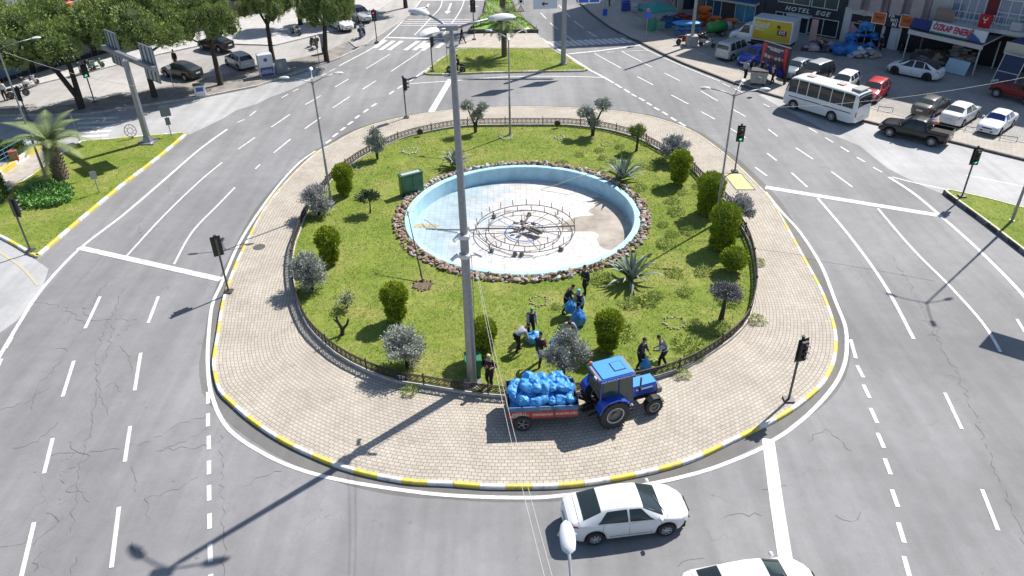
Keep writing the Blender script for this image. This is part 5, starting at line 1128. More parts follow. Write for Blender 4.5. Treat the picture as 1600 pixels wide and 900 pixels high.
def loft_car(name, label, cat, loc, rz, sp, paint, group=None, roof_mat=None, two_tone=None):
    """sp: top, belt, wide (belt half width), rail (roof rail half width), arches; x forward"""
    t = thing(name, label, cat, loc, rz, group)
    x0, x1 = sp['top'][0][0], sp['top'][-1][0]; wr_, ax = sp['wr'], sp['axles']; sill = sp.get('sill', .22)
    xs = sorted(set([round(x0 + (x1 - x0) * i / 70, 4) for i in range(71)] + [p[0] for p in sp['top']])); xs = [x for i, x in enumerate(xs) if i == 0 or x - xs[i - 1] > .004]
    ra = wr_ + .07
    def sec(x, raw=False):
        f = interp if (raw or x - x0 < .12 or x1 - x < .12) else sinterp
        zt = f(sp['top'], x); zb = min(f(sp['belt'], x), zt - .015); w = f(sp['wide'], x); r_ = min(f(sp['rail'], x), w * .98); zr = max(zt - f(sp.get('crown', [(x0, .05)]), x), zb + .01) if zt - zb > .12 else zb + (zt - zb) * .6
        zl = sill + interp(sp.get('under', [(x0, .12), (x0 + .5, 0), (x1 - .5, 0), (x1, .06)]), x)
        for a in ax:
            d = abs(x - a)
            if d < ra: zl = max(zl, wr_ + math.sqrt(max(0, ra * ra - d * d)) - .01)
        zl = min(zl, zb - .02); zm = max(zl + (zb - zl) * .45, min(.5, zb - .03)) if zl < .5 else zl + (zb - zl) * .5
        tk = sp.get('tuck', .93)
        return [(w * tk, zl), (w * (1 - (1 - tk) * .25), zl + (zm - zl) * .6), (w * 1.0, zm), (w * .985, zb - (zb - zm) * .25), (w * .955, zb)] + \
            [(w * .955 + (r_ - w * .955) * u + sp.get('bow', .03) * math.sin(u * math.pi) * min(1, (zt - zb) * 2), zb + (zr - zb) * u) for u in (.15, .4, .65, .88, 1)] + \
            [(r_ * .93, zr + (zt - zr) * .45), (r_ * .7, zr + (zt - zr) * .8), (r_ * .35, zr + (zt - zr) * .97), (0, zt)]
    NV = 14
    def S(x, v, side):
        s_ = sec(x); i = min(int(v), NV - 2); f = v - i; y = s_[i][0] * (1 - f) + s_[i + 1][0] * f; z = s_[i][1] * (1 - f) + s_[i + 1][1] * f; return Vector((x, y * side, z))
    vs, fs, mi = [], [], []; row = 2 * NV - 1
    for x in xs:
        s_ = sec(x); vs += [(x, y, z) for y, z in s_] + [(x, -y, z) for y, z in s_[-2::-1]]
    for i in range(len(xs) - 1):
        for j in range(row - 1): a = i * row + j; fs.append((a, a + row, a + row + 1, a + 1))
    k = MB(); k.add(vs, fs); k.f = [tuple(reversed(f)) for f in k.f]
    if roof_mat:
        xa, xb = sp['rooft']; k.m = []
        for i in range(len(xs) - 1):
            for j in range(row - 1): k.m.append(1 if (9 <= min(j, row - 2 - j)) and xa < (xs[i] + xs[i + 1]) / 2 < xb else 0)
    L0 = (len(xs) - 1) * row; k.f += [tuple(range(row)), tuple(range(L0 + row - 1, L0 - 1, -1))]; k.m += [0, 0]
    body = k.build('body', [paint] + ([roof_mat] if roof_mat else []), t, smooth=38)
    wm = max(p[1] for p in sp['wide'])
    k = MB(); k.box(((x0 + x1) / 2, 0, sill + .18), ((x1 - x0) * .9, wm * 1.66, .3)); k.box(((ax[0] + ax[1]) / 2, 0, sill + .3), (abs(ax[0] - ax[1]) - ra * 2.0, wm * 1.8, .25)); k.build('underbody', dark_under, t)
    def patch(nm, corners, mat, side, nx=6, nv=4, off=.006, parent=None):
        """corners: (xa,va),(xb,vb),(xc,vc),(xd,vd) round the patch in x,v"""
        (a, b, c, d) = corners; vs = []
        for i in range(nx + 1):
            for j in range(nv + 1):
                u, w = i / nx, j / nv
                x = (a[0] * (1 - u) + b[0] * u) * (1 - w) + (d[0] * (1 - u) + c[0] * u) * w; v = (a[1] * (1 - u) + b[1] * u) * (1 - w) + (d[1] * (1 - u) + c[1] * u) * w
                x = max(x0 + .002, min(x1 - .002, x))
                p = S(x, v, side); e = .02; q1 = S(min(x + e, x1), v, side) - S(max(x - e, x0), v, side); q2 = S(x, min(v + .1, NV - 1.001), side) - S(x, max(v - .1, 0), side); n = q2.cross(q1) * side
                n = n.normalized() if n.length > 1e-9 else Vector((0, 0, 1)); vs.append(p + n * off)
        fs = [(i * (nv + 1) + j, (i + 1) * (nv + 1) + j, (i + 1) * (nv + 1) + j + 1, i * (nv + 1) + j + 1) for i in range(nx) for j in range(nv)]
        if side < 0: fs = [tuple(reversed(f)) for f in fs]
        q = MB(); q.add(vs, fs); return q
    def both(nm, corners, mat, **kw):      # across the centre line
        q = patch(nm, corners, mat, 1, **kw); r_ = patch(nm, corners, mat, -1, **kw); q.add(r_.v, r_.f); return q.build(nm, mat, body, smooth=True)
    gm_ = sp.get('glassm', glass_m)
    for nm, (xa, xb), (va, vb) in sp.get('screens', []): both(nm, [(xa, va + .25), (xb, vb + .45), (xb, 13), (xa, 13)], gm_, nx=8, nv=6)
    for c_ in sp['windows']:
        for side in (1, -1): patch('side_window', c_, gm_, side, nx=8, nv=3).build('side_window', gm_, body, smooth=True)
    seams = MB()
    for x in sp.get('seams', []):
        for side in (1, -1): q = patch('s', [(x, .6), (x + .012, .6), (x + .012, 4), (x, 4)], plastic_blk, side, 1, 5, .003); seams.add(q.v, q.f)
    for (xa, xb, v) in sp.get('hseams', []):
        for side in (1, -1): q = patch('s', [(xa, v), (xb, v), (xb, v + .12), (xa, v + .12)], plastic_blk, side, 8, 1, .004); seams.add(q.v, q.f)
    for x in sp.get('lids', []):
        for side in (1, -1): q = patch('s', [(x, 5.5), (x + .014, 5.5), (x + .014, 13), (x, 13)], plastic_blk, side, 1, 8, .003); seams.add(q.v, q.f)
    if seams.f: seams.build('panel_gap', plastic_blk, body)
    hl = M('headlight_glass', (.45, .48, .50), .12, spec=.9, coat=.5); tlm = M('tail_lamp', (.42, .02, .02), .2, coat=.4)
    for side in (1, -1):
        if 'head' in sp: patch('headlight', sp['head'], hl, side, 4, 3, .008).build('headlight', hl, body, smooth=True)
        if 'tail' in sp: patch('taillight', sp['tail'], tlm, side, 4, 3, .008).build('taillight', tlm, body, smooth=True)
        hx = sp.get('handles', [])
        for x in hx: p = S(x, 3.7, side); q = MB(); q.box((p.x, p.y + .012 * side, p.z), (.16, .03, .03), bevel=.008); q.build('door_handle', sp.get('trim', paint), body)
        if 'mirror' in sp: p = S(sp['mirror'], 5.1, side); q = MB(); q.box((p.x + .04, p.y + .1 * side, p.z + .06), (.12, .2, .13), bevel=.035); q.build('side_mirror', paint, body, smooth=60)
    zf = sp.get('plate', (.42, .62)); wht_p = M('number_plate', (.62, .63, .65), .4)
    q = MB(); q.box((x1 + .012, 0, zf[0]), (.02, .5, .12)); q.build('number_plate', wht_p, body); q = MB(); q.box((x0 - .012, 0, zf[1]), (.02, .5, .12)); q.build('number_plate', wht_p, body)
    if 'grille' in sp: g_ = sp['grille']; q = MB(); q.box((x1 + .004, 0, g_[0]), (.03, g_[1], g_[2]), bevel=.01); q.box((x1 + .004, 0, g_[0] - .22), (.03, g_[1] * 1.3, .1), bevel=.01); q.build('grille', plastic_blk, body)
    tw = sp.get('tw', .21)
    for a in ax:
        for side in (1, -1): wheel_obj(t, a, side * (wm - tw * .5 - .01), wr_, tw, side, sp.get('rimm'), sp.get('spokes', 7))
    for r in sp.get('wipers', []): q = MB(); p = S(r, 9.5, -1) + Vector((.0, 0, .03)); q.tube([p + Vector((0, .1, 0)), p + Vector((-.25, .75, .16))], .012, 4); q.build('wiper', plastic_blk, body)
    return t, body, S
def scl(tab, sx, sz=1): return [(x * sx, z * sz) for x, z in tab]
def sedan_spec(L=4.5, H=1.48, Wd=1.74, boxy=0, hood=.95, deck=1.10, ws=(1.12, .38), rw=(-1.62, -.95), roofz=None, wb=2.6, wr=.31, f=None):
    h = L / 2; H_ = H; hw = Wd / 2; e = .10 if not boxy else .04
    ax = (wb / 2 + .02, -wb / 2 + .02); 
    fr, rr_ = h, -h
    top = [(rr_, .50), (rr_ + .02, .80), (rr_ + .08, deck - .10), (rr_ + .22, deck - .03), (rw[0] + .02, deck + .01), (rw[1], H_ - .055), (rw[1] + .3, H_ - .015), (-.2, H_), (ws[1] - .1, H_ - .03), (ws[1], H_ - .05), (ws[0], hood + .07), (ws[0] + .12, hood + .03), (fr - .55, hood - .07), (fr - .22, hood - .19 + .06 * boxy), (fr - .06, hood - .33 + .10 * boxy), (fr, .44)]
    belt = [(rr_, .46), (rr_ + .03, .74), (rr_ + .15, deck - .14), (-1, .985), (.4, .94), (ws[0], hood - .04), (fr - .5, hood - .16 + .04 * boxy), (fr - .1, hood - .38 + .12 * boxy), (fr, .42)]
    wide = [(rr_, hw * (.62 if not boxy else .93)), (rr_ + .14, hw * (.85 if not boxy else .97)), (rr_ + .5, hw * .97), (-.6, hw), (.8, hw), (fr - .6, hw * .96), (fr - .25, hw * (.82 if not boxy else .96)), (fr - .08, hw * (.63 if not boxy else .92)), (fr, hw * (.40 if not boxy else .86))]
    rail = [(rr_, hw * .6), (rr_ + .2, hw * .78), (rw[0], hw * .76), (rw[1], hw * .64), (0, hw * .66), (ws[1], hw * .66), (ws[0], hw * .82), (fr - .5, hw * .78), (fr - .1, hw * .6), (fr, hw * .42)]
    b0, b1 = ws[0], rw[0]
    win = [[(-.02, 4.35), (ws[0] - .30, 4.35), (ws[1] - .02, 8.75), (-.04, 8.75)], [(-.98, 4.35), (-.12, 4.35), (-.14, 8.75), (rw[1] + .14, 8.75)], [(rw[0] + .36, 4.5), (-1.05, 4.35), (rw[1] + .05, 8.5), (rw[1] - .10, 8.0)]]
    return dict(top=top, belt=belt, wide=wide, rail=rail, crown=[(rr_, .03), (rw[0], .05), (rw[1], .07), (ws[1], .07), (ws[0], .08), (fr, .03)], wr=wr, axles=ax, screens=[('windshield', (ws[1] + .03, ws[0] - .04), (8.75, 8.1)), ('rear_window', (rw[1] - .04, rw[0] + .08), (8.9, 8.5))], windows=win,
                seams=[-1.02, -.07, ws[0] - .13], hseams=[(-1.0, ws[0] - .15, .7)], lids=[ws[0] + .10, rw[0] - .02], head=[(fr - .36, 3.7), (fr - .09, 3.3), (fr - .07, 6.2), (fr - .36, 6.3)], tail=[(rr_ + .04, 3.3), (rr_ + .40, 3.5), (rr_ + .36, 4.1), (rr_ + .05, 4.8)], handles=[.12, -.82], mirror=ws[0] - .22, grille=(.62, .7, .09), plate=(.42, .72), wipers=[ws[0] + .03])
def hatch_spec(L=4.0, H=1.48, Wd=1.7, hood=.97, ws=(1.0, .3), rwx=.42, wb=2.5, wr=.3, mpv=False):
    h = L / 2; hw = Wd / 2; fr, rr_ = h, -h
    top = [(rr_, .5), (rr_ + .02, .85), (rr_ + .05, 1.0), (rr_ + rwx, H - .07), (rr_ + rwx + .25, H - .02), (-.2, H), (ws[1], H - .05), (ws[0], hood + .08), (ws[0] + .12, hood + .03), (fr - .4, hood - .07), (fr - .15, hood - .2), (fr - .04, hood - .36), (fr, .44)]
    belt = [(rr_, .46), (rr_ + .03, .8), (rr_ + .08, .96), (-1, 1.0), (.4, .96), (ws[0], hood - .03), (fr - .4, hood - .15), (fr - .08, hood - .4), (fr, .42)]
    wide = [(rr_, hw * .82), (rr_ + .15, hw * .93), (-1, hw), (.8, hw), (fr - .5, hw * .95), (fr - .2, hw * .85), (fr - .05, hw * .7), (fr, hw * .5)]
    rail = [(rr_, hw * .7), (rr_ + .1, hw * .74), (rr_ + rwx, hw * .68), (0, hw * .7), (ws[1], hw * .68), (ws[0], hw * .82), (fr - .5, hw * .75), (fr, hw * .4)]
    win = [[(-.02, 4.35), (ws[0] - .3, 4.35), (ws[1] - .02, 8.75), (-.04, 8.75)], [(-.95, 4.35), (-.12, 4.35), (-.14, 8.75), (-.95, 8.75)], [(rr_ + .36, 4.5), (-1.03, 4.35), (-1.03, 8.6), (rr_ + .5, 8.4)]]
    return dict(top=top, belt=belt, wide=wide, rail=rail, crown=[(rr_, .04), (ws[1], .07), (ws[0], .08), (fr, .03)], wr=wr, axles=(wb / 2 + .05, -wb / 2 + .05), screens=[('windshield', (ws[1] + .03, ws[0] - .04), (8.75, 8.1)), ('rear_window', (rr_ + rwx - .03, rr_ + .08), (8.9, 8.6))], windows=win,
                seams=[-1.0, -.07, ws[0] - .13], hseams=[(-.95, ws[0] - .15, .7)], lids=[ws[0] + .1], head=[(fr - .34, 3.8), (fr - .08, 3.3), (fr - .07, 6.0), (fr - .33, 6.3)], tail=[(rr_ + .02, 3.0), (rr_ + .14, 3.4), (rr_ + .14, 5.2), (rr_ + .05, 5.2)], handles=[.12, -.8], mirror=ws[0] - .22, grille=(.6, .7, .1), plate=(.42, .72))
def by_wheels(fpx, rpx, side, sp, z=0.0):
    """location and heading from where the two wheels of the seen side stand. side: +1 left, -1 right"""
    f, r = G(*fpx, z), G(*rpx, z); d = (f - r).normalized(); rz = math.atan2(d.y, d.x); wm = max(p[1] for p in sp['wide']); left = Vector((-d.y, d.x, 0))
    mid = (f + r) / 2 - left * side * (wm - .03) ; return mid - d * (sp['axles'][0] + sp['axles'][1]) / 2, rz
def pnt(name, c, coat=.6, rough=.35): return M('paint_' + name, c, rough, coat=coat, spec=.5)
white_p = pnt('white', (.72, .73, .74)); silver = pnt('silver', (.42, .44, .46), .6, .3); dgrey = pnt('dark_grey', (.03, .03, .029), .4); black_p = pnt('black', (.005, .005, .006), .3); redp = pnt('red', (.45, .02, .03)); bluep = pnt('blue', (.01, .05, .42)); grey_blue = pnt('steel_blue', (.22, .27, .33)); grey_sil = pnt('warm_grey', (.075, .072, .066), .4)
pg = 'vehicles parked in front of the shops'; lg = 'vehicles parked on the left street'; dg = 'cars driving round the roundabout'
SD = sedan_spec(4.56, 1.50, 1.76, ws=(1.22, .42), rw=(-1.86, -1.0), hood=.98, deck=1.13, wb=2.6, wr=.315)
SD['windows'] = [[(-.05, 4.55), (.86, 4.55), (.38, 8.4), (-.06, 8.4)], [(-1.22, 4.6), (-.12, 4.55), (-.14, 8.4), (-.86, 8.3)]]; SD['screens'] = [('windshield', (.45, 1.17), (8.75, 8.1)), ('rear_window', (-1.06, -1.70), (8.9, 8.5))]
l_, r_ = by_wheels((1040, 838), (930, 852), -1, SD); loft_car('white_sedan', 'white sedan driving past the bottom kerb of the roundabout', 'car', l_, r_, SD, white_p, dg)
l2, r2 = by_wheels((1250, 966), (1122, 986), -1, SD); loft_car('white_sedan', 'white car cut off by the bottom edge of the photo', 'car', l2, r2, SD, white_p, dg)
def park(nm, lb, f, r, side, sp, paint, grp=pg, cat='car', **kw): l, a = by_wheels(f, r, side, sp, kw.pop('z', .12)); return loft_car(nm, lb, cat, l, a, sp, paint, grp, **kw)
SP = sedan_spec(4.4, 1.42, 1.7, wb=2.55)
park('parked_sedan', 'dark grey older sedan parked tail first towards the road, right of the red hatchback', (1476, 175), (1460, 184), -1, SP, grey_sil)
park('parked_sedan', 'white sedan parked tail towards the road beside the dark grey one', (1523, 187.5), (1507, 197.5), -1, SD, white_p)
BX = sedan_spec(4.25, 1.42, 1.64, boxy=1, hood=.93, deck=1.0, ws=(.95, .45), rw=(-1.35, -.95), wb=2.42, wr=.29); BX['glassm'] = M('blue_tinted_glass', (.01, .02, .12), .08, spec=.9)
BX['tail'] = BX['tail']; park('parked_sedan', 'white boxy old sedan with blue tinted windscreen, nose towards the road', (1564, 211), (1580, 200), 1, BX, white_p)
HT = hatch_spec()
park('parked_hatchback', 'red hatchback parked nose towards the road behind the minibus', (1371, 161), (1385, 150), 1, HT, redp)
park('parked_hatchback', 'white hatchback with a grey windscreen parked behind the minibus roof', (1323, 148), (1338, 138), 1, HT, white_p)
park('parked_sedan', 'steel blue sedan parked just right of the election style billboard', (1243, 126), (1270, 113), 1, SP, grey_blue)
SV = hatch_spec(4.3, 1.62, 1.8, hood=1.05, wr=.35, wb=2.6); SV['rooft'] = (-1.9, .3)
park('parked_suv', 'black off road car with a silver roof behind the front of the minibus', (1268, 133), (1297, 123), 1, SV, black_p, roof_mat=silver)
CX = sedan_spec(4.75, 1.62, 1.92, hood=1.0, deck=1.12, ws=(1.35, .35), rw=(-2.12, -1.0), wb=2.89, wr=.36); CX['rimm'] = plastic_blk; CX['rooft'] = (-2.1, 1.2)
park('parked_crossover', 'white crossover with a black glass roof and black wheels before the shop awning', (1398, 117), (1443, 126.5), 1, CX, white_p, roof_mat=glass_m)
MP = hatch_spec(4.36, 1.80, 1.75, hood=1.1, ws=(1.35, .65), rwx=.18, wb=2.81, wr=.33)
park('parked_van', 'silver grey family van parked tail towards the road left of the blue car', (1175, 84), (1139, 98), -1, MP, silver)
park('parked_hatchback', 'blue hatchback half hidden behind the billboard', (1172, 107), (1203, 94), 1, HT, bluep)
park('parked_sedan', 'dark sedan seen from behind on the left street beside the umbrella pine', (262, 121.5), (287, 126.5), 1, SD, dgrey, lg, z=.08)
park('parked_hatchback', 'silver hatchback seen from behind on the left street between two pines', (355, 102.5), (371, 110.5), 1, HT, silver, lg, z=.08)
park('parked_sedan', 'white car parked under the pines with its nose to the far crossing', (531, 49.5), (513, 41), -1, SD, white_p, lg, z=.2)
park('parked_sedan', 'silver car parked behind the white one under the pines at the far left street', (561, 36), (543, 27), -1, SD, silver, lg, z=.2)
park('parked_sedan', 'dark car in the pine shade on the shop pavement between the trunks', (318, 78), (340, 82), 1, SP, black_p, lg, z=.2)
# --- minibus
BU = dict(top=[(-3.35, .45), (-3.34, 1.6), (-3.28, 2.45), (-3.15, 2.66), (-2.6, 2.72), (0, 2.74), (2.4, 2.72), (2.75, 2.62), (2.95, 2.35), (3.2, 1.55), (3.32, 1.1), (3.36, .45)], belt=[(-3.35, .44), (-3.34, 1.2), (-3.2, 1.38), (0, 1.4), (2.8, 1.35), (3.15, 1.2), (3.32, .9), (3.36, .43)],
          wide=[(-3.35, .98), (-3.2, 1.08), (-2.8, 1.11), (2.6, 1.11), (3.05, 1.06), (3.25, .94), (3.36, .75)], rail=[(-3.35, .9), (-3.1, .95), (0, .97), (2.6, .95), (3.0, .95), (3.2, .9), (3.36, .7)], crown=[(-3.35, .1), (3.36, .1)], wr=.42, axles=(2.15, -1.35), sill=.33, tuck=.97, bow=.02,
          screens=[('windshield', (2.78, 3.16), (7.0, 5.2)), ('rear_window', (-3.2, -3.335), (8.4, 7.2))], windows=[[(a, 4.5), (b, 4.5), (b, 8.4), (a, 8.4)] for a, b in ((-2.95, -2.05), (-1.98, -1.0), (-.93, .05), (.12, 1.1), (1.17, 2.0), (2.08, 2.85))], seams=[2.04, 1.15], head=[(3.1, 2.2), (3.3, 2.2), (3.3, 3.4), (3.12, 3.4)], tail=[(-3.33, 2.2), (-3.26, 2.2), (-3.26, 3.8), (-3.33, 3.8)], mirror=2.95, plate=(.55, .75), tw=.24)
l, a = by_wheels((1241, 173), (1293, 189), 1, BU); bus, bb, _ = loft_car('white_minibus', 'white minibus with a row of dark windows driving past the right pavement', 'minibus', l, a, BU, white_p)
k = MB()
for s_ in (-1, 1): k.box((-.1, s_ * 1.112, 1.12), (5.6, .012, .06))
k.build('side_stripe', M('stripe_navy', (.03, .03, .08), .5), bus)
k = MB(); k.box((1.6, 0, 2.76), (.6, .55, .08), bevel=.02); k.box((-1.1, 0, 2.77), (.6, .55, .08), bevel=.02); k.build('roof_hatch', M('rusty_hatch', (.45, .33, .27), .8, var=.3, scale=6), bus); k = MB(); k.box((-2.7, 0, 2.80), (.8, 1.3, .14), bevel=.04); k.build('roof_unit', M('unit_grey', (.3, .31, .3), .7), bus)
# --- pickup
PK = sedan_spec(5.0, 1.72, 1.8, hood=1.08, deck=1.0, ws=(1.05, .40), rw=(-.98, -.82), wb=3.0, wr=.37)
PK['top'] = [(-2.5, .55), (-2.48, .9), (-2.47, 1.0), (-1.05, 1.0), (-.98, 1.05), (-.82, 1.62), (-.6, 1.7), (0, 1.72), (.35, 1.68), (1.05, 1.16), (1.2, 1.12), (2.1, 1.03), (2.35, .93), (2.46, .75), (2.5, .5)]
PK['belt'] = [(-2.5, .54), (-2.48, .88), (-2.4, .97), (-1.0, .98), (.4, 1.05), (1.1, 1.03), (2.1, .92), (2.42, .65), (2.5, .48)]; PK['wide'] = [(-2.5, .84), (-2.3, .88), (1.8, .9), (2.2, .84), (2.42, .72), (2.5, .55)]
PK['rail'] = [(-2.5, .8), (-1.05, .8), (-.85, .62), (.3, .62), (1.05, .74), (2.1, .7), (2.5, .45)]; PK['windows'] = [[(-.02, 4.35), (.72, 4.35), (.38, 8.75), (-.04, 8.75)], [(-.80, 4.35), (-.12, 4.35), (-.14, 8.75), (-.72, 8.75)]]; PK['seams'] = [-.9, -.07, .95]; PK['tail'] = [(-2.49, 2.4), (-2.4, 2.4), (-2.4, 4), (-2.49, 4)]; PK['handles'] = [.1, -.75]; PK['lids'] = [1.12]; PK['sill'] = .36
l, a = by_wheels((1390, 215), (1450, 229), 1, PK); pk, pb_, _ = loft_car('black_pickup', 'black double cab pickup with an open bed driving behind the minibus', 'pickup', l, a, PK, black_p)
k = MB(); k.box((-1.75, 0, 1.005), (1.35, 1.46, .02)); k.build('bed_floor', dark_under, pk)
for y in (-.8, .8): k = MB(); k.box((-1.75, y, 1.1), (1.45, .09, .24), bevel=.02); k.build('bed_side', black_p, pk)
k = MB(); k.box((-2.47, 0, 1.08), (.07, 1.62, .22), bevel=.02); k.build('tailgate', black_p, pk); k = MB(); k.tube([(-1.15, -.7, 1.1), (-1.1, -.6, 1.7), (-1.1, .6, 1.7), (-1.15, .7, 1.1)], .04, 6); k.build('roll_bar', plastic_blk, pk)
ld = MB(); ld.blob((0, 0, 0), (.3, .28, .22), 1, .3, 2, mi=0, seed=3); ld.blob((.05, .3, .1), (.25, .2, .12), 1, .4, 2, mi=1, seed=6); o = ld.build('load', [M('cardboard', (.45, .22, .12), .8), M('blue_sack', (.08, .15, .5), .6)]); o.location = Matrix.Rotation(a, 3, 'Z') @ Vector((-1.2, .1, 1.62)) + l; tag(o, 'orange and blue bundle tied behind the cab of the black pickup', 'bundle')
# --- box truck
TK = hatch_spec(2.3, 2.1, 1.95, hood=1.25, ws=(.62, -.2), rwx=.05, wb=1.2, wr=.34)
TR = dict(top=[(-.9, .6), (-.89, 2.0), (-.85, 2.1), (-.1, 2.1), (.05, 2.05), (.75, 1.35), (.9, 1.28), (1.35, 1.12), (1.55, .95), (1.62, .5)], belt=[(-.9, .55), (-.89, 1.2), (.6, 1.22), (1.3, 1.0), (1.55, .8), (1.62, .45)], wide=[(-.9, .96), (1.0, .98), (1.4, .9), (1.62, .7)], rail=[(-.9, .85), (0, .8), (.7, .85), (1.4, .8), (1.62, .5)], crown=[(-.9, .06), (1.6, .06)], wr=.34, axles=(.82, -3.0), sill=.36, screens=[('windshield', (.08, .72), (8.75, 8.2))], windows=[[(-.6, 4.4), (.45, 4.4), (.05, 8.7), (-.6, 8.7)]], seams=[-.68, .62], head=[(1.3, 3.6), (1.55, 3.3), (1.55, 5), (1.3, 5.5)], mirror=.5, handles=[-.5], grille=(.75, .9, .2), plate=(.5, .6))
f_, r_ = G(1147, 68, .12), G(1233, 82, .12); d = (f_ - r_).normalized(); a = math.atan2(d.y, d.x); left = Vector((-d.y, d.x, 0)); loc = f_ - d * .82 - left * .95
trk, tb, _ = loft_car('box_truck', 'white box truck with a yellow poster on its side, parked in front of the hotel', 'truck', loc, a, TR, white_p, pg)
for o in list(tb.children):
    if o.name.startswith('number_plate') and o.data.vertices[0].co.x < -.5: bpy.data.objects.remove(o)
k = MB(); k.box((-2.95, 0, 1.85), (4.1, 2.1, 2.2), bevel=.02); k.build('cargo_box', pnt('box_white', (.6, .64, .68)), trk); k = MB(); k.box((-2.9, 0, .62), (4.2, .9, .25)); k.build('chassis', dark_under, trk)
yl = M('poster_yellow', (.62, .34, .02), .5, col2=(.55, .52, .03), scale=.7, detail=2)
k = MB(); k.box((-2.95, 1.058, 1.85), (3.85, .012, 1.95)); ps = k.build('poster', yl, trk); text_mesh('lettering', 'MUTLULUK\nDENİNCE\nAKLA...', .36, wht, ps, (-1.75, 1.07, 2.15), (R(90), 0, R(180)), .004, shear=.1, bold=.008); 
k = MB(); k.box((-4.0, 1.07, 1.75), (.95, .01, .5), bevel=0); k.build('brand_panel', M('brand_brown', (.10, .02, .06), .5), ps); text_mesh('lettering', 'ETİ', .42, wht, ps, (-4.0, 1.082, 1.75), (R(90), 0, R(180)), .004, bold=.012); k = MB(); k.blob((-3.6, 1.07, 2.3), (.22, .02, .2), 1, 0); k.build('cookie', M('cookie_brown', (.12, .05, .02), .7), ps)
k = MB(); k.box((-5.015, 0, 1.85), (.02, .03, 2.0)); 
for y in (-.6, .6): k.box((-5.015, y, 1.85), (.03, .03, 2.05))
k.build('door_bars', sgr, trk)
for i, (x, r2_) in enumerate(((-.7, .2), (-3.3, .2))): pass
# --- red off-road pickup/jeep at the right edge
JP = hatch_spec(4.1, 1.25, 1.75, hood=1.12, ws=(.55, .3), rwx=.2, wb=2.5, wr=.38)
JP['top'] = [(-2.05, .6), (-2.03, 1.0), (-1.0, 1.05), (-.2, 1.05), (.45, 1.1), (.5, 1.14), (1.6, 1.08), (1.9, 1.0), (2.0, .85), (2.05, .6)]; JP['belt'] = [(-2.05, .58), (-2.0, .95), (.5, 1.0), (1.9, .93), (2.05, .57)]; JP['wide'] = [(-2.05, .8), (1.6, .85), (1.9, .8), (2.05, .72)]; JP['rail'] = [(-2.05, .7), (2.05, .6)]; JP['screens'] = []; JP['windows'] = []; JP['lids'] = []; JP['head'] = [(1.92, 3.4), (2.02, 3.4), (2.02, 4.4), (1.92, 4.4)]; JP['seams'] = [-.5, .4]; JP['sill'] = .45; del JP['mirror']
jp, jb, _ = park('open_jeep', 'open dark red off road car at the right edge in front of the leaning panel', (1553, 152), (1603, 165), 1, JP, pnt('dull_red', (.22, .012, .015), .1, .6)); l = jp
k = MB(); k.tube([(-.3, .7, 1.0), (-.35, .65, 1.75), (-.35, -.65, 1.75), (-.3, -.7, 1.0)], .04, 6); k.tube([(.5, .7, 1.1), (.3, .62, 1.65), (.3, -.62, 1.65), (.5, -.7, 1.1)], .03, 6); k.build('roll_bar', plastic_blk, jp); k = MB(); k.blob((-1.0, 0, 1.15), (.8, .6, .45), 1, .3, 2, seed=2); k.build('folded_hood', M('canvas_dark', (.03, .03, .035), .9), jp); k = MB(); k.tube([(2.0, -.4, 1.05), (2.15, .3, 1.1)], .12, 8); k.build('bonnet_roll', M('tarp_pale', (.4, .45, .5), .8), jp)
# --- tractor
f_, r_ = G(1021, 647, .15), G(957, 665, .15); d = (f_ - r_).normalized(); ta = math.atan2(d.y, d.x); left = Vector((-d.y, d.x, 0)); tl = r_ + left * .78; tl.z = .15
tr = thing('blue_tractor', 'blue cab tractor coupled to the trailer of blue bags on the paving', 'tractor', tl, ta)
tblue = pnt('tractor_blue', (.012, .065, .42), .3); tcyan = pnt('faded_cab_blue', (.035, .25, .60), .1, .6); tgl = M('cab_glass', (.035, .065, .055), .1, spec=.6)
wb_ = (f_ - r_).length
def big_wheel(x, y, r, w, side, lugs, rimc):
    e_ = empty('wheel', (x, y, r), 0, tr); k = MB(); k.lathe([(r * .56, -w / 2), (r * .9, -w / 2), (r * .95, -w * .4), (r * .95, w * .4), (r * .9, w / 2), (r * .56, w / 2)], 28, axis='Y', cap=False)
    for i in range(lugs):
        a = 2 * math.pi * i / lugs
        for s_ in (-1, 1):
            a2 = a + (.5 if s_ > 0 else 0) * 2 * math.pi / lugs; p = Vector((math.cos(a2) * r * .97, s_ * w * .02, math.sin(a2) * r * .97)); q = Vector((math.cos(a2 + .16) * r * .95, s_ * w * .5, math.sin(a2 + .16) * r * .95)); k.bar(p, q, .05, r * .07)
    k.build('tyre', tyre_m, e_, smooth=40); k = MB(); k.lathe([(r * .5, w * .46 * side), (r * .58, w * .50 * side)], 24, axis='Y', mi=0, cap=False)
    k.lathe([(0, -.02), (r * .52, -.02), (r * .52, .02), (0, .02)], 22, axis='Y', c=(0, side * w * .18, 0), mi=1); k.lathe([(0, -.05), (r * .16, -.05), (r * .13, .05), (0, .05)], 12, axis='Y', c=(0, side * w * .25, 0), mi=1)
    k.lathe([(r * .49, -w * .47), (r * .57, -w * .47), (r * .57, w * .47), (r * .49, w * .47)], 24, axis='Y', mi=0, cap=False); k.build('rim', [rimc, M('rim_inner', (.12, .12, .12), .5)], e_)
rimc = M('rim_cream', (.42, .43, .42), .5)
for s_ in (1, -1): big_wheel(0, s_ * .78, .72, .42, s_, 18, rimc); big_wheel(wb_, s_ * .70, .42, .26, s_, 16, rimc)
k = MB(); k.box((wb_ - .35, 0, 1.06), (1.35, .66, .52), bevel=.06); hood_ = k.build('bonnet', tblue, tr, smooth=30); k = MB(); k.box((wb_ - .33, 0, 1.335), (1.25, .58, .03), bevel=.01); k.build('bonnet_top', tcyan, hood_)
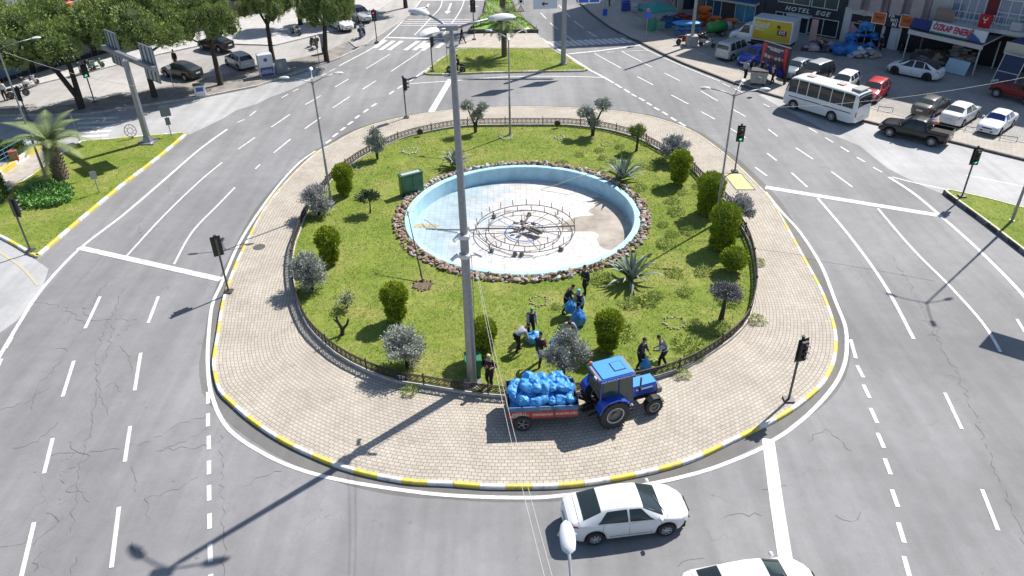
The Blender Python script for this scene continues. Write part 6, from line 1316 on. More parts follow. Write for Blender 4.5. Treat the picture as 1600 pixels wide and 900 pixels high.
k = MB(); k.box((wb_ - .3, -.335, 1.18), (.8, .01, .09)); k.build('side_stripe', wht, hood_); k = MB(); k.box((wb_ + .335, 0, 1.0), (.03, .56, .4)); k.build('grille', plastic_blk, hood_)
k = MB(); k.box((wb_ - .5, 0, .7), (1.9, .36, .45)); k.box((0, 0, .72), (.5, 1.2, .3)); k.box((wb_, 0, .45), (.16, 1.2, .14)); k.box((.35, 0, .75), (.9, .7, .4)); k.box((.6, -.62, .6), (.6, .3, .1)); k.box((.6, .62, .6), (.6, .3, .1)); k.build('chassis', dark_under, tr)
k = MB(); k.box((wb_ + .52, 0, .72), (.3, .5, .3), bevel=.04); k.build('front_weight', M('weight_grey', (.16, .16, .16), .6), tr)
for s_ in (1, -1):
    k = MB(); pts = [(-.72, .98), (-.62, 1.28), (-.35, 1.48), (.1, 1.52), (.45, 1.36), (.72, 1.05)]
    for (xa, za), (xb, zb) in zip(pts, pts[1:]): k.bar((xa, s_ * .77, za), (xb, s_ * .77, zb), .48, .04)
    k.build('rear_fender', tblue, tr); k = MB(); pts = [(wb_ + .46 * math.cos(a), .42 + .5 * math.sin(a)) for a in [.3 + i * .5 for i in range(6)]]
    for (xa, za), (xb, zb) in zip(pts, pts[1:]): k.bar((xa, s_ * .7, za), (xb, s_ * .7, zb), .3, .03)
    k.build('front_fender', plastic_blk, tr)
k = MB()
cor = [(-.55, -.62, 1.45), (-.55, .62, 1.45), (.98, -.60, .85), (.98, .60, .85)]; top_ = [(-.48, -.56, 2.30), (-.48, .56, 2.30), (.86, -.55, 2.30), (.86, .55, 2.30)]
for a_, b_ in zip(cor, top_): k.bar(a_, b_, .07, .07)
for s_ in (-1, 1): k.bar((.3, s_ * .64, .9), (.26, s_ * .58, 2.3), .06, .06); k.bar((.3, s_ * .63, .85), (.98, s_ * .61, .85), .05, .06); k.bar((-.48, s_ * .58, 2.28), (.86, s_ * .56, 2.28), .06, .06)
k.bar((-.5, -.6, 1.45), (-.5, .6, 1.45), .06, .06); k.bar((.98, -.6, 1.42), (.98, .6, 1.42), .05, .05); cabf = k.build('cab_frame', pnt('cab_frame_blue', (.02, .06, .25), .2), tr)
for s_ in (-1, 1):
    k = MB(); k.add([(-.5, s_ * .635, 1.55), (.24, s_ * .645, 1.5), (.21, s_ * .60, 2.26), (-.44, s_ * .59, 2.26)], [(0, 1, 2, 3)]); k.build('side_window', tgl, cabf); k = MB(); k.add([(.33, s_ * .65, .9), (.94, s_ * .63, .9), (.83, s_ * .585, 2.26), (.3, s_ * .60, 2.26)], [(0, 1, 2, 3)]); k.build('door', tgl, cabf)
k = MB(); k.add([(.98, -.55, 1.45), (.98, .55, 1.45), (.88, .5, 2.26), (.88, -.5, 2.26)], [(0, 1, 2, 3)]); k.build('windshield', tgl, cabf); k = MB(); k.add([(-.55, -.56, 1.5), (-.55, .56, 1.5), (-.49, .5, 2.26), (-.49, -.5, 2.26)], [(0, 1, 2, 3)]); k.build('rear_window', tgl, cabf)
k = MB(); k.box((.18, 0, 2.38), (1.62, 1.34, .14), bevel=.05); rf = k.build('cab_roof', pnt('roof_edge_blue', (.015, .07, .36), .3), tr, smooth=30); k = MB(); k.box((.2, 0, 2.465), (1.36, 1.16, .05), bevel=.02); k.build('roof_panel', tcyan, rf)
k = MB(); k.box((.45, -.02, 2.5), (.52, .56, .02)); k.box((.45, -.02, 2.507), (.46, .5, .02), mi=1); k.build('roof_hatch', [plastic_blk, tcyan], rf)
for x in (-.58, .93): k = MB(); k.box((x, 0, 2.4), (.14, 1.18, .12), bevel=.03); k.build('roof_bumper', M('roof_grey', (.2, .2, .22), .6), rf)
k = MB(); k.lathe([(.07, 0), (.07, .12), (0, .16)], 10, c=(-.5, .52, 2.46)); k.build('beacon', M('beacon_orange', (.6, .16, .05)), rf); k = MB(); k.box((-.66, -.3, 2.4), (.05, .2, .09)); k.build('work_lamp', lamp_white, rf)
text_mesh('lettering', 'PARK BAHÇELER MÜDÜRLÜĞÜ', .11, wht, rf, (.18, -.676, 2.38), (R(90), 0, 0), .002)
k = MB(); k.box((.1, 0, 1.15), (.5, .5, .12), bevel=.04); k.box((-.15, 0, 1.45), (.12, .5, .55), bevel=.04); k.build('seat', M('seat_dark', (.03, .03, .03), .8), tr); k = MB(); k.tube([(.75, 0, 1.1), (.6, 0, 1.45)], .03, 6); k.tube([(.58 + .08 * math.cos(a) * .5, .2 * math.cos(a + 1.57), 1.47 + .18 * math.sin(a) * .3) for a in [i * math.pi / 8 for i in range(16)]], .015, 5, closed=True); k.build('steering_wheel', plastic_blk, tr)
k = MB(); k.tube([(wb_ - .55, -.42, 1.2), (wb_ - .55, -.42, 1.9)], .04, 8); k.build('exhaust', plastic_blk, tr)
for s_ in (-1, 1): k = MB(); k.tube([(1.0, s_ * .6, 1.6), (1.1, s_ * .85, 1.65)], .015, 4); k.box((1.1, s_ * .88, 1.72), (.04, .16, .24), bevel=.01); k.build('side_mirror', plastic_blk, tr)
k = MB(); k.bar((-.5, 0, .55), (-1.05, 0, .5), .1, .1); k.bar((-.4, -.3, .6), (-.9, -.3, .45), .06, .06); k.bar((-.4, .3, .6), (-.9, .3, .45), .06, .06); k.build('hitch', dark_under, tr)
# --- trailer
A = G(800, 655, .75); A = G(793, 657, .7); B = G(903, 652, .7); d = (B - A).normalized(); tra = math.atan2(d.y, d.x); left = Vector((-d.y, d.x, 0)); TL = (B - A).length; TWd = 1.75
tloc = (A + B) / 2 + left * TWd / 2; tloc.z = .15
tx = thing('farm_trailer', 'red and blue two wheeled farm trailer loaded with blue bags', 'trailer', tloc, tra); redtr = M('trailer_red', (.46, .05, .045), .6, var=.25, scale=4, detail=8); bltr = M('trailer_blue', (.07, .17, .32), .7, var=.3, scale=4, detail=8); rust = M('trailer_rust', (.11, .07, .055), .85, var=.35, scale=5)
fz = .62; k = MB(); k.box((0, 0, fz), (TL, TWd, .07)); k.build('bed_floor', rust, tx)
for s_ in (-1, 1):
    k = MB(); k.box((0, s_ * TWd / 2, fz + .20), (TL, .05, .36)); o = k.build('side_board', redtr, tx)
    k = MB(); 
    for x in (-.5, -.17, .17, .5): k.box((x * TL, s_ * (TWd / 2 + .03), fz + .2), (.04, .03, .38))
    k.build('board_rib', rust, o); k = MB(); k.box((0, s_ * TWd / 2, fz + .50), (TL, .05, .22)); k.build('upper_board', bltr, tx)
    if s_ < 0:
        for x, tx_ in ((-.335, 'NAZİLLİ\nBELEDİYESİ'), (0, 'PARKBAHÇE'), (.335, 'MÜDÜRLÜĞÜ')): text_mesh('lettering', tx_, .15, M('lettering_cream', (.6, .58, .5), .7), o, (x * TL, -TWd / 2 - .034, fz + .2), (R(90), 0, 0), .003, bold=.004)
        text_mesh('lettering', 'NAZİLLİ', .12, M('lettering_cream', (0, 0, 0)), tx, (.1, -TWd / 2 - .034, fz + .5), (R(90), 0, 0), .003)
for x in (-1, 1): k = MB(); k.box((x * TL / 2, 0, fz + .36), (.05, TWd, .62)); k.build('end_board', rust, tx)
k = MB(); k.box((0, 0, .5), (TL * .9, .12, .14)); k.box((-.85, 0, .4), (.12, 1.5, .12)); k.bar((TL / 2, .5, .52), (TL / 2 + .85, 0, .5), .08, .08); k.bar((TL / 2, -.5, .52), (TL / 2 + .85, 0, .5), .08, .08); k.build('drawbar', rust, tx)
for s_ in (-1, 1): wheel_obj(tx, -TL / 2 + .62, s_ * (TWd / 2 + .02), .40, .24, s_, M('trailer_rim', (.2, .2, .2), .6), 5)
# --- blue bags
bagm = M('bag_blue', (.03, .21, .56), .42, col2=(.09, .40, .78), scale=4, coat=.1, bump=.5, bscale=5, lo=.3, hi=.8); bag2 = M('bag_deep_blue', (.02, .12, .45), .3, col2=(.03, .22, .62), scale=3, coat=.3, bump=.5, bscale=5)
bmesh_ = []
for i in range(6):
    bm = bmesh.new(); bmesh.ops.create_icosphere(bm, subdivisions=4, radius=1)
    for v in bm.verts:
        c_ = v.co.copy(); n = noise.noise(c_ * 1.3 + Vector((i * 5, 0, 0))) * .26 + abs(noise.noise(c_ * 2.6 + Vector((0, i * 3, 0)))) * .10 - abs(noise.noise(Vector((math.atan2(c_.y, c_.x) * 3.2, i, c_.z * .8)))) * (.06 + .14 * max(0, c_.z))
        v.co = c_ * (1 + n); v.co.z *= .8
        if c_.z > .93: v.co += Vector((.02, .03, .28 * (c_.z - .93) / .07)); v.co.x *= .7; v.co.y *= .7
    me = bpy.data.meshes.new('blue_bag'); bm.to_mesh(me); bm.free(); me.materials.append(bagm); me.shade_smooth(); bmesh_.append(me)
Rm = Matrix.Rotation(tra, 3, 'Z'); bi = 0
for lay, (nx, ny, z, ins) in enumerate(((7, 5, .92, .0), (7, 5, 1.26, .04), (5, 3, 1.6, .35))):
    for i in range(nx):
        for j in range(ny):
            if lay == 1 and (i, j) in ((0, 0),): continue
            x = -TL / 2 + .34 + ins + (TL - .68 - 2 * ins) * (i / (nx - 1)) + rng.uniform(-.06, .06); y = -TWd / 2 + .34 + ins * .1 + (TWd - .68 - ins * .2) * (j / (ny - 1)) + rng.uniform(-.05, .05)
            if lay == 2: x = -.55 + i * .36 + rng.uniform(-.1, .1); y = -.15 + j * .33
            o = bpy.data.objects.new('blue_bag', bmesh_[bi % 6]); COL.objects.link(o); s_ = rng.uniform(.225, .30) * (.86 if lay == 0 and j == 0 else 1); o.location = tloc + Rm @ Vector((x, y, z + rng.uniform(-.04, .05))); o.scale = (s_ * rng.uniform(1.0, 1.4), s_, s_ * rng.uniform(.9, 1.05)); o.rotation_euler = (rng.uniform(-.7, .7), rng.uniform(-.7, .7), rng.uniform(0, 6.28)); bi += 1
            ordn = ['first', 'second', 'third', 'fourth', 'fifth', 'sixth', 'last']
            tag(o, 'blue bag in the trailer, ' + ['bottom layer', 'upper layer', 'top layer'][lay] + ', ' + ['near board row', 'second row', 'third row', 'fourth row', 'far board row'][j] + ', ' + ordn[i] + ' from the tail', 'bag', 'blue bags in the trailer')
# ================================================================== PEOPLE
skin_m = M('skin', (.36, .20, .13), .6)
def cloth(n, c): return M('cloth_' + n, c, .85, var=.18, scale=7)
navy = cloth('navy', (.014, .018, .035)); blackc = cloth('black', (.012, .012, .013)); greyc = cloth('grey', (.34, .37, .40)); jeans = cloth('jeans', (.03, .045, .08)); whitec = cloth('white', (.55, .56, .56)); shoe = M('shoe', (.02, .02, .02), .7); hair = M('hair', (.015, .012, .01), .8)
def ik(a, b, l1, l2, hint):
    a, b = Vector(a), Vector(b); d = b - a; D = min(d.length, (l1 + l2) * .995); dn = d.normalized(); b = a + dn * D
    x = (l1 * l1 - l2 * l2 + D * D) / (2 * D); h = math.sqrt(max(0, l1 * l1 - x * x)); hv = Vector(hint); hv = (hv - dn * hv.dot(dn)); hv = hv.normalized() if hv.length > 1e-5 else dn.orthogonal()
    return a + dn * x + hv * h, b
def person(label, px, face, top=navy, sleeve=navy, legs=blackc, lean=0, hands=None, stride=.16, crouch=0.0, cap=None, H=1.8, z=.19, stripe=None, look=-10, seat=None, loc=None, group=None, haircol=None):
    """x forward, y left; hands: two targets (x,y,z) in body space"""
    base = loc if loc is not None else G(*px, z); t_ = H / 1.74
    hipz = .93 - crouch; hip = Vector((-.05 * math.sin(R(lean)) * 2, 0, hipz)); la = R(lean)
    up = Vector((math.sin(la), 0, math.cos(la))); fwd = Vector((math.cos(la), 0, -math.sin(la)))
    J, Rr, E, Bn = [], [], [], []
    def add(p, r, par=None, bone=0): J.append(Vector(p)); Rr.append(r if hasattr(r, '__len__') else (r, r)); Bn.append(bone); (E.append((par, len(J) - 1)) if par is not None else None); return len(J) - 1
    pel = add(hip, (.13, .12), None, 1); wa = add(hip + up * .17, (.125, .105), pel, 2); ch = add(hip + up * .36, (.15, .115), wa, 2); nb = add(hip + up * .50, (.085, .075), ch, 2)
    nu = Vector((math.sin(la * .75), 0, math.cos(la * .75))); nk = add(hip + up * .50 + nu * .08, (.052, .052), nb, 5)
    hd1 = add(J[nk] + nu * .07 + fwd * .015, (.07, .078), nk, 5); hd2 = add(J[nk] + nu * .155 + fwd * .02, (.078, .092), hd1, 5); hd3 = add(J[nk] + nu * .22 + fwd * .01, (.055, .065), hd2, 5)
    hands = hands or [(.08, .27, hipz - .12), (.08, -.27, hipz - .12)]; wr_pos = []
    for s_, ht in zip((1, -1), hands):
        sh = hip + up * .455 + Vector((0, .185 * s_, 0)); si = add(sh, (.062, .062), ch, 2); el, hn = ik(sh, ht, .29, .25, (-.6, .5 * s_, -.5)); e_ = add(el, (.045, .045), si, 3); m_ = add(el.lerp(hn, .75), (.034, .034), e_, 3); w_ = add(hn, (.027, .024), m_, 4)
        dh = (hn - el).normalized(); p_ = add(hn + dh * .07, (.036, .02), w_, 4); wr_pos.append((hn + dh * .08, dh, s_))
    feet = [(stride * .6, .10, .075), (-stride * .6, -.10, .075)]
    if seat: feet = seat
    for s_, ft in zip((1, -1), feet):
        hp = hip + Vector((0, .095 * s_, -.03)); hi_ = add(hp, (.092, .092), pel, 1); kn, an = ik(hp, ft, .44, .43, (1, .1 * s_, .1)); k1 = add(hp.lerp(kn, .5), (.078, .078), hi_, 1); kk = add(kn, (.056, .056), k1, 1); cf = add(kn.lerp(an, .4), (.053, .053), kk, 1); a_ = add(an, (.038, .038), cf, 1); add(an + Vector((.03, 0, -.035)), (.042, .036), a_, 6); add(an + Vector((.15, .01 * s_, -.04)), (.036, .03), len(J) - 1, 6)
    me = bpy.data.meshes.new('sk'); me.from_pydata([j * t_ for j in J], E, []); o = bpy.data.objects.new('sk', me); COL.objects.link(o)
    m = o.modifiers.new('s', 'SKIN'); m.use_smooth_shade = True
    for i, v in enumerate(me.skin_vertices[0].data): kf = 1.08 if Bn[i] in (4, 5) else 1.42; v.radius = (Rr[i][0] * t_ * kf, Rr[i][1] * t_ * kf); v.use_root = (i == 0)
    o.modifiers.new('u', 'SUBSURF').levels = 1
    dgp = bpy.context.evaluated_depsgraph_get(); ev = o.evaluated_get(dgp); body = bpy.data.meshes.new_from_object(ev); bpy.data.objects.remove(o); bpy.data.meshes.remove(me)
    JV = np.array([list(j * t_) for j in J]); segs = [(a, b, Bn[b]) for a, b in E]
    A_ = np.array([JV[a] for a, b, c in segs]); B_ = np.array([JV[b] for a, b, c in segs]); BC = np.array([c for _, _, c in segs]); D_ = B_ - A_; DD = (D_ ** 2).sum(1)
    V = [tuple(v.co) for v in body.vertices]; Fs = [tuple(p.vertices) for p in body.polygons]; bpy.data.meshes.remove(body)
    k = MB(); k.v = list(V); k.f = list(Fs); mi = []
    VV = np.array(V)
    for f in Fs:
        c_ = VV[list(f)].mean(0); u = np.clip(((c_ - A_) * D_).sum(1) / DD, 0, 1); q = A_ + D_ * u[:, None]; mi.append(int(BC[((c_ - q) ** 2).sum(1).argmin()]))
    k.m = mi
    for p, dh, s_ in wr_pos:     # five fingers on each hand, part of the same body mesh
        p = p * t_; sd = dh.cross(Vector((0, s_, .3))).normalized(); nn = dh.cross(sd).normalized()
        for q, ln_ in enumerate((.06, .068, .064, .05)): b0 = p + sd * (-.026 + .017 * q); k.tube([b0 - dh * .02, b0 + dh * ln_ * .5, b0 + dh * ln_ * .85 - nn * .012 * s_, b0 + dh * ln_ - nn * .028 * s_], [.0095, .009, .008, .006], 5, mi=4)
        k.tube([p - dh * .055 + sd * -.028, p - dh * .02 + sd * -.055, p + dh * .015 + sd * -.06], [.011, .01, .007], 5, mi=4)
    # face: nose and ears in the body mesh
    hc = J[hd2] * t_; k.blob(hc + fwd * .095 - nu * .012, (.013, .012, .02), 1, 0, mi=4); 
    for s_ in (1, -1): k.blob(hc + Vector((0, .08 * s_, 0)) - nu * .01, (.018, .008, .028), 1, 0, mi=4); k.blob(hc + fwd * .085 + Vector((0, .03 * s_, 0)) + nu * .02, (.008, .011, .006), 1, 0, mi=7)
    k.blob(hc + fwd * .088 - nu * .045, (.006, .022, .006), 1, 0, mi=8)
    mats = [top, legs, top, sleeve, skin_m, skin_m, shoe, plastic_blk, M('lips', (.3, .1, .08), .6)]
    ob = k.build('person', mats, None, smooth=True, loc=base, rz=R(face)); tag(ob, label, 'person', None, 'thing')
    if group: ob['group'] = group
    q = MB(); hc2 = (J[hd2] + nu * .05 - fwd * .012) * t_
    if cap: q.blob(hc2 + nu * .015, (.098, .09, .075), 2, 0); q.box(hc2 + fwd * .11 + nu * -.01, (.1, .13, .012), rot=Euler((0, la, 0))); q.build('cap', cap, ob, smooth=True)
    else: q.blob(hc2, (.098, .092, .082), 2, .12, 4); q.build('hair', haircol or hair, ob, smooth=True)
    if stripe:
        q = MB(); c_ = (hip + up * .09) * t_; n_ = 20; rr_ = [c_ + fwd * (.168 * t_ * math.cos(a)) + Vector((0, .2 * t_ * math.sin(a), 0)) for a in [2 * math.pi * i / n_ for i in range(n_)]]
        vs = [p - up * .015 for p in rr_] + [p + up * .02 for p in rr_]; q.add(vs, [(i, (i + 1) % n_, n_ + (i + 1) % n_, n_ + i) for i in range(n_)]); q.build('reflective_band', stripe, ob)
    return ob
band = M('reflective_band', (.45, .47, .50), .5)
def hbag(label, p, s, rz=0, mesh=1, mat=None, squash=1.0, tilt=0):
    o = bpy.data.objects.new('blue_bag', bmesh_[mesh].copy()); o.data.materials.clear(); o.data.materials.append(mat or bagm); COL.objects.link(o); o.location = p; o.scale = (s[0], s[1], s[2]); o.rotation_euler = (tilt, 0, rz); return tag(o, label, 'bag')
# group of three by the largest agave
person('person in a dark vest standing behind the other two workers with the blue bags', (915, 459), 215, navy, navy, blackc, 12, stripe=band)
person('person in dark clothes bending to hold a blue bag, left of the three workers', (885, 489), 350, navy, navy, blackc, 28, [(.42, .18, .95), (.42, -.1, .95)], .34, stripe=band)
person('person with a light blue cap holding the big blue bag open on the lawn', (906, 496), 235, navy, greyc, navy, 18, [(.36, .2, .95), (.36, -.2, .95)], .14, cap=M('cap_light_blue', (.12, .45, .7), .6), stripe=whitec)
hbag('half full blue bag held by the bending worker on the left', G(891, 480, .75), (.3, .26, .5), .5, 2)
hbag('big deep blue bag hanging open in front of the worker with the light blue cap', G(903, 498, .62), (.36, .3, .66), .2, 3, bag2)
# group by the trailer
person('person with a green cap and a dark vest over grey sleeves holding a blue bag', (829, 524), 285, navy, greyc, blackc, 22, [(.36, .18, .85), (.36, -.18, .85)], .18, cap=M('cap_green', (.03, .30, .17), .6), stripe=None)
person('person in a pale grey shirt bending down left of the worker with the green cap', (809, 549), 25, greyc, greyc, blackc, 62, [(.52, .12, .52), (.52, -.12, .52)], .22)
hbag('blue bag lying slack on the grass between the two bending workers', G(834, 527, .42), (.42, .34, .34), .9, 4)
person('person in a dark vest with a pale shoulder pad walking behind the trailer', (843, 570), 60, navy, cloth('maroon', (.12, .03, .035)), cloth('olive', (.05, .05, .035)), 8, [(.35, .2, 1.25), (.2, -.25, 1.0)], .42)
person('person in a pale grey shirt bending over behind the three headed olive tree', (889, 535), 265, greyc, greyc, blackc, 48, [(.35, .35, .75), (.35, -.35, .8)], .2)
hbag('blue bag on the grass left of the three headed olive tree', G(870, 537, .45), (.38, .3, .33), .3, 5, bag2)
person('person in black clothes and cream hair standing by the fence right of the steel column', (766, 603), 250, blackc, blackc, blackc, 6, [(.22, .2, 1.2), (.22, -.15, 1.15)], .12, haircol=M('cream_hat', (.45, .42, .33), .8))
person('person in a navy vest holding a blue bag at the fence behind the tractor bonnet', (999, 576), 320, navy, navy, blackc, 10, [(.3, .2, .95), (.34, -.1, .95)], .15, stripe=band)
person('person in a navy vest with grey sleeves bending towards the bag at the fence', (1035, 573), 165, navy, greyc, blackc, 28, [(.38, .15, .95), (.38, -.12, .95)], .25, stripe=band)
hbag('blue bag held upright between the two workers at the fence', G(1009, 572, .55), (.26, .24, .5), .1, 0)
hbag('bundle of weeds', G(1022, 566, .5), (.2, .2, .2), 0, 1, weed_m); bpy.context.scene.objects[-1]
for o in list(COL.objects):
    if o.get('label') == 'bundle of weeds': o.name = 'weed_bundle'; o['label'] = 'handful of cut green weeds passed into the upright blue bag'; o['category'] = 'weeds'
# right pavement
pgp = 'people on the right pavement'
person('person in a grey shirt standing left of the waste container', (1163, 124), 40, greyc, greyc, blackc, 2, group=pgp, z=.14)
person('person with a grey backpack standing close behind the waste container', (1188, 124), 60, blackc, greyc, blackc, 6, group=pgp, z=.14)
q = MB(); q.box((0, 0, 0), (.22, .36, .5), bevel=.06); o = q.build('backpack', cloth('bag_grey', (.22, .24, .25)), None, smooth=40, loc=G(1187, 124, 1.3) + Vector((-.1, -.16, 0)), rz=R(60)); tag(o, 'grey backpack worn by the person behind the waste container', 'backpack')
person('person in navy clothes walking in front of the billboard, left of the one in white', (1196, 129), 200, navy, navy, blackc, 6, stride=.4, group=pgp, z=.14)
person('person in a dark jacket over a white shirt walking in front of the billboard', (1206, 131), 205, whitec, blackc, blackc, 4, stride=.45, group=pgp, z=.14)
person('person in black walking across the median path by the far crossing', (722, 68), 0, blackc, blackc, blackc, 4, stride=.55, z=.1)
person('person in dark clothes by the shop windows at the top of the far pavement', (953, 9), 200, navy, navy, blackc, 0, z=.13)
person('person in a white shirt standing at the left edge by the shops', (10, 157), 300, whitec, whitec, blackc, 4, z=.08)
person('person in a dark coat standing behind the dark sedan on the left street', (277, 106), 250, blackc, blackc, blackc, 4, z=.08)
person('person in dark clothes carrying things at the door under the orange shop sign', (1375, 82), 200, blackc, navy, blackc, 10, z=.13)
# --- motorbikes
def motorbike(name, label, loc, rz, col, scooter=False, group=None):
    t = thing(name, label, 'scooter' if scooter else 'motorcycle', loc, rz, group); r = .25 if scooter else .31
    for x in (-.62, .65): wheel_obj(t, x, 0, r, .11, 1, rim_m, 5)
    k = MB()
    if scooter: k.box((-.5, 0, .62), (.75, .3, .4), bevel=.1); k.box((0, 0, .28), (.5, .32, .1), bevel=.03); k.box((.38, 0, .62), (.16, .38, .7), rot=Euler((0, R(-18), 0)), bevel=.06); k.box((.68, 0, .52), (.35, .14, .08), bevel=.03)
    else: k.blob((.12, 0, .78), (.34, .17, .17), 2, .1); k.box((0, 0, .45), (.45, .26, .35), bevel=.06); k.box((-.6, 0, .75), (.5, .2, .14), bevel=.05); k.box((.68, 0, .64), (.32, .12, .05), bevel=.02)
    k.build('body', col, t, smooth=50); k = MB(); k.box((-.38, 0, .86), (.7, .28, .12), bevel=.05); k.build('seat', plastic_blk, t, smooth=40)
    k = MB(); k.tube([(.65, 0, r), (.42, 0, .95), (.38, 0, 1.05)], .035, 6); k.tube([(.3, -.36, 1.08), (.4, 0, 1.02), (.3, .36, 1.08)], .02, 5); k.tube([(-.1, .14, .3), (-.75, .16, .38)], .045, 6); k.build('fork', plastic_blk, t)
    k = MB(); k.blob((.52, 0, .88), (.08, .1, .1), 1, 0); k.build('headlight', lamp_glass, t, smooth=True); k = MB(); k.box((-.86, 0, .98), (.36, .38, .34), bevel=.05)
    if scooter: k.build('top_box', plastic_blk, t)
    return t
mg = 'motorbikes parked by the shops'
mb_col = pnt('bike_black', (.02, .02, .022)); mb_red = pnt('bike_red', (.3, .02, .02)); mb_blue = pnt('bike_blue', (.05, .09, .18)); mb_wh = pnt('bike_white', (.5, .5, .5))
def rider(label, loc, rz, top, sleeve, helmet=True):
    f_ = Matrix.Rotation(rz, 3, 'Z') @ Vector((-.25, 0, 0)); hl = M('helmet_black', (.015, .015, .016), .2, coat=.5)
    p = person(label, None, math.degrees(rz), top, sleeve, blackc, 10, [(.56, .3, 1.08), (.56, -.3, 1.08)], 0, .02, None, 1.74, seat=[(.42, .2, .34), (.42, -.2, .34)], loc=loc + f_)
    return p
l = G(713, 114, .01); motorbike('motorcycle', 'black motorcycle ridden along the kerb of the median island behind the pool', l, R(175), mb_col); rider('person in black riding the motorcycle behind the tall steel column', l, R(175), blackc, blackc)
l = G(567, 58, .09); motorbike('scooter', 'dark blue scooter ridden away across the left pavement', l, R(80), mb_blue, True); rider('person in a grey top riding the dark blue scooter', l, R(80), greyc, jeans)
motorbike('scooter', 'dark grey scooter parked alone on the left street in the sun', G(491, 74, .09), R(130), mb_col, True)
motorbike('motorcycle', 'white and black motorcycle parked at the edge of the shop pavement under the pines', G(463, 54, .2), R(140), mb_wh, group=mg)
motorbike('scooter', 'black and white scooter parked at the left edge by the shop', G(50, 135, .2), R(70), mb_wh, True, mg)
motorbike('scooter', 'white scooter parked beside a green one in the shade behind the gantry', G(138, 112, .2), R(60), mb_wh, True, mg)
motorbike('scooter', 'green scooter parked in the shade behind the gantry', G(152, 108, .2), R(60), pnt('bike_green', (.03, .12, .07)), True, mg)
motorbike('motorcycle', 'dark motorcycle parked at the left edge behind the lamp', G(30, 152, .09), R(40), mb_col, group=mg)
motorbike('motorcycle', 'dark red motorcycle parked left of the concrete utility pole', G(1068, 69, .14), R(20), mb_red, group=mg)
motorbike('scooter', 'white scooter parked right of the concrete utility pole', G(1104, 73, .14), R(-30), mb_wh, True, mg)
motorbike('motorcycle', 'black motorcycle parked behind the concrete utility pole', G(1094, 66, .14), R(30), mb_col, group=mg)
motorbike('motorcycle', 'black motorcycle parked by the shop with the black and orange signs', G(1408, 80, .13), R(60), mb_col, group=mg)
# ================================================================== BUILDINGS ON THE RIGHT
F0, F1 = G(1163, 38), G(1519, 101); FU = (F1 - F0).normalized(); FN = Vector((FU.y, -FU.x, 0)); FN = FN if FN.y < 0 else -FN; FANG = math.atan2(FU.y, FU.x)
def FP(px, py, out=0.0):
    "pixel -> (s, z) on the shop front plane pushed out towards the road"
    r = _x * 0; w = Vector((px - 800, py - 450, F_PX)); d = Vector((w.dot(_x), w.dot(_y), w.dot(_z))); o = Vector((0, 0, CAM_H)); p0 = F0 + FN * out
    t = (p0 - o).dot(FN) / d.dot(FN); h = o + d * t; return (h - p0).dot(FU), h.z
def bld(label, s0, s1, depth, H, wallm, name='shop_building'):
    t = thing(name, label, 'building', F0 + FU * s0, FANG); # local x along the front, local -y towards the road
    k = MB(); k.box(((s1 - s0) / 2, depth / 2, H / 2), (s1 - s0 - .02, depth, H)); k.build('wall', wallm, t); k = MB(); k.box(((s1 - s0) / 2, depth / 2, H + .3), (s1 - s0 + .1, depth + .2, .6)); k.build('roof', M('roof_grey_slab', (.3, .29, .28), .9), t); t['_s0'] = s0; return t
def quad_sz(t, pa, pb, out=0.0):
    a, b = FP(*pa, out), FP(*pb, out); s0 = t['_s0']; return min(a[0], b[0]) - s0, max(a[0], b[0]) - s0, min(a[1], b[1]), max(a[1], b[1])
wf = M('window_frame_white', (.55, .56, .57), .5); shopglass = M('shop_glass', (.018, .026, .034), .06, spec=.8); darkw = M('dark_cladding', (.028, .030, .042), .6, var=.2, scale=1); pinkw = M('pinkish_render', (.36, .31, .31), .85, var=.1, scale=1); interior = M('dark_interior', (.010, .010, .012), .8)
def window(t, s0, s1, z0, z1, nv=2, nh=1, frame=None, glass=None, fw=.08, out=.0, nm='window'):
    y = -.03 - out; o = MB(); o.box(((s0 + s1) / 2, y, (z0 + z1) / 2), (s1 - s0, .05, z1 - z0)); g_ = o.build(nm, glass or shopglass, t); q = MB()
    for i in range(nv + 1): q.box((s0 + (s1 - s0) * i / nv, y - .03, (z0 + z1) / 2), (fw, .07, z1 - z0 + fw))
    for i in range(nh + 1): q.box(((s0 + s1) / 2, y - .032, z0 + (z1 - z0) * i / nh), (s1 - s0, .075, fw))
    q.build('frame', frame or wf, g_); return g_
def block(t, nm, s0, s1, z0, z1, d, m_, out=0.0): q = MB(); q.box(((s0 + s1) / 2, -out - d / 2, (z0 + z1) / 2), (s1 - s0, d, z1 - z0)); return q.build(nm, m_, t)
def uppers(t, W_, z0, H, mats=None, pitch=3.2, fl=3.0, bal=True, wallm=None):
    z = z0
    while z + 2.4 < H:
        n = max(1, int(W_ / pitch)); p_ = W_ / n
        for i in range(n): window(t, i * p_ + p_ * .22, i * p_ + p_ * .8, z + .8, z + 2.2, 2)
        if bal: block(t, 'balcony', .3, W_ * .45, z - .1, z + .9, 1.1, wallm or pinkw)
        z += fl
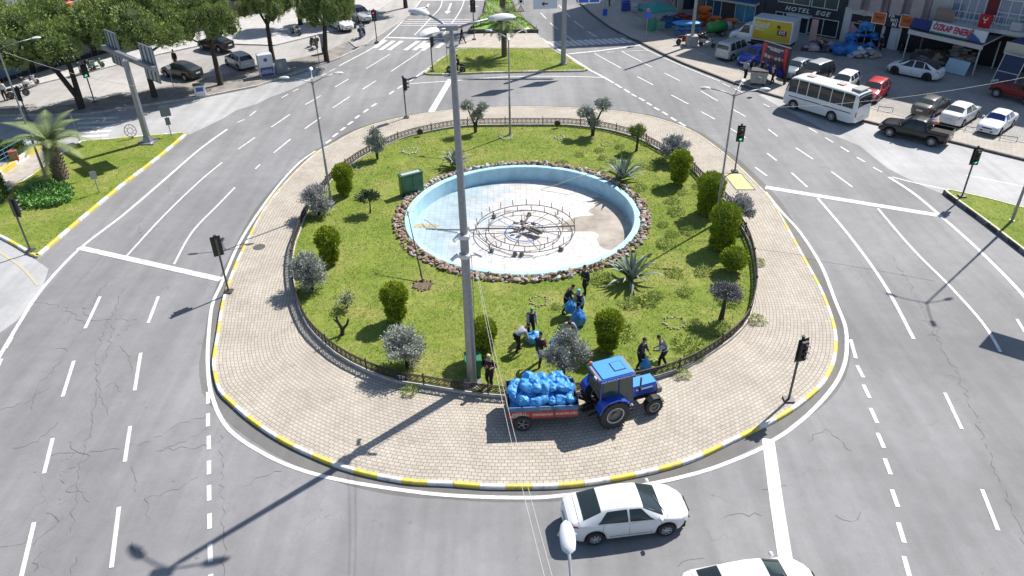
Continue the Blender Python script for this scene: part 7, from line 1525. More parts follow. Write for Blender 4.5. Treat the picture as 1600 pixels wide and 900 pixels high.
# hotel
sA = FP(1190, 42)[0]; sB = FP(1312, 63)[0]
ho = bld('dark clad building of the hotel with a white lettered sign band', sA, sB, 14, 17.5, darkw)
zt = FP(1262, 20)[1]
for pa, pb in (((1216, 4), (1218, 26)),): pass
W_ = sB - sA
for i, (pa, pb) in enumerate((((1213, 30), (1233, 44)), ((1266, 34), (1306, 58)))):
    a, b, z0, z1 = quad_sz(ho, (pa[0], pa[1] - 10), (pb[0], pb[1])); window(ho, a, b, .3, 1.95, 2)
a, b, z0, z1 = quad_sz(ho, (1235, 30), (1260, 52)); window(ho, a, b, .1, 1.85, 2, nm='door', fw=.12); block(ho, 'canopy', a - .2, b + .3, 1.88, 2.1, .8, wf)
a, b, z0, z1 = quad_sz(ho, (1217, 0), (1264, 14)); window(ho, a, b, 3.0, 5.2, 2, glass=M('curtained_glass', (.07, .09, .085), .2)); a, b, z0, z1 = quad_sz(ho, (1270, 0), (1308, 18)); window(ho, a, b, 3.0, 5.2, 2, glass=M('curtained_glass', (0, 0, 0)))
uppers(ho, W_, 5.6, 17, bal=False)
def shop_sign(label, s0, s1, z0, z1, bg_, out=.12, d=.12, texts=(), name='shop_sign', cat='shop sign', border=None):
    t = thing(name, label, cat, F0 + FU * s0 + FN * out, FANG); w_ = s1 - s0; k = MB(); k.box((w_ / 2, -d / 2, (z0 + z1) / 2), (w_, d, z1 - z0)); o = k.build('panel', bg_, t)
    if border: k = MB(); 
    if border:
        for zz in (z0, z1): k.box((w_ / 2, -d / 2 - .01, zz), (w_ + .06, d + .04, .07))
        for xx in (0, w_): k.box((xx, -d / 2 - .01, (z0 + z1) / 2), (.07, d + .04, z1 - z0))
        k.build('border', border, t)
    for body, sz, mt, fx, fz, kw in texts: text_mesh('lettering', body, sz, mt, o, (w_ * fx, -d - .012, z0 + (z1 - z0) * fz), (R(90), 0, 0), .01, **{k_: (v_ * w_ if k_ == 'fit' else v_) for k_, v_ in kw.items()})
    return t
cream = M('lettering_ivory', (.62, .60, .55), .5)
a = FP(1226, 14)[0]; b = FP(1297, 26)[0]
shop_sign('white slanted lettering HOTEL EGE on the dark band above the hotel door', a - .3, b + .3, 2.05, 2.85, darkw, .02, .06, [('HOTEL  EGE', .62, cream, .5, .5, dict(shear=.25, bold=.015, space=1.25, fit=.88))])
# building with the pale frame, second
sC = FP(1372, 76)[0]
b2 = bld('pinkish building with a pale frame round its dark shop front beside the hotel', sB + .05, sC, 13, 13.0, pinkw); W2 = sC - sB - .05
pale = M('pale_render', (.50, .50, .50), .8, var=.08, scale=1)
block(b2, 'front_frame', 0, .75, 0, 3.5, .35, pale); block(b2, 'front_frame', .76, W2, 3.0, 3.5, .35, pale); block(b2, 'dark_front', .8, W2 - .1, 0, 2.2, .04, interior)
window(b2, 1.0, W2 - .8, .2, 2.1, 3, out=.04)
shop_sign('black shop sign with faint gold lettering between the hotel and the orange signs', sB + .85, sC - .05, 2.22, 2.95, M('sign_near_black', (.012, .012, .016), .5), .06, .2, [('GOLD & SILVER', .2, cream, .5, .16, dict(fit=.6)), ('ROMA', .34, M('lettering_gold', (.10, .07, .02), .5), .5, .62, {})] )
cr_ = MB(); cr_.box((W2 / 2, -.38, 3.1), (.5, .06, .3)); cr_.box((W2 / 2, -.38, 3.36), (.25, .06, .24)); cr_.build('crest', M('crest_silver', (.4, .38, .34), .4, .5), b2)
# third, behind Fawori and the awning, fourth with balcony
s3 = FP(1434, 86)[0]; b3 = bld('pinkish building above the black and orange shop signs', sC + .05, s3, 13, 13.0, pinkw); W3 = s3 - sC - .05
block(b3, 'dark_front', 0.05, W3 - .05, 0, 2.6, .04, interior)
window(b3, .3, 1.0, .1, 2.5, 1, nm='door', out=.04, glass=M('door_white', (.5, .52, .54), .5)) if False else None
a, b, _, _ = quad_sz(b3, (1389, 60), (1402, 76)); k = MB(); k.box(((a + b) / 2, -.09, 1.25), (b - a, .06, 2.4)); k.build('door', M('door_white', (.48, .52, .56), .5), b3)
k = MB(); k.box((.1, -.12, 1.3), (.22, .16, 2.6)); k.box((1.5, -.12, 1.3), (.12, .1, 2.6)); k.build('pillar', pale, b3)
for bb, W__ in ((b2, W2), (b3, W3)):
    for i in range(2): block(bb, 'bay', W__ * (.12 + .5 * i), W__ * (.12 + .5 * i) + W__ * .28, 3.6, 5.3, .9, pinkw)
    uppers(bb, W__, 4.6, 12.6, bal=False, pitch=3.0)
a0, a1 = FP(1366, 25)[0], FP(1386, 30)[0]; orange = M('sign_orange', (.62, .13, .02), .5); navs = M('sign_dark_navy', (.012, .016, .04), .5)
a2, a3 = FP(1409, 32)[0], FP(1428, 36)[0]
shop_sign('orange square shop sign with small black words, left of the black FAWORİ sign', a0, a1, 2.45, 3.5, orange, .25, .15, [('FAWORI\nSTORE', .2, blk, .5, .5, dict(fit=.6))], border=wht)
shop_sign('black square shop sign with staggered white letters FA WO RI', a1 + .03, a2 - .03, 2.3, 3.62, navs, .25, .18, [('FA', .46, wht, .36, .80, dict(bold=.012, fit=.42)), ('WO', .46, wht, .60, .50, dict(bold=.012, fit=.56)), ('RI', .46, wht, .68, .20, dict(bold=.012, fit=.32))])
shop_sign('orange square shop sign with small black words, right of the black FAWORİ sign', a2, a3, 2.5, 3.65, orange, .25, .15, [('FAWORI\nSTORE', .2, blk, .5, .5, dict(fit=.6))], border=wht)
s4 = FP(1700, 135)[0]; b4 = bld('building with balconies, white framed doors and a red wall strip above the awnings', s3 + .05, s4, 13, 16.5, M('grey_render', (.42, .41, .42), .85, var=.1, scale=1)); W4 = s4 - s3 - .05; off4 = s3 + .05
block(b4, 'dark_front', .05, W4 - .05, 0, 3.0, .04, interior)
OUT = 1.4
def F4(px, py, out=0): a = FP(px, py, out); return a[0] - off4, a[1]
a = F4(1458, 40, OUT)[0]; block(b4, 'balcony', a, W4, 3.45, 3.8, OUT, pale)
zt_ = 3.8
xb0, xb1 = F4(1460, 30, OUT)[0], F4(1488, 36, OUT)[0]; block(b4, 'balcony_panel', xb0, xb1, zt_, zt_ + 1.15, .06, M('brown_panel', (.22, .17, .15), .8), OUT)
k = MB()
for z in (zt_ + .5, zt_ + 1.1): k.bar((xb1, -OUT, z), (W4, -OUT, z), .04, .04)
for i in range(30): x = xb1 + (W4 - xb1) * i / 29; k.bar((x, -OUT, zt_), (x, -OUT, zt_ + 1.1), .03, .03)
k.build('balcony_rail', wf, b4)
bluegl = M('sky_blue_glass', (.16, .22, .32), .15)
a_, b_ = F4(1485, 20)[0], F4(1535, 28)[0]; window(b4, a_, b_, 3.9, 6.1, 4, glass=bluegl); block(b4, 'red_wall_strip', b_ + .1, b_ + 1.1, 3.85, 9, .05, M('dark_red_wall', (.14, .015, .025), .8))
a_ = F4(1556, 30)[0]; window(b4, a_, a_ + 4.5, 3.9, 6.1, 5, 2, glass=bluegl); uppers(b4, W4, 7.2, 16, bal=True, pitch=3.4, wallm=pale)
ac = MB(); xa = F4(1585, 48, OUT)[0]; ac.box((xa, -OUT + .3, zt_ + .4), (.9, .35, .7), bevel=.03); ac.build('air_conditioner', M('ac_white', (.5, .5, .5), .5), b4)
# flag
fx = F4(1539, 34, OUT + .1)[0] + off4; flg = thing('flag', 'red flag with a white crescent and star hanging from the balcony rail', 'flag', F0 + FU * fx + FN * (OUT + .08), FANG); k = MB(); vs = []; n_ = 8
for i in range(n_ + 1):
    for j in range(7): vs.append((-.5 + i / n_, -.05 * math.sin(i * 1.3 + j * .4), 4.95 - j * .2))
k.add(vs, [(i * 7 + j, (i + 1) * 7 + j, (i + 1) * 7 + j + 1, i * 7 + j + 1) for i in range(n_) for j in range(6)]); fo = k.build('cloth', M('flag_red', (.42, .008, .02), .7), flg, smooth=True)
k = MB(); cres = [(.19 * math.cos(a), .19 * math.sin(a)) for a in [R(35 + i * 290 / 16) for i in range(17)]]; cin = [(.045 + .15 * math.cos(a), .15 * math.sin(a)) for a in [R(45 + i * 270 / 16) for i in range(17)]]
vs = [(y, -.08, 4.62 + x) for x, y in cres] + [(y, -.08, 4.62 + x) for x, y in cin]; k.add(vs, [(i, i + 1, 18 + i, 17 + i) for i in range(16)]); st5 = []
for i in range(10): rr_ = .11 if i % 2 == 0 else .045; a = i * math.pi / 5; st5.append((rr_ * math.sin(a), -.08, 4.28 + rr_ * math.cos(a)))
k.add(st5 + [(0, -.08, 4.28)], [(i, (i + 1) % 10, 10) for i in range(10)]); k.build('crescent_and_star', wht, fo)
# awning with sign
AO = 4.4
pL, pR = FP(1411, 91, 0), None
gl_, gr_ = G(1411, 91, .12), G(1519, 118, .12); ax_ = (gr_ - gl_).normalized(); aang = math.atan2(ax_.y, ax_.x); AW = (gr_ - gl_).length; aw = thing('shop_awning', 'flat white framed awning on posts carrying the ÖZKAP sign, in front of the dark workshop', 'awning', gl_, aang)
zr = zat(gl_, 50) - .12; k = MB(); k.box((AW / 2, 0, zr), (AW + .3, .12, .34)); k.box((AW / 2, 1.9, zr + .4), (AW + .3, 3.9, .06), rot=Euler((R(6), 0, 0))); k.build('roof', M('awning_white', (.55, .53, .50), .6), aw)
k = MB(); k.box((AW / 2 + .2, 1.6, zr + .48), (AW - .3, 3.4, .05), rot=Euler((R(6), 0, 0))); k.build('dark_sheet', M('awning_dark', (.05, .055, .07), .7), aw)
for x in (0, AW):
    for y in (0, 3.4): k = MB(); k.box((x, y, zr / 2), (.09, .09, zr)); k.build('post', wf, aw)
k = MB(); k.box((.75, .3, zr + .75), (1.75, .5, .95), rot=Euler((R(-35), 0, 0))); k.build('blue_panel', M('awning_navy', (.02, .03, .14), .6), aw)
sgn = thing('shop_sign', 'long white sign reading ÖZKAP ENERJİ in red letters with a blue swoosh on the awning', 'shop sign', gl_ + ax_ * 1.65 + Vector((0, 0, 0)), aang); SW = AW - 1.65
k = MB(); k.box((SW / 2, .45, zr + .72), (SW, .12, 1.15), rot=Euler((R(-12), 0, 0))); po = k.build('panel', M('sign_panel_white', (.60, .62, .64), .5), sgn)
rt = (R(90 - 12), 0, 0); text_mesh('lettering', 'ÖZKAP', .78, M('sign_crimson', (.42, .01, .04), .5), po, (SW * .22, .34, zr + .86), rt, .01, bold=.02, fit=SW * .34); text_mesh('lettering', 'ENERJİ', .78, M('sign_crimson', (0, 0, 0)), po, (SW * .60, .34, zr + .86), rt, .01, bold=.02, fit=SW * .34)
k = MB(); k.box((SW * .2, .28, zr + .38), (SW * .34, .02, .15), rot=Euler((R(-12), 0, 0))); k.box((SW * .55, .28, zr + .38), (SW * .36, .02, .15), rot=Euler((R(-12), 0, 0))); k.build('green_line', M('sign_green', (.05, .30, .2), .5), po)
k = MB(); k.add([(SW * .72, .24, zr + .35), (SW * .97, .24, zr + .22), (SW * .9, .3, zr + .6), (SW * .78, .33, zr + .92), (SW * .73, .34, zr + 1.0)], [(0, 1, 2, 3, 4)]); k.build('swoosh', M('swoosh_blue', (.02, .06, .25), .5), po)
# second awning at the right edge
g1, g2 = G(1556, 128, .12), G(1700, 165, .12); a2x = (g2 - g1).normalized(); a2a = math.atan2(a2x.y, a2x.x); W5 = (g2 - g1).length; aw2 = thing('shop_awning', 'cream fascia awning reading Yaren at the right edge', 'awning', g1, a2a); z5 = zat(g1, 82)
k = MB(); k.box((W5 / 2, 0, z5 + .3), (W5 + .3, .1, 1.0)); fo = k.build('fascia', M('fascia_cream', (.50, .47, .38), .6), aw2); text_mesh('lettering', 'Yaren', .85, M('lettering_pale_grey', (.64, .63, .58), .5), fo, (W5 * .34, -.07, z5 + .3), (R(90), 0, 0), .01, bold=.01); k = MB(); k.box((W5 / 2, 2.4, z5 + .72), (W5 + .3, 4.8, .06)); k.build('roof', M('awning_navy', (0, 0, 0)), aw2)
for x in (0, W5): k = MB(); k.box((x, 0, z5 / 2), (.09, .09, z5)); k.build('post', wf, aw2)
# shop left of the hotel and the tall block further on
s0_ = FP(1010, 10)[0] if False else -15.0
bl = bld('dark fronted shop building left of the hotel with a white awning strip', -5.4, sA - .05, 13, 9.5, M('dark_brick', (.06, .05, .052), .85, var=.2, scale=2)); Wl = sA + 5.4 - .05
for a, b in ((.3, 2.3),): window(bl, a, b, .2, 2.1, 2, glass=M('poster_glass', (.03, .08, .14), .2))
a, b = FP(1150, 12)[0] + 5.4, FP(1180, 20)[0] + 5.4; window(bl, a, b, .2, 2.1, 2, glass=M('blue_poster_glass', (.05, .22, .36), .3, col2=(.10, .32, .45), scale=1.2)); block(bl, 'awning_strip', .2, Wl - .6, 2.3, 2.6, 1.0, wf); block(bl, 'blue_awning', .2, Wl - .6, 2.62, 2.72, 1.4, M('awning_blue', (.04, .10, .25), .7)); uppers(bl, Wl, 4.2, 9.4, bal=False)
tb_ = thing('apartment_block', 'tall apartment block beyond the green parasol, throwing the big shadow over the far road', 'building', (0, 0, 0), 0); HT_ = 24.0
S_ = [G(985, 72), G(862, 78), G(861, 22)]; of_ = Vector((-math.cos(SHADOW_AZ), -math.sin(SHADOW_AZ), 0)) * (HT_ + .3) / math.tan(SUN_EL); C1, C2, C3 = [p + of_ for p in S_]; tb_.location = C2; tb_.rotation_euler = (0, 0, 0); tq = [Vector((0, 0, 0)), C1 - C2, C1 - C2 + Vector((16, 6, 0)), C3 - C2 + Vector((22, 0, 0)), C3 - C2]
k = MB(); k.prism(tq, 0, HT_); k.build('wall', M('block_render', (.33, .29, .26), .85, var=.1, scale=.6), tb_)
for (pa_, pb_) in ((tq[0], tq[1]), (tq[4], tq[0])):
    dd = (pb_ - pa_); Lf = dd.length; dd.normalize(); nn_ = Vector((dd.y, -dd.x, 0)); n_w = max(2, int(Lf / 2.6)); an_ = math.atan2(dd.y, dd.x)
    for i in range(n_w):
        for fl in range(8): c_ = pa_ + dd * (Lf * (i + .5) / n_w) + nn_ * .02; k = MB(); k.box((c_.x, c_.y, .3 + fl * 3 + 1.2), (1.5, .08, 2.2 if fl == 0 else 1.5), rz=an_); k.build('window', shopglass, tb_)
for fl in range(1, 8): k = MB(); dd = tq[4].normalized(); k.bar(Vector((-.5, .5, fl * 3 + .3)), tq[4] + Vector((-.5, -1, fl * 3 + .3)), 1.0, .9); k.build('balcony', M('balcony_cream', (.42, .38, .33), .85), tb_)
# --- goods and machines in front of the shops
def pile(name, label, cat, px, r, hh, n, mats, z=.12, seed=0, kind=None, amp=.6):
    t = thing(name, label, cat, G(*px, z), 0); rg = random.Random(seed); k = MB()
    for i in range(n): a = rg.uniform(0, 6.28); u = math.sqrt(rg.random()); s_ = rg.uniform(.18, .4) * r; k.blob((u * r * math.cos(a), u * r * .7 * math.sin(a), (1 - u) * hh * .7 + s_ * .3), (s_, s_ * rg.uniform(.6, 1), s_ * rg.uniform(.3, .7)), 1, amp, 1.5, mi=rg.randrange(len(mats)), seed=i)
    k.build('heap', mats, t); return t
tarp = M('tarp_blue', (.02, .13, .40), .5, col2=(.03, .20, .5), scale=2, bump=.4, bscale=4); pinkm = M('pink_sheet', (.48, .22, .27), .7); rags = [M('rag_pink', (.35, .22, .24), .9), M('rag_dark', (.08, .06, .08), .9), M('rag_light', (.45, .40, .40), .9)]
pile('rag_heap', 'heap of pinkish mottled rags left of the blue tarpaulins', 'heap', (1278, 77), 1.6, .9, 34, rags, seed=1)
pile('tarpaulin_heap', 'low flat heap under blue tarpaulins in front of the black sign shop', 'heap', (1318, 82), 2.2, .8, 22, [tarp], seed=2, amp=.3)
pile('tarpaulin_heap', 'tall stack of goods under a crumpled blue tarpaulin against the shop front', 'heap', (1348, 70), 1.7, 3.2, 30, [tarp, M('tarp_light', (.08, .28, .55), .5)], seed=3, amp=.5)
pile('cardboard_heap', 'heap of flattened cardboard and white bags right of the low tarpaulins', 'heap', (1348, 88), 1.5, .7, 30, [M('cardboard_tan', (.40, .30, .21), .9), M('white_sack', (.50, .50, .50), .8), M('sack_grey', (.3, .3, .31), .8)], seed=4, amp=.8)
pile('sack_heap', 'yellow sacks heaped in front of the right hotel window', 'heap', (1285, 66), .8, .8, 10, [M('sack_yellow', (.42, .27, .03), .8)], seed=5)
sh_ = thing('pink_sheet', 'upright pink board leaning behind the tarpaulins', 'board', G(1330, 66, .12), FANG + .1); k = MB(); k.box((0, 0, 1.5), (1.9, .08, 1.7), rot=Euler((R(-8), 0, 0)), bevel=.03); k.box((0, .2, .4), (1.5, .08, .8)); k.build('panel', pinkm, sh_)
fm = thing('feather_flag', 'tall pale pink banner standing in front of the hotel', 'banner', G(1261, 76, .12), FANG); k = MB(); k.tube([(0, 0, 0), (0, 0, 3.0)], .03, 6); k.build('pole', sgr, fm); k = MB(); k.box((.35, 0, 1.8), (.75, .03, 2.3), taper=.8, bevel=0); k.build('cloth', M('banner_pink', (.42, .27, .26), .8), fm); k = MB(); k.box((0, 0, .2), (.7, .7, .35), bevel=.05); k.build('base', sgr, fm)
pile('scrap_heap', 'dark scrap machinery and a lamp shaped part under the white framed awning', 'scrap', (1455, 96), 2.0, 1.4, 40, [M('scrap_dark', (.04, .04, .045), .7), M('scrap_rust', (.10, .06, .04), .8), M('scrap_tan', (.25, .2, .14), .8)], seed=6, amp=.9)
pile('sack_heap', 'tall stack of pale folded sheets under the right end of the awning', 'heap', (1500, 96), 1.7, 2.6, 46, [M('sheet_pale', (.32, .31, .32), .8), M('sheet_brown', (.2, .16, .12), .8)], seed=7, amp=.8)
wbd = thing('white_board', 'light blue white board leaning by the awning post', 'board', G(1492, 115, .12), aang); k = MB(); k.box((0, 0, .62), (2.0, .06, 1.25), rot=Euler((R(-25), 0, 0))); k.build('panel', M('board_pale_blue', (.34, .48, .55), .5), wbd)
ld2 = thing('solar_panel', 'dark blue glass panel with a white frame leaning behind the red off road car', 'panel', G(1562, 140, .12), aang); k = MB(); k.box((0, .5, 1.4), (1.8, .05, 2.9), rot=Euler((R(-20), 0, 0))); po = k.build('glass', M('solar_navy', (.015, .02, .06), .2), ld2); k = MB()
rotm = Euler((R(-20), 0, 0)).to_matrix()
for a, b in (((-.9, 0, -1.45), (.9, 0, -1.45)), ((-.9, 0, 1.45), (.9, 0, 1.45)), ((-.9, 0, -1.45), (-.9, 0, 1.45)), ((.9, 0, -1.45), (.9, 0, 1.45)), ((-.9, 0, 0), (.9, 0, 0))): k.bar(rotm @ Vector(a) + Vector((0, .46, 1.4)), rotm @ Vector(b) + Vector((0, .46, 1.4)), .06, .06)
k.build('frame', wf, ld2)
pile('pipe_bundle', 'bundle of pale pipes leaning at the right edge behind the red car', 'pipes', (1590, 143), .8, .6, 8, [sgr], seed=8)
# agricultural machines
om = M('spreader_orange', (.62, .14, .02), .5); gmn = M('tank_green', (.03, .22, .05), .4); bm_ = M('machine_blue', (.02, .16, .42), .5); tb2 = M('tarp_cyan', (.03, .28, .62), .5)
def spreader(label, px, n=1):
    for i in range(n):
        t = thing('fertiliser_spreader', label if n == 1 else label[i], 'spreader', G(*px, .12) + Vector((0, 0, i * .62))); k = MB(); k.lathe([(.2, .35), (.35, .5), (.75, 1.0), (.78, 1.05)], 14); k.f = k.f[:-1]; k.m = k.m[:-1]; k.build('hopper', om, t, smooth=50); k = MB()
        if i == 0:
            for a in range(3): k.tube([(.2 * math.cos(a * 2.1), .2 * math.sin(a * 2.1), .5), (.5 * math.cos(a * 2.1), .5 * math.sin(a * 2.1), 0)], .04, 5)
        k.lathe([(0, .28), (.25, .3), (.25, .36), (0, .38)], 10); k.build('frame', plastic_blk, t)
spreader(['orange cone spreader at the bottom of the stack behind the utility pole', 'orange cone spreader in the middle of the stack behind the utility pole', 'orange cone spreader on top of the stack behind the utility pole'], (1098, 45), 3)
spreader('orange cone spreader left of the white box truck', (1141, 46)); spreader('orange cone spreader between the stack and the green tank', (1115, 42))
sp_ = thing('sprayer_trailer', 'green barrel sprayer on two wheels behind the parked motorbikes', 'sprayer', G(1118, 56, .12), R(15)); k = MB(); k.lathe([(0, -1.1), (.35, -1.05), (.55, -.8), (.58, 0), (.55, .8), (.35, 1.05), (0, 1.1)], 16, axis='X', c=(0, 0, 1.0)); k.build('tank', gmn, sp_, smooth=60); k = MB(); k.lathe([(0, -.25), (.5, -.25), (.55, 0), (.5, .25), (0, .25)], 14, axis='X', c=(1.35, 0, .9)); k.build('fan', sgr, sp_, smooth=50); k = MB(); k.bar((-1.8, 0, .4), (1, 0, .4), .1, .1); k.build('chassis', dark_under, sp_)
for s_ in (-1, 1): wheel_obj(sp_, .5, s_ * .5, .32, .2, s_)
k = MB(); k.lathe([(0, 0), (.18, 0), (.2, .06), (0, .08)], 10, c=(0, 0, 1.56)); k.build('cap', M('cap_yellow', (.5, .4, .03), .5), sp_)
mc = thing('farm_machine', 'blue farm machine under a light blue tarpaulin left of the utility pole', 'farm machine', G(1073, 54, .12), R(-5)); k = MB()
for x in (-1.2, -.4, .4, 1.2): k.tube([(x, -.5, 0), (x, -.5, 1.0), (x, .5, 1.0), (x, .5, 0)], .05, 5)
for y in (-.5, .5): k.bar((-1.4, y, .8), (1.4, y, .8), .1, .1); k.bar((-1.4, y, .3), (1.4, y, .3), .08, .08)
k.blob((-.5, 0, .6), (.5, .4, .35), 1, .4); k.blob((.7, 0, .6), (.4, .4, .3), 1, .4); k.build('frame', bm_, mc); k = MB(); k.blob((0, 0, 1.25), (1.7, .8, .22), 2, .25, 2); k.build('tarpaulin', tb2, mc, smooth=True)
pr = thing('market_parasol', 'square teal parasol over the produce stall at the far pavement', 'parasol', G(1023, 42, .12), R(25)); k = MB(); k.tube([(0, 0, 0), (0, 0, 2.6)], .04, 6); k.build('pole', sgr, pr); k = MB(); k.add([(-1.6, -1.6, 2.1), (1.6, -1.6, 2.1), (1.6, 1.6, 2.1), (-1.6, 1.6, 2.1), (0, 0, 2.75), (-1.6, -1.6, 1.9), (1.6, -1.6, 1.9), (1.6, 1.6, 1.9), (-1.6, 1.6, 1.9)], [(0, 1, 4), (1, 2, 4), (2, 3, 4), (3, 0, 4), (5, 6, 1, 0), (6, 7, 2, 1), (7, 8, 3, 2), (8, 5, 0, 3)]); k.build('canopy', M('parasol_teal', (.02, .24, .22), .7), pr)
def crate_stack(label, px, col, n=3, w=.6, rz=0):
    for i in range(n):
        t = thing('crate', label.replace('#', ['bottom', 'second', 'third', 'topmost'][i]), 'crate', G(*px, .12) + Vector((0, 0, i * .31)), rz); k = MB()
        k.box((0, 0, .02), (w, w * .7, .04))
        for s_ in (-1, 1):
            for z in (.08, .18, .27): k.box((0, s_ * w * .35, z), (w, .02, .05)); k.box((s_ * w * .5, 0, z), (.02, w * .7, .05))
            for s2 in (-1, 1): k.box((s_ * w * .49, s2 * w * .34, .15), (.04, .04, .3))
        k.build('body', col, t)
crate_stack('# light green crate in the stack nearest the crossing sign', (1019, 48), M('crate_green', (.06, .34, .2), .6), 4, .9, .4); crate_stack('# pale green crate in the stack right of the green one', (1030, 47), M('crate_pale', (.22, .40, .30), .6), 3, .9, .2); crate_stack('# dark blue crate in the stack behind the stall', (1042, 42), bm_, 3, .9, .3); crate_stack('# blue crate in the lone stack left of the parasol', (977, 17), M('crate_blue', (.02, .06, .35), .6), 4, .9, .1); crate_stack('# white crate in the stack beside the blue one', (990, 17), wf, 3, .8, .1); crate_stack('# blue crate in the low stack by the red goods', (1056, 38), M('crate_blue', (0, 0, 0)), 2, .9, .5)
pile('produce_heap', 'red and brown goods heaped in front of the shaded stall', 'goods', (1000, 14), 1.2, .8, 24, [M('goods_red', (.25, .03, .03), .7), M('goods_dark', (.05, .04, .03), .8), M('goods_pale', (.35, .32, .3), .8)], seed=9)
pile('goods_heap', 'dark red tools and goods lying in a long heap behind the crates', 'goods', (1060, 33), 1.8, .7, 26, [M('goods_red', (0, 0, 0)), M('goods_dark', (0, 0, 0)), bm_], seed=10)
# billboard on the pavement
ba, bb2 = G(1184, 133, .14), G(1224, 138, .14); ba = G(1186, 118, .14); bb2 = G(1226, 132, .14); dv = (bb2 - ba); bw = dv.length; ban = math.atan2(dv.y, dv.x); bbd = thing('billboard', 'dark billboard with six portraits and a red and blue poster on the right pavement', 'billboard', ba, ban)
k = MB(); k.box((bw / 2, 0, 1.85), (bw, .3, 2.7)); k.build('frame', plastic_blk, bbd)
for x in (.05, bw - .05): k = MB(); k.box((x, 0, .3), (.14, .2, .6)); k.build('leg', plastic_blk, bbd)
k = MB(); k.box((bw / 2, -.16, 1.85), (bw - .16, .02, 2.5)); po = k.build('poster', M('poster_dark', (.03, .015, .06), .4), bbd)
k = MB(); k.add([(.1, -.175, 3.08), (.55, -.175, 3.08), (.3, -.175, 1.9), (.1, -.175, .9)], [(3, 2, 1, 0)]); k.add([(bw - .1, -.175, 3.08), (bw - .5, -.175, 3.08), (bw - .35, -.175, 1.6), (bw - .1, -.175, .9)], [(0, 1, 2, 3)]); k.build('red_wedge', M('poster_red', (.5, .02, .03), .4), po)
k = MB(); k.add([(.35, -.178, .65), (bw - .3, -.178, .65), (bw - .4, -.178, 1.1), (bw * .6, -.178, 1.25), (.4, -.178, 1.5)], [(0, 1, 2, 3, 4)]); k.build('blue_wedge', M('poster_blue', (.02, .04, .42), .4), po)
text_mesh('lettering', 'NAZİLLİ BELEDİYESİ\nKONSERLERİ', .2, wht, po, (bw / 2, -.185, 2.75), (R(90), 0, 0), .002, bold=.004)
for i in range(6):
    x = .55 + (bw - 1.1) * i / 5; k = MB(); k.lathe([(0, -.004), (.17, -.004), (.17, .004), (0, .004)], 14, axis='Y', c=(x, -.18, 2.05 - .03 * (i % 2))); k.lathe([(0, -.004), (.09, -.004), (.09, .004), (0, .004)], 10, axis='Y', c=(x, -.19, 2.1), mi=1); k.build('portrait', [[M('portrait_pale', (.5, .48, .46), .5), M('portrait_red', (.4, .03, .04), .5)][i in (2, 5)], M('portrait_skin', (.32, .2, .14), .5)], po)
# ================================================================== LEFT SHOPS
L0_, L1_ = G(-60, 150), G(250, 62); LU = (L1_ - L0_).normalized(); lang = math.atan2(LU.y, LU.x)
lbd = thing('shop_building', 'long grey building with shaded shop fronts behind the pines on the left', 'building', (L0_.x, L0_.y, 0), lang); LW = 30
k = MB(); k.box((LW / 2, 6, 5.5), (LW, 12, 11)); k.build('wall', M('left_render', (.34, .33, .35), .85, var=.12, scale=.7), lbd)
def LP(px, py, out=0): # on the left front plane
    w = Vector((px - 800, py - 450, F_PX)); d = Vector((w.dot(_x), w.dot(_y), w.dot(_z))); o = Vector((0, 0, CAM_H)); n = Vector((LU.y, -LU.x, 0)); p0 = Vector((L0_.x, L0_.y, 0)) + n * out; t = (p0 - o).dot(n) / d.dot(n); h = o + d * t; return (h - p0).dot(LU), h.z
def lwin(s0, s1, z0, z1, nv, g_=None, nm='window'): return window(lbd, s0, s1, z0, z1, nv, glass=g_, nm=nm)
block(lbd, 'dark_front', 0, LW, 0, 3.2, .05, interior)  # near-black sheet paints the shade inside the shops
x_ = 0.6
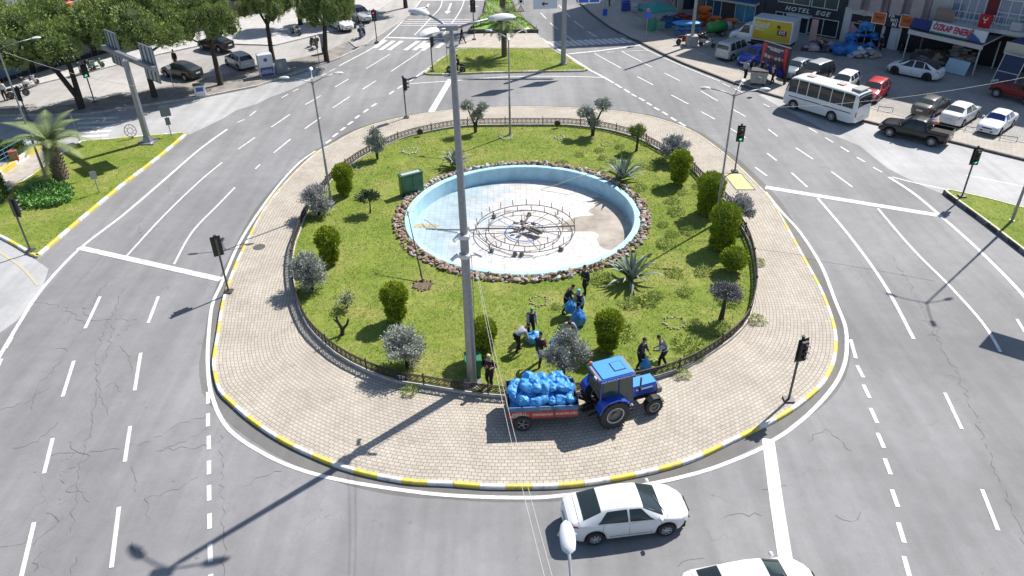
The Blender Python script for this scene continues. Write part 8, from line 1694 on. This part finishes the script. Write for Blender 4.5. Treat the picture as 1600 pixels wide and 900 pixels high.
while x_ < LW - 3: window(lbd, x_, x_ + 2.6, .2, 2.8, 2, out=.05, frame=M('frame_dim', (.12, .13, .14), .6), glass= M('left_shop_glass', (.02, .035, .05), .1)); x_ += 3.3
a, z = LP(97, 6); b, z2 = LP(140, 0); lwin(a, b, z, z + 1.8, 4, M('upper_glass', (.06, .07, .12), .2))
x_ = .8
while x_ < LW - 3:
    for zz in (4.6, 7.6): 
        if not (zz < 6 and a - 3 < x_ < b + .5): lwin(x_, x_ + 1.8, zz, zz + 1.5, 2)
    x_ += 3.4
k = MB(); k.box((LW / 2, -1.3, 3.2), (LW - 1, 2.6, .14)); k.build('canopy', M('canopy_grey', (.3, .29, .28), .8), lbd)
k = MB(); k.box((LP(30, 95, 2)[0] + 1.5, -2.2, 2.9), (4.2, .5, .35)); k.build('awning', M('awning_tan', (.30, .25, .20), .7), lbd)
oc = MB(); oc.box((LP(107, 10, .4)[0], -.5, LP(107, 10, .4)[1]), (.8, .5, .9), bevel=.1); oc.build('orange_box', M('orange_plastic', (.65, .12, .03), .5), lbd)
px0 = LP(8, 110)[0]; k = MB(); k.box((px0, -.12, 1.9), (2.6, .08, 2.6)); k.build('blue_door', M('blue_poster_door', (.03, .09, .2), .4), lbd)
l2 = thing('shop_building', 'pale building farther along the left street behind the second row of pines', 'building', (L0_ + LU * 31).to_tuple(), lang - R(20)); k = MB(); k.box((14, 6.5, 5), (28, 12, 10)); k.build('wall', M('left_render_warm', (.38, .35, .32), .85, var=.12, scale=.7), l2)
for i in range(8): window(l2, .8 + i * 3.4, 3.2 + i * 3.4, .2, 2.8, 2) if False else None
for i in range(8):
    k = MB(); k.box((2 + i * 3.4, .46, 1.6), (2.6, .08, 2.6)); g2_ = k.build('window', shopglass, l2); k = MB(); k.box((2 + i * 3.4, .40, 1.6), (.08, .06, 2.6)); k.box((2 + i * 3.4, .40, 2.9), (2.7, .07, .08)); k.build('frame', wf, g2_)
# small board hanging near the palm in the shop front (white and blue)
SC.render.film_transparent = False
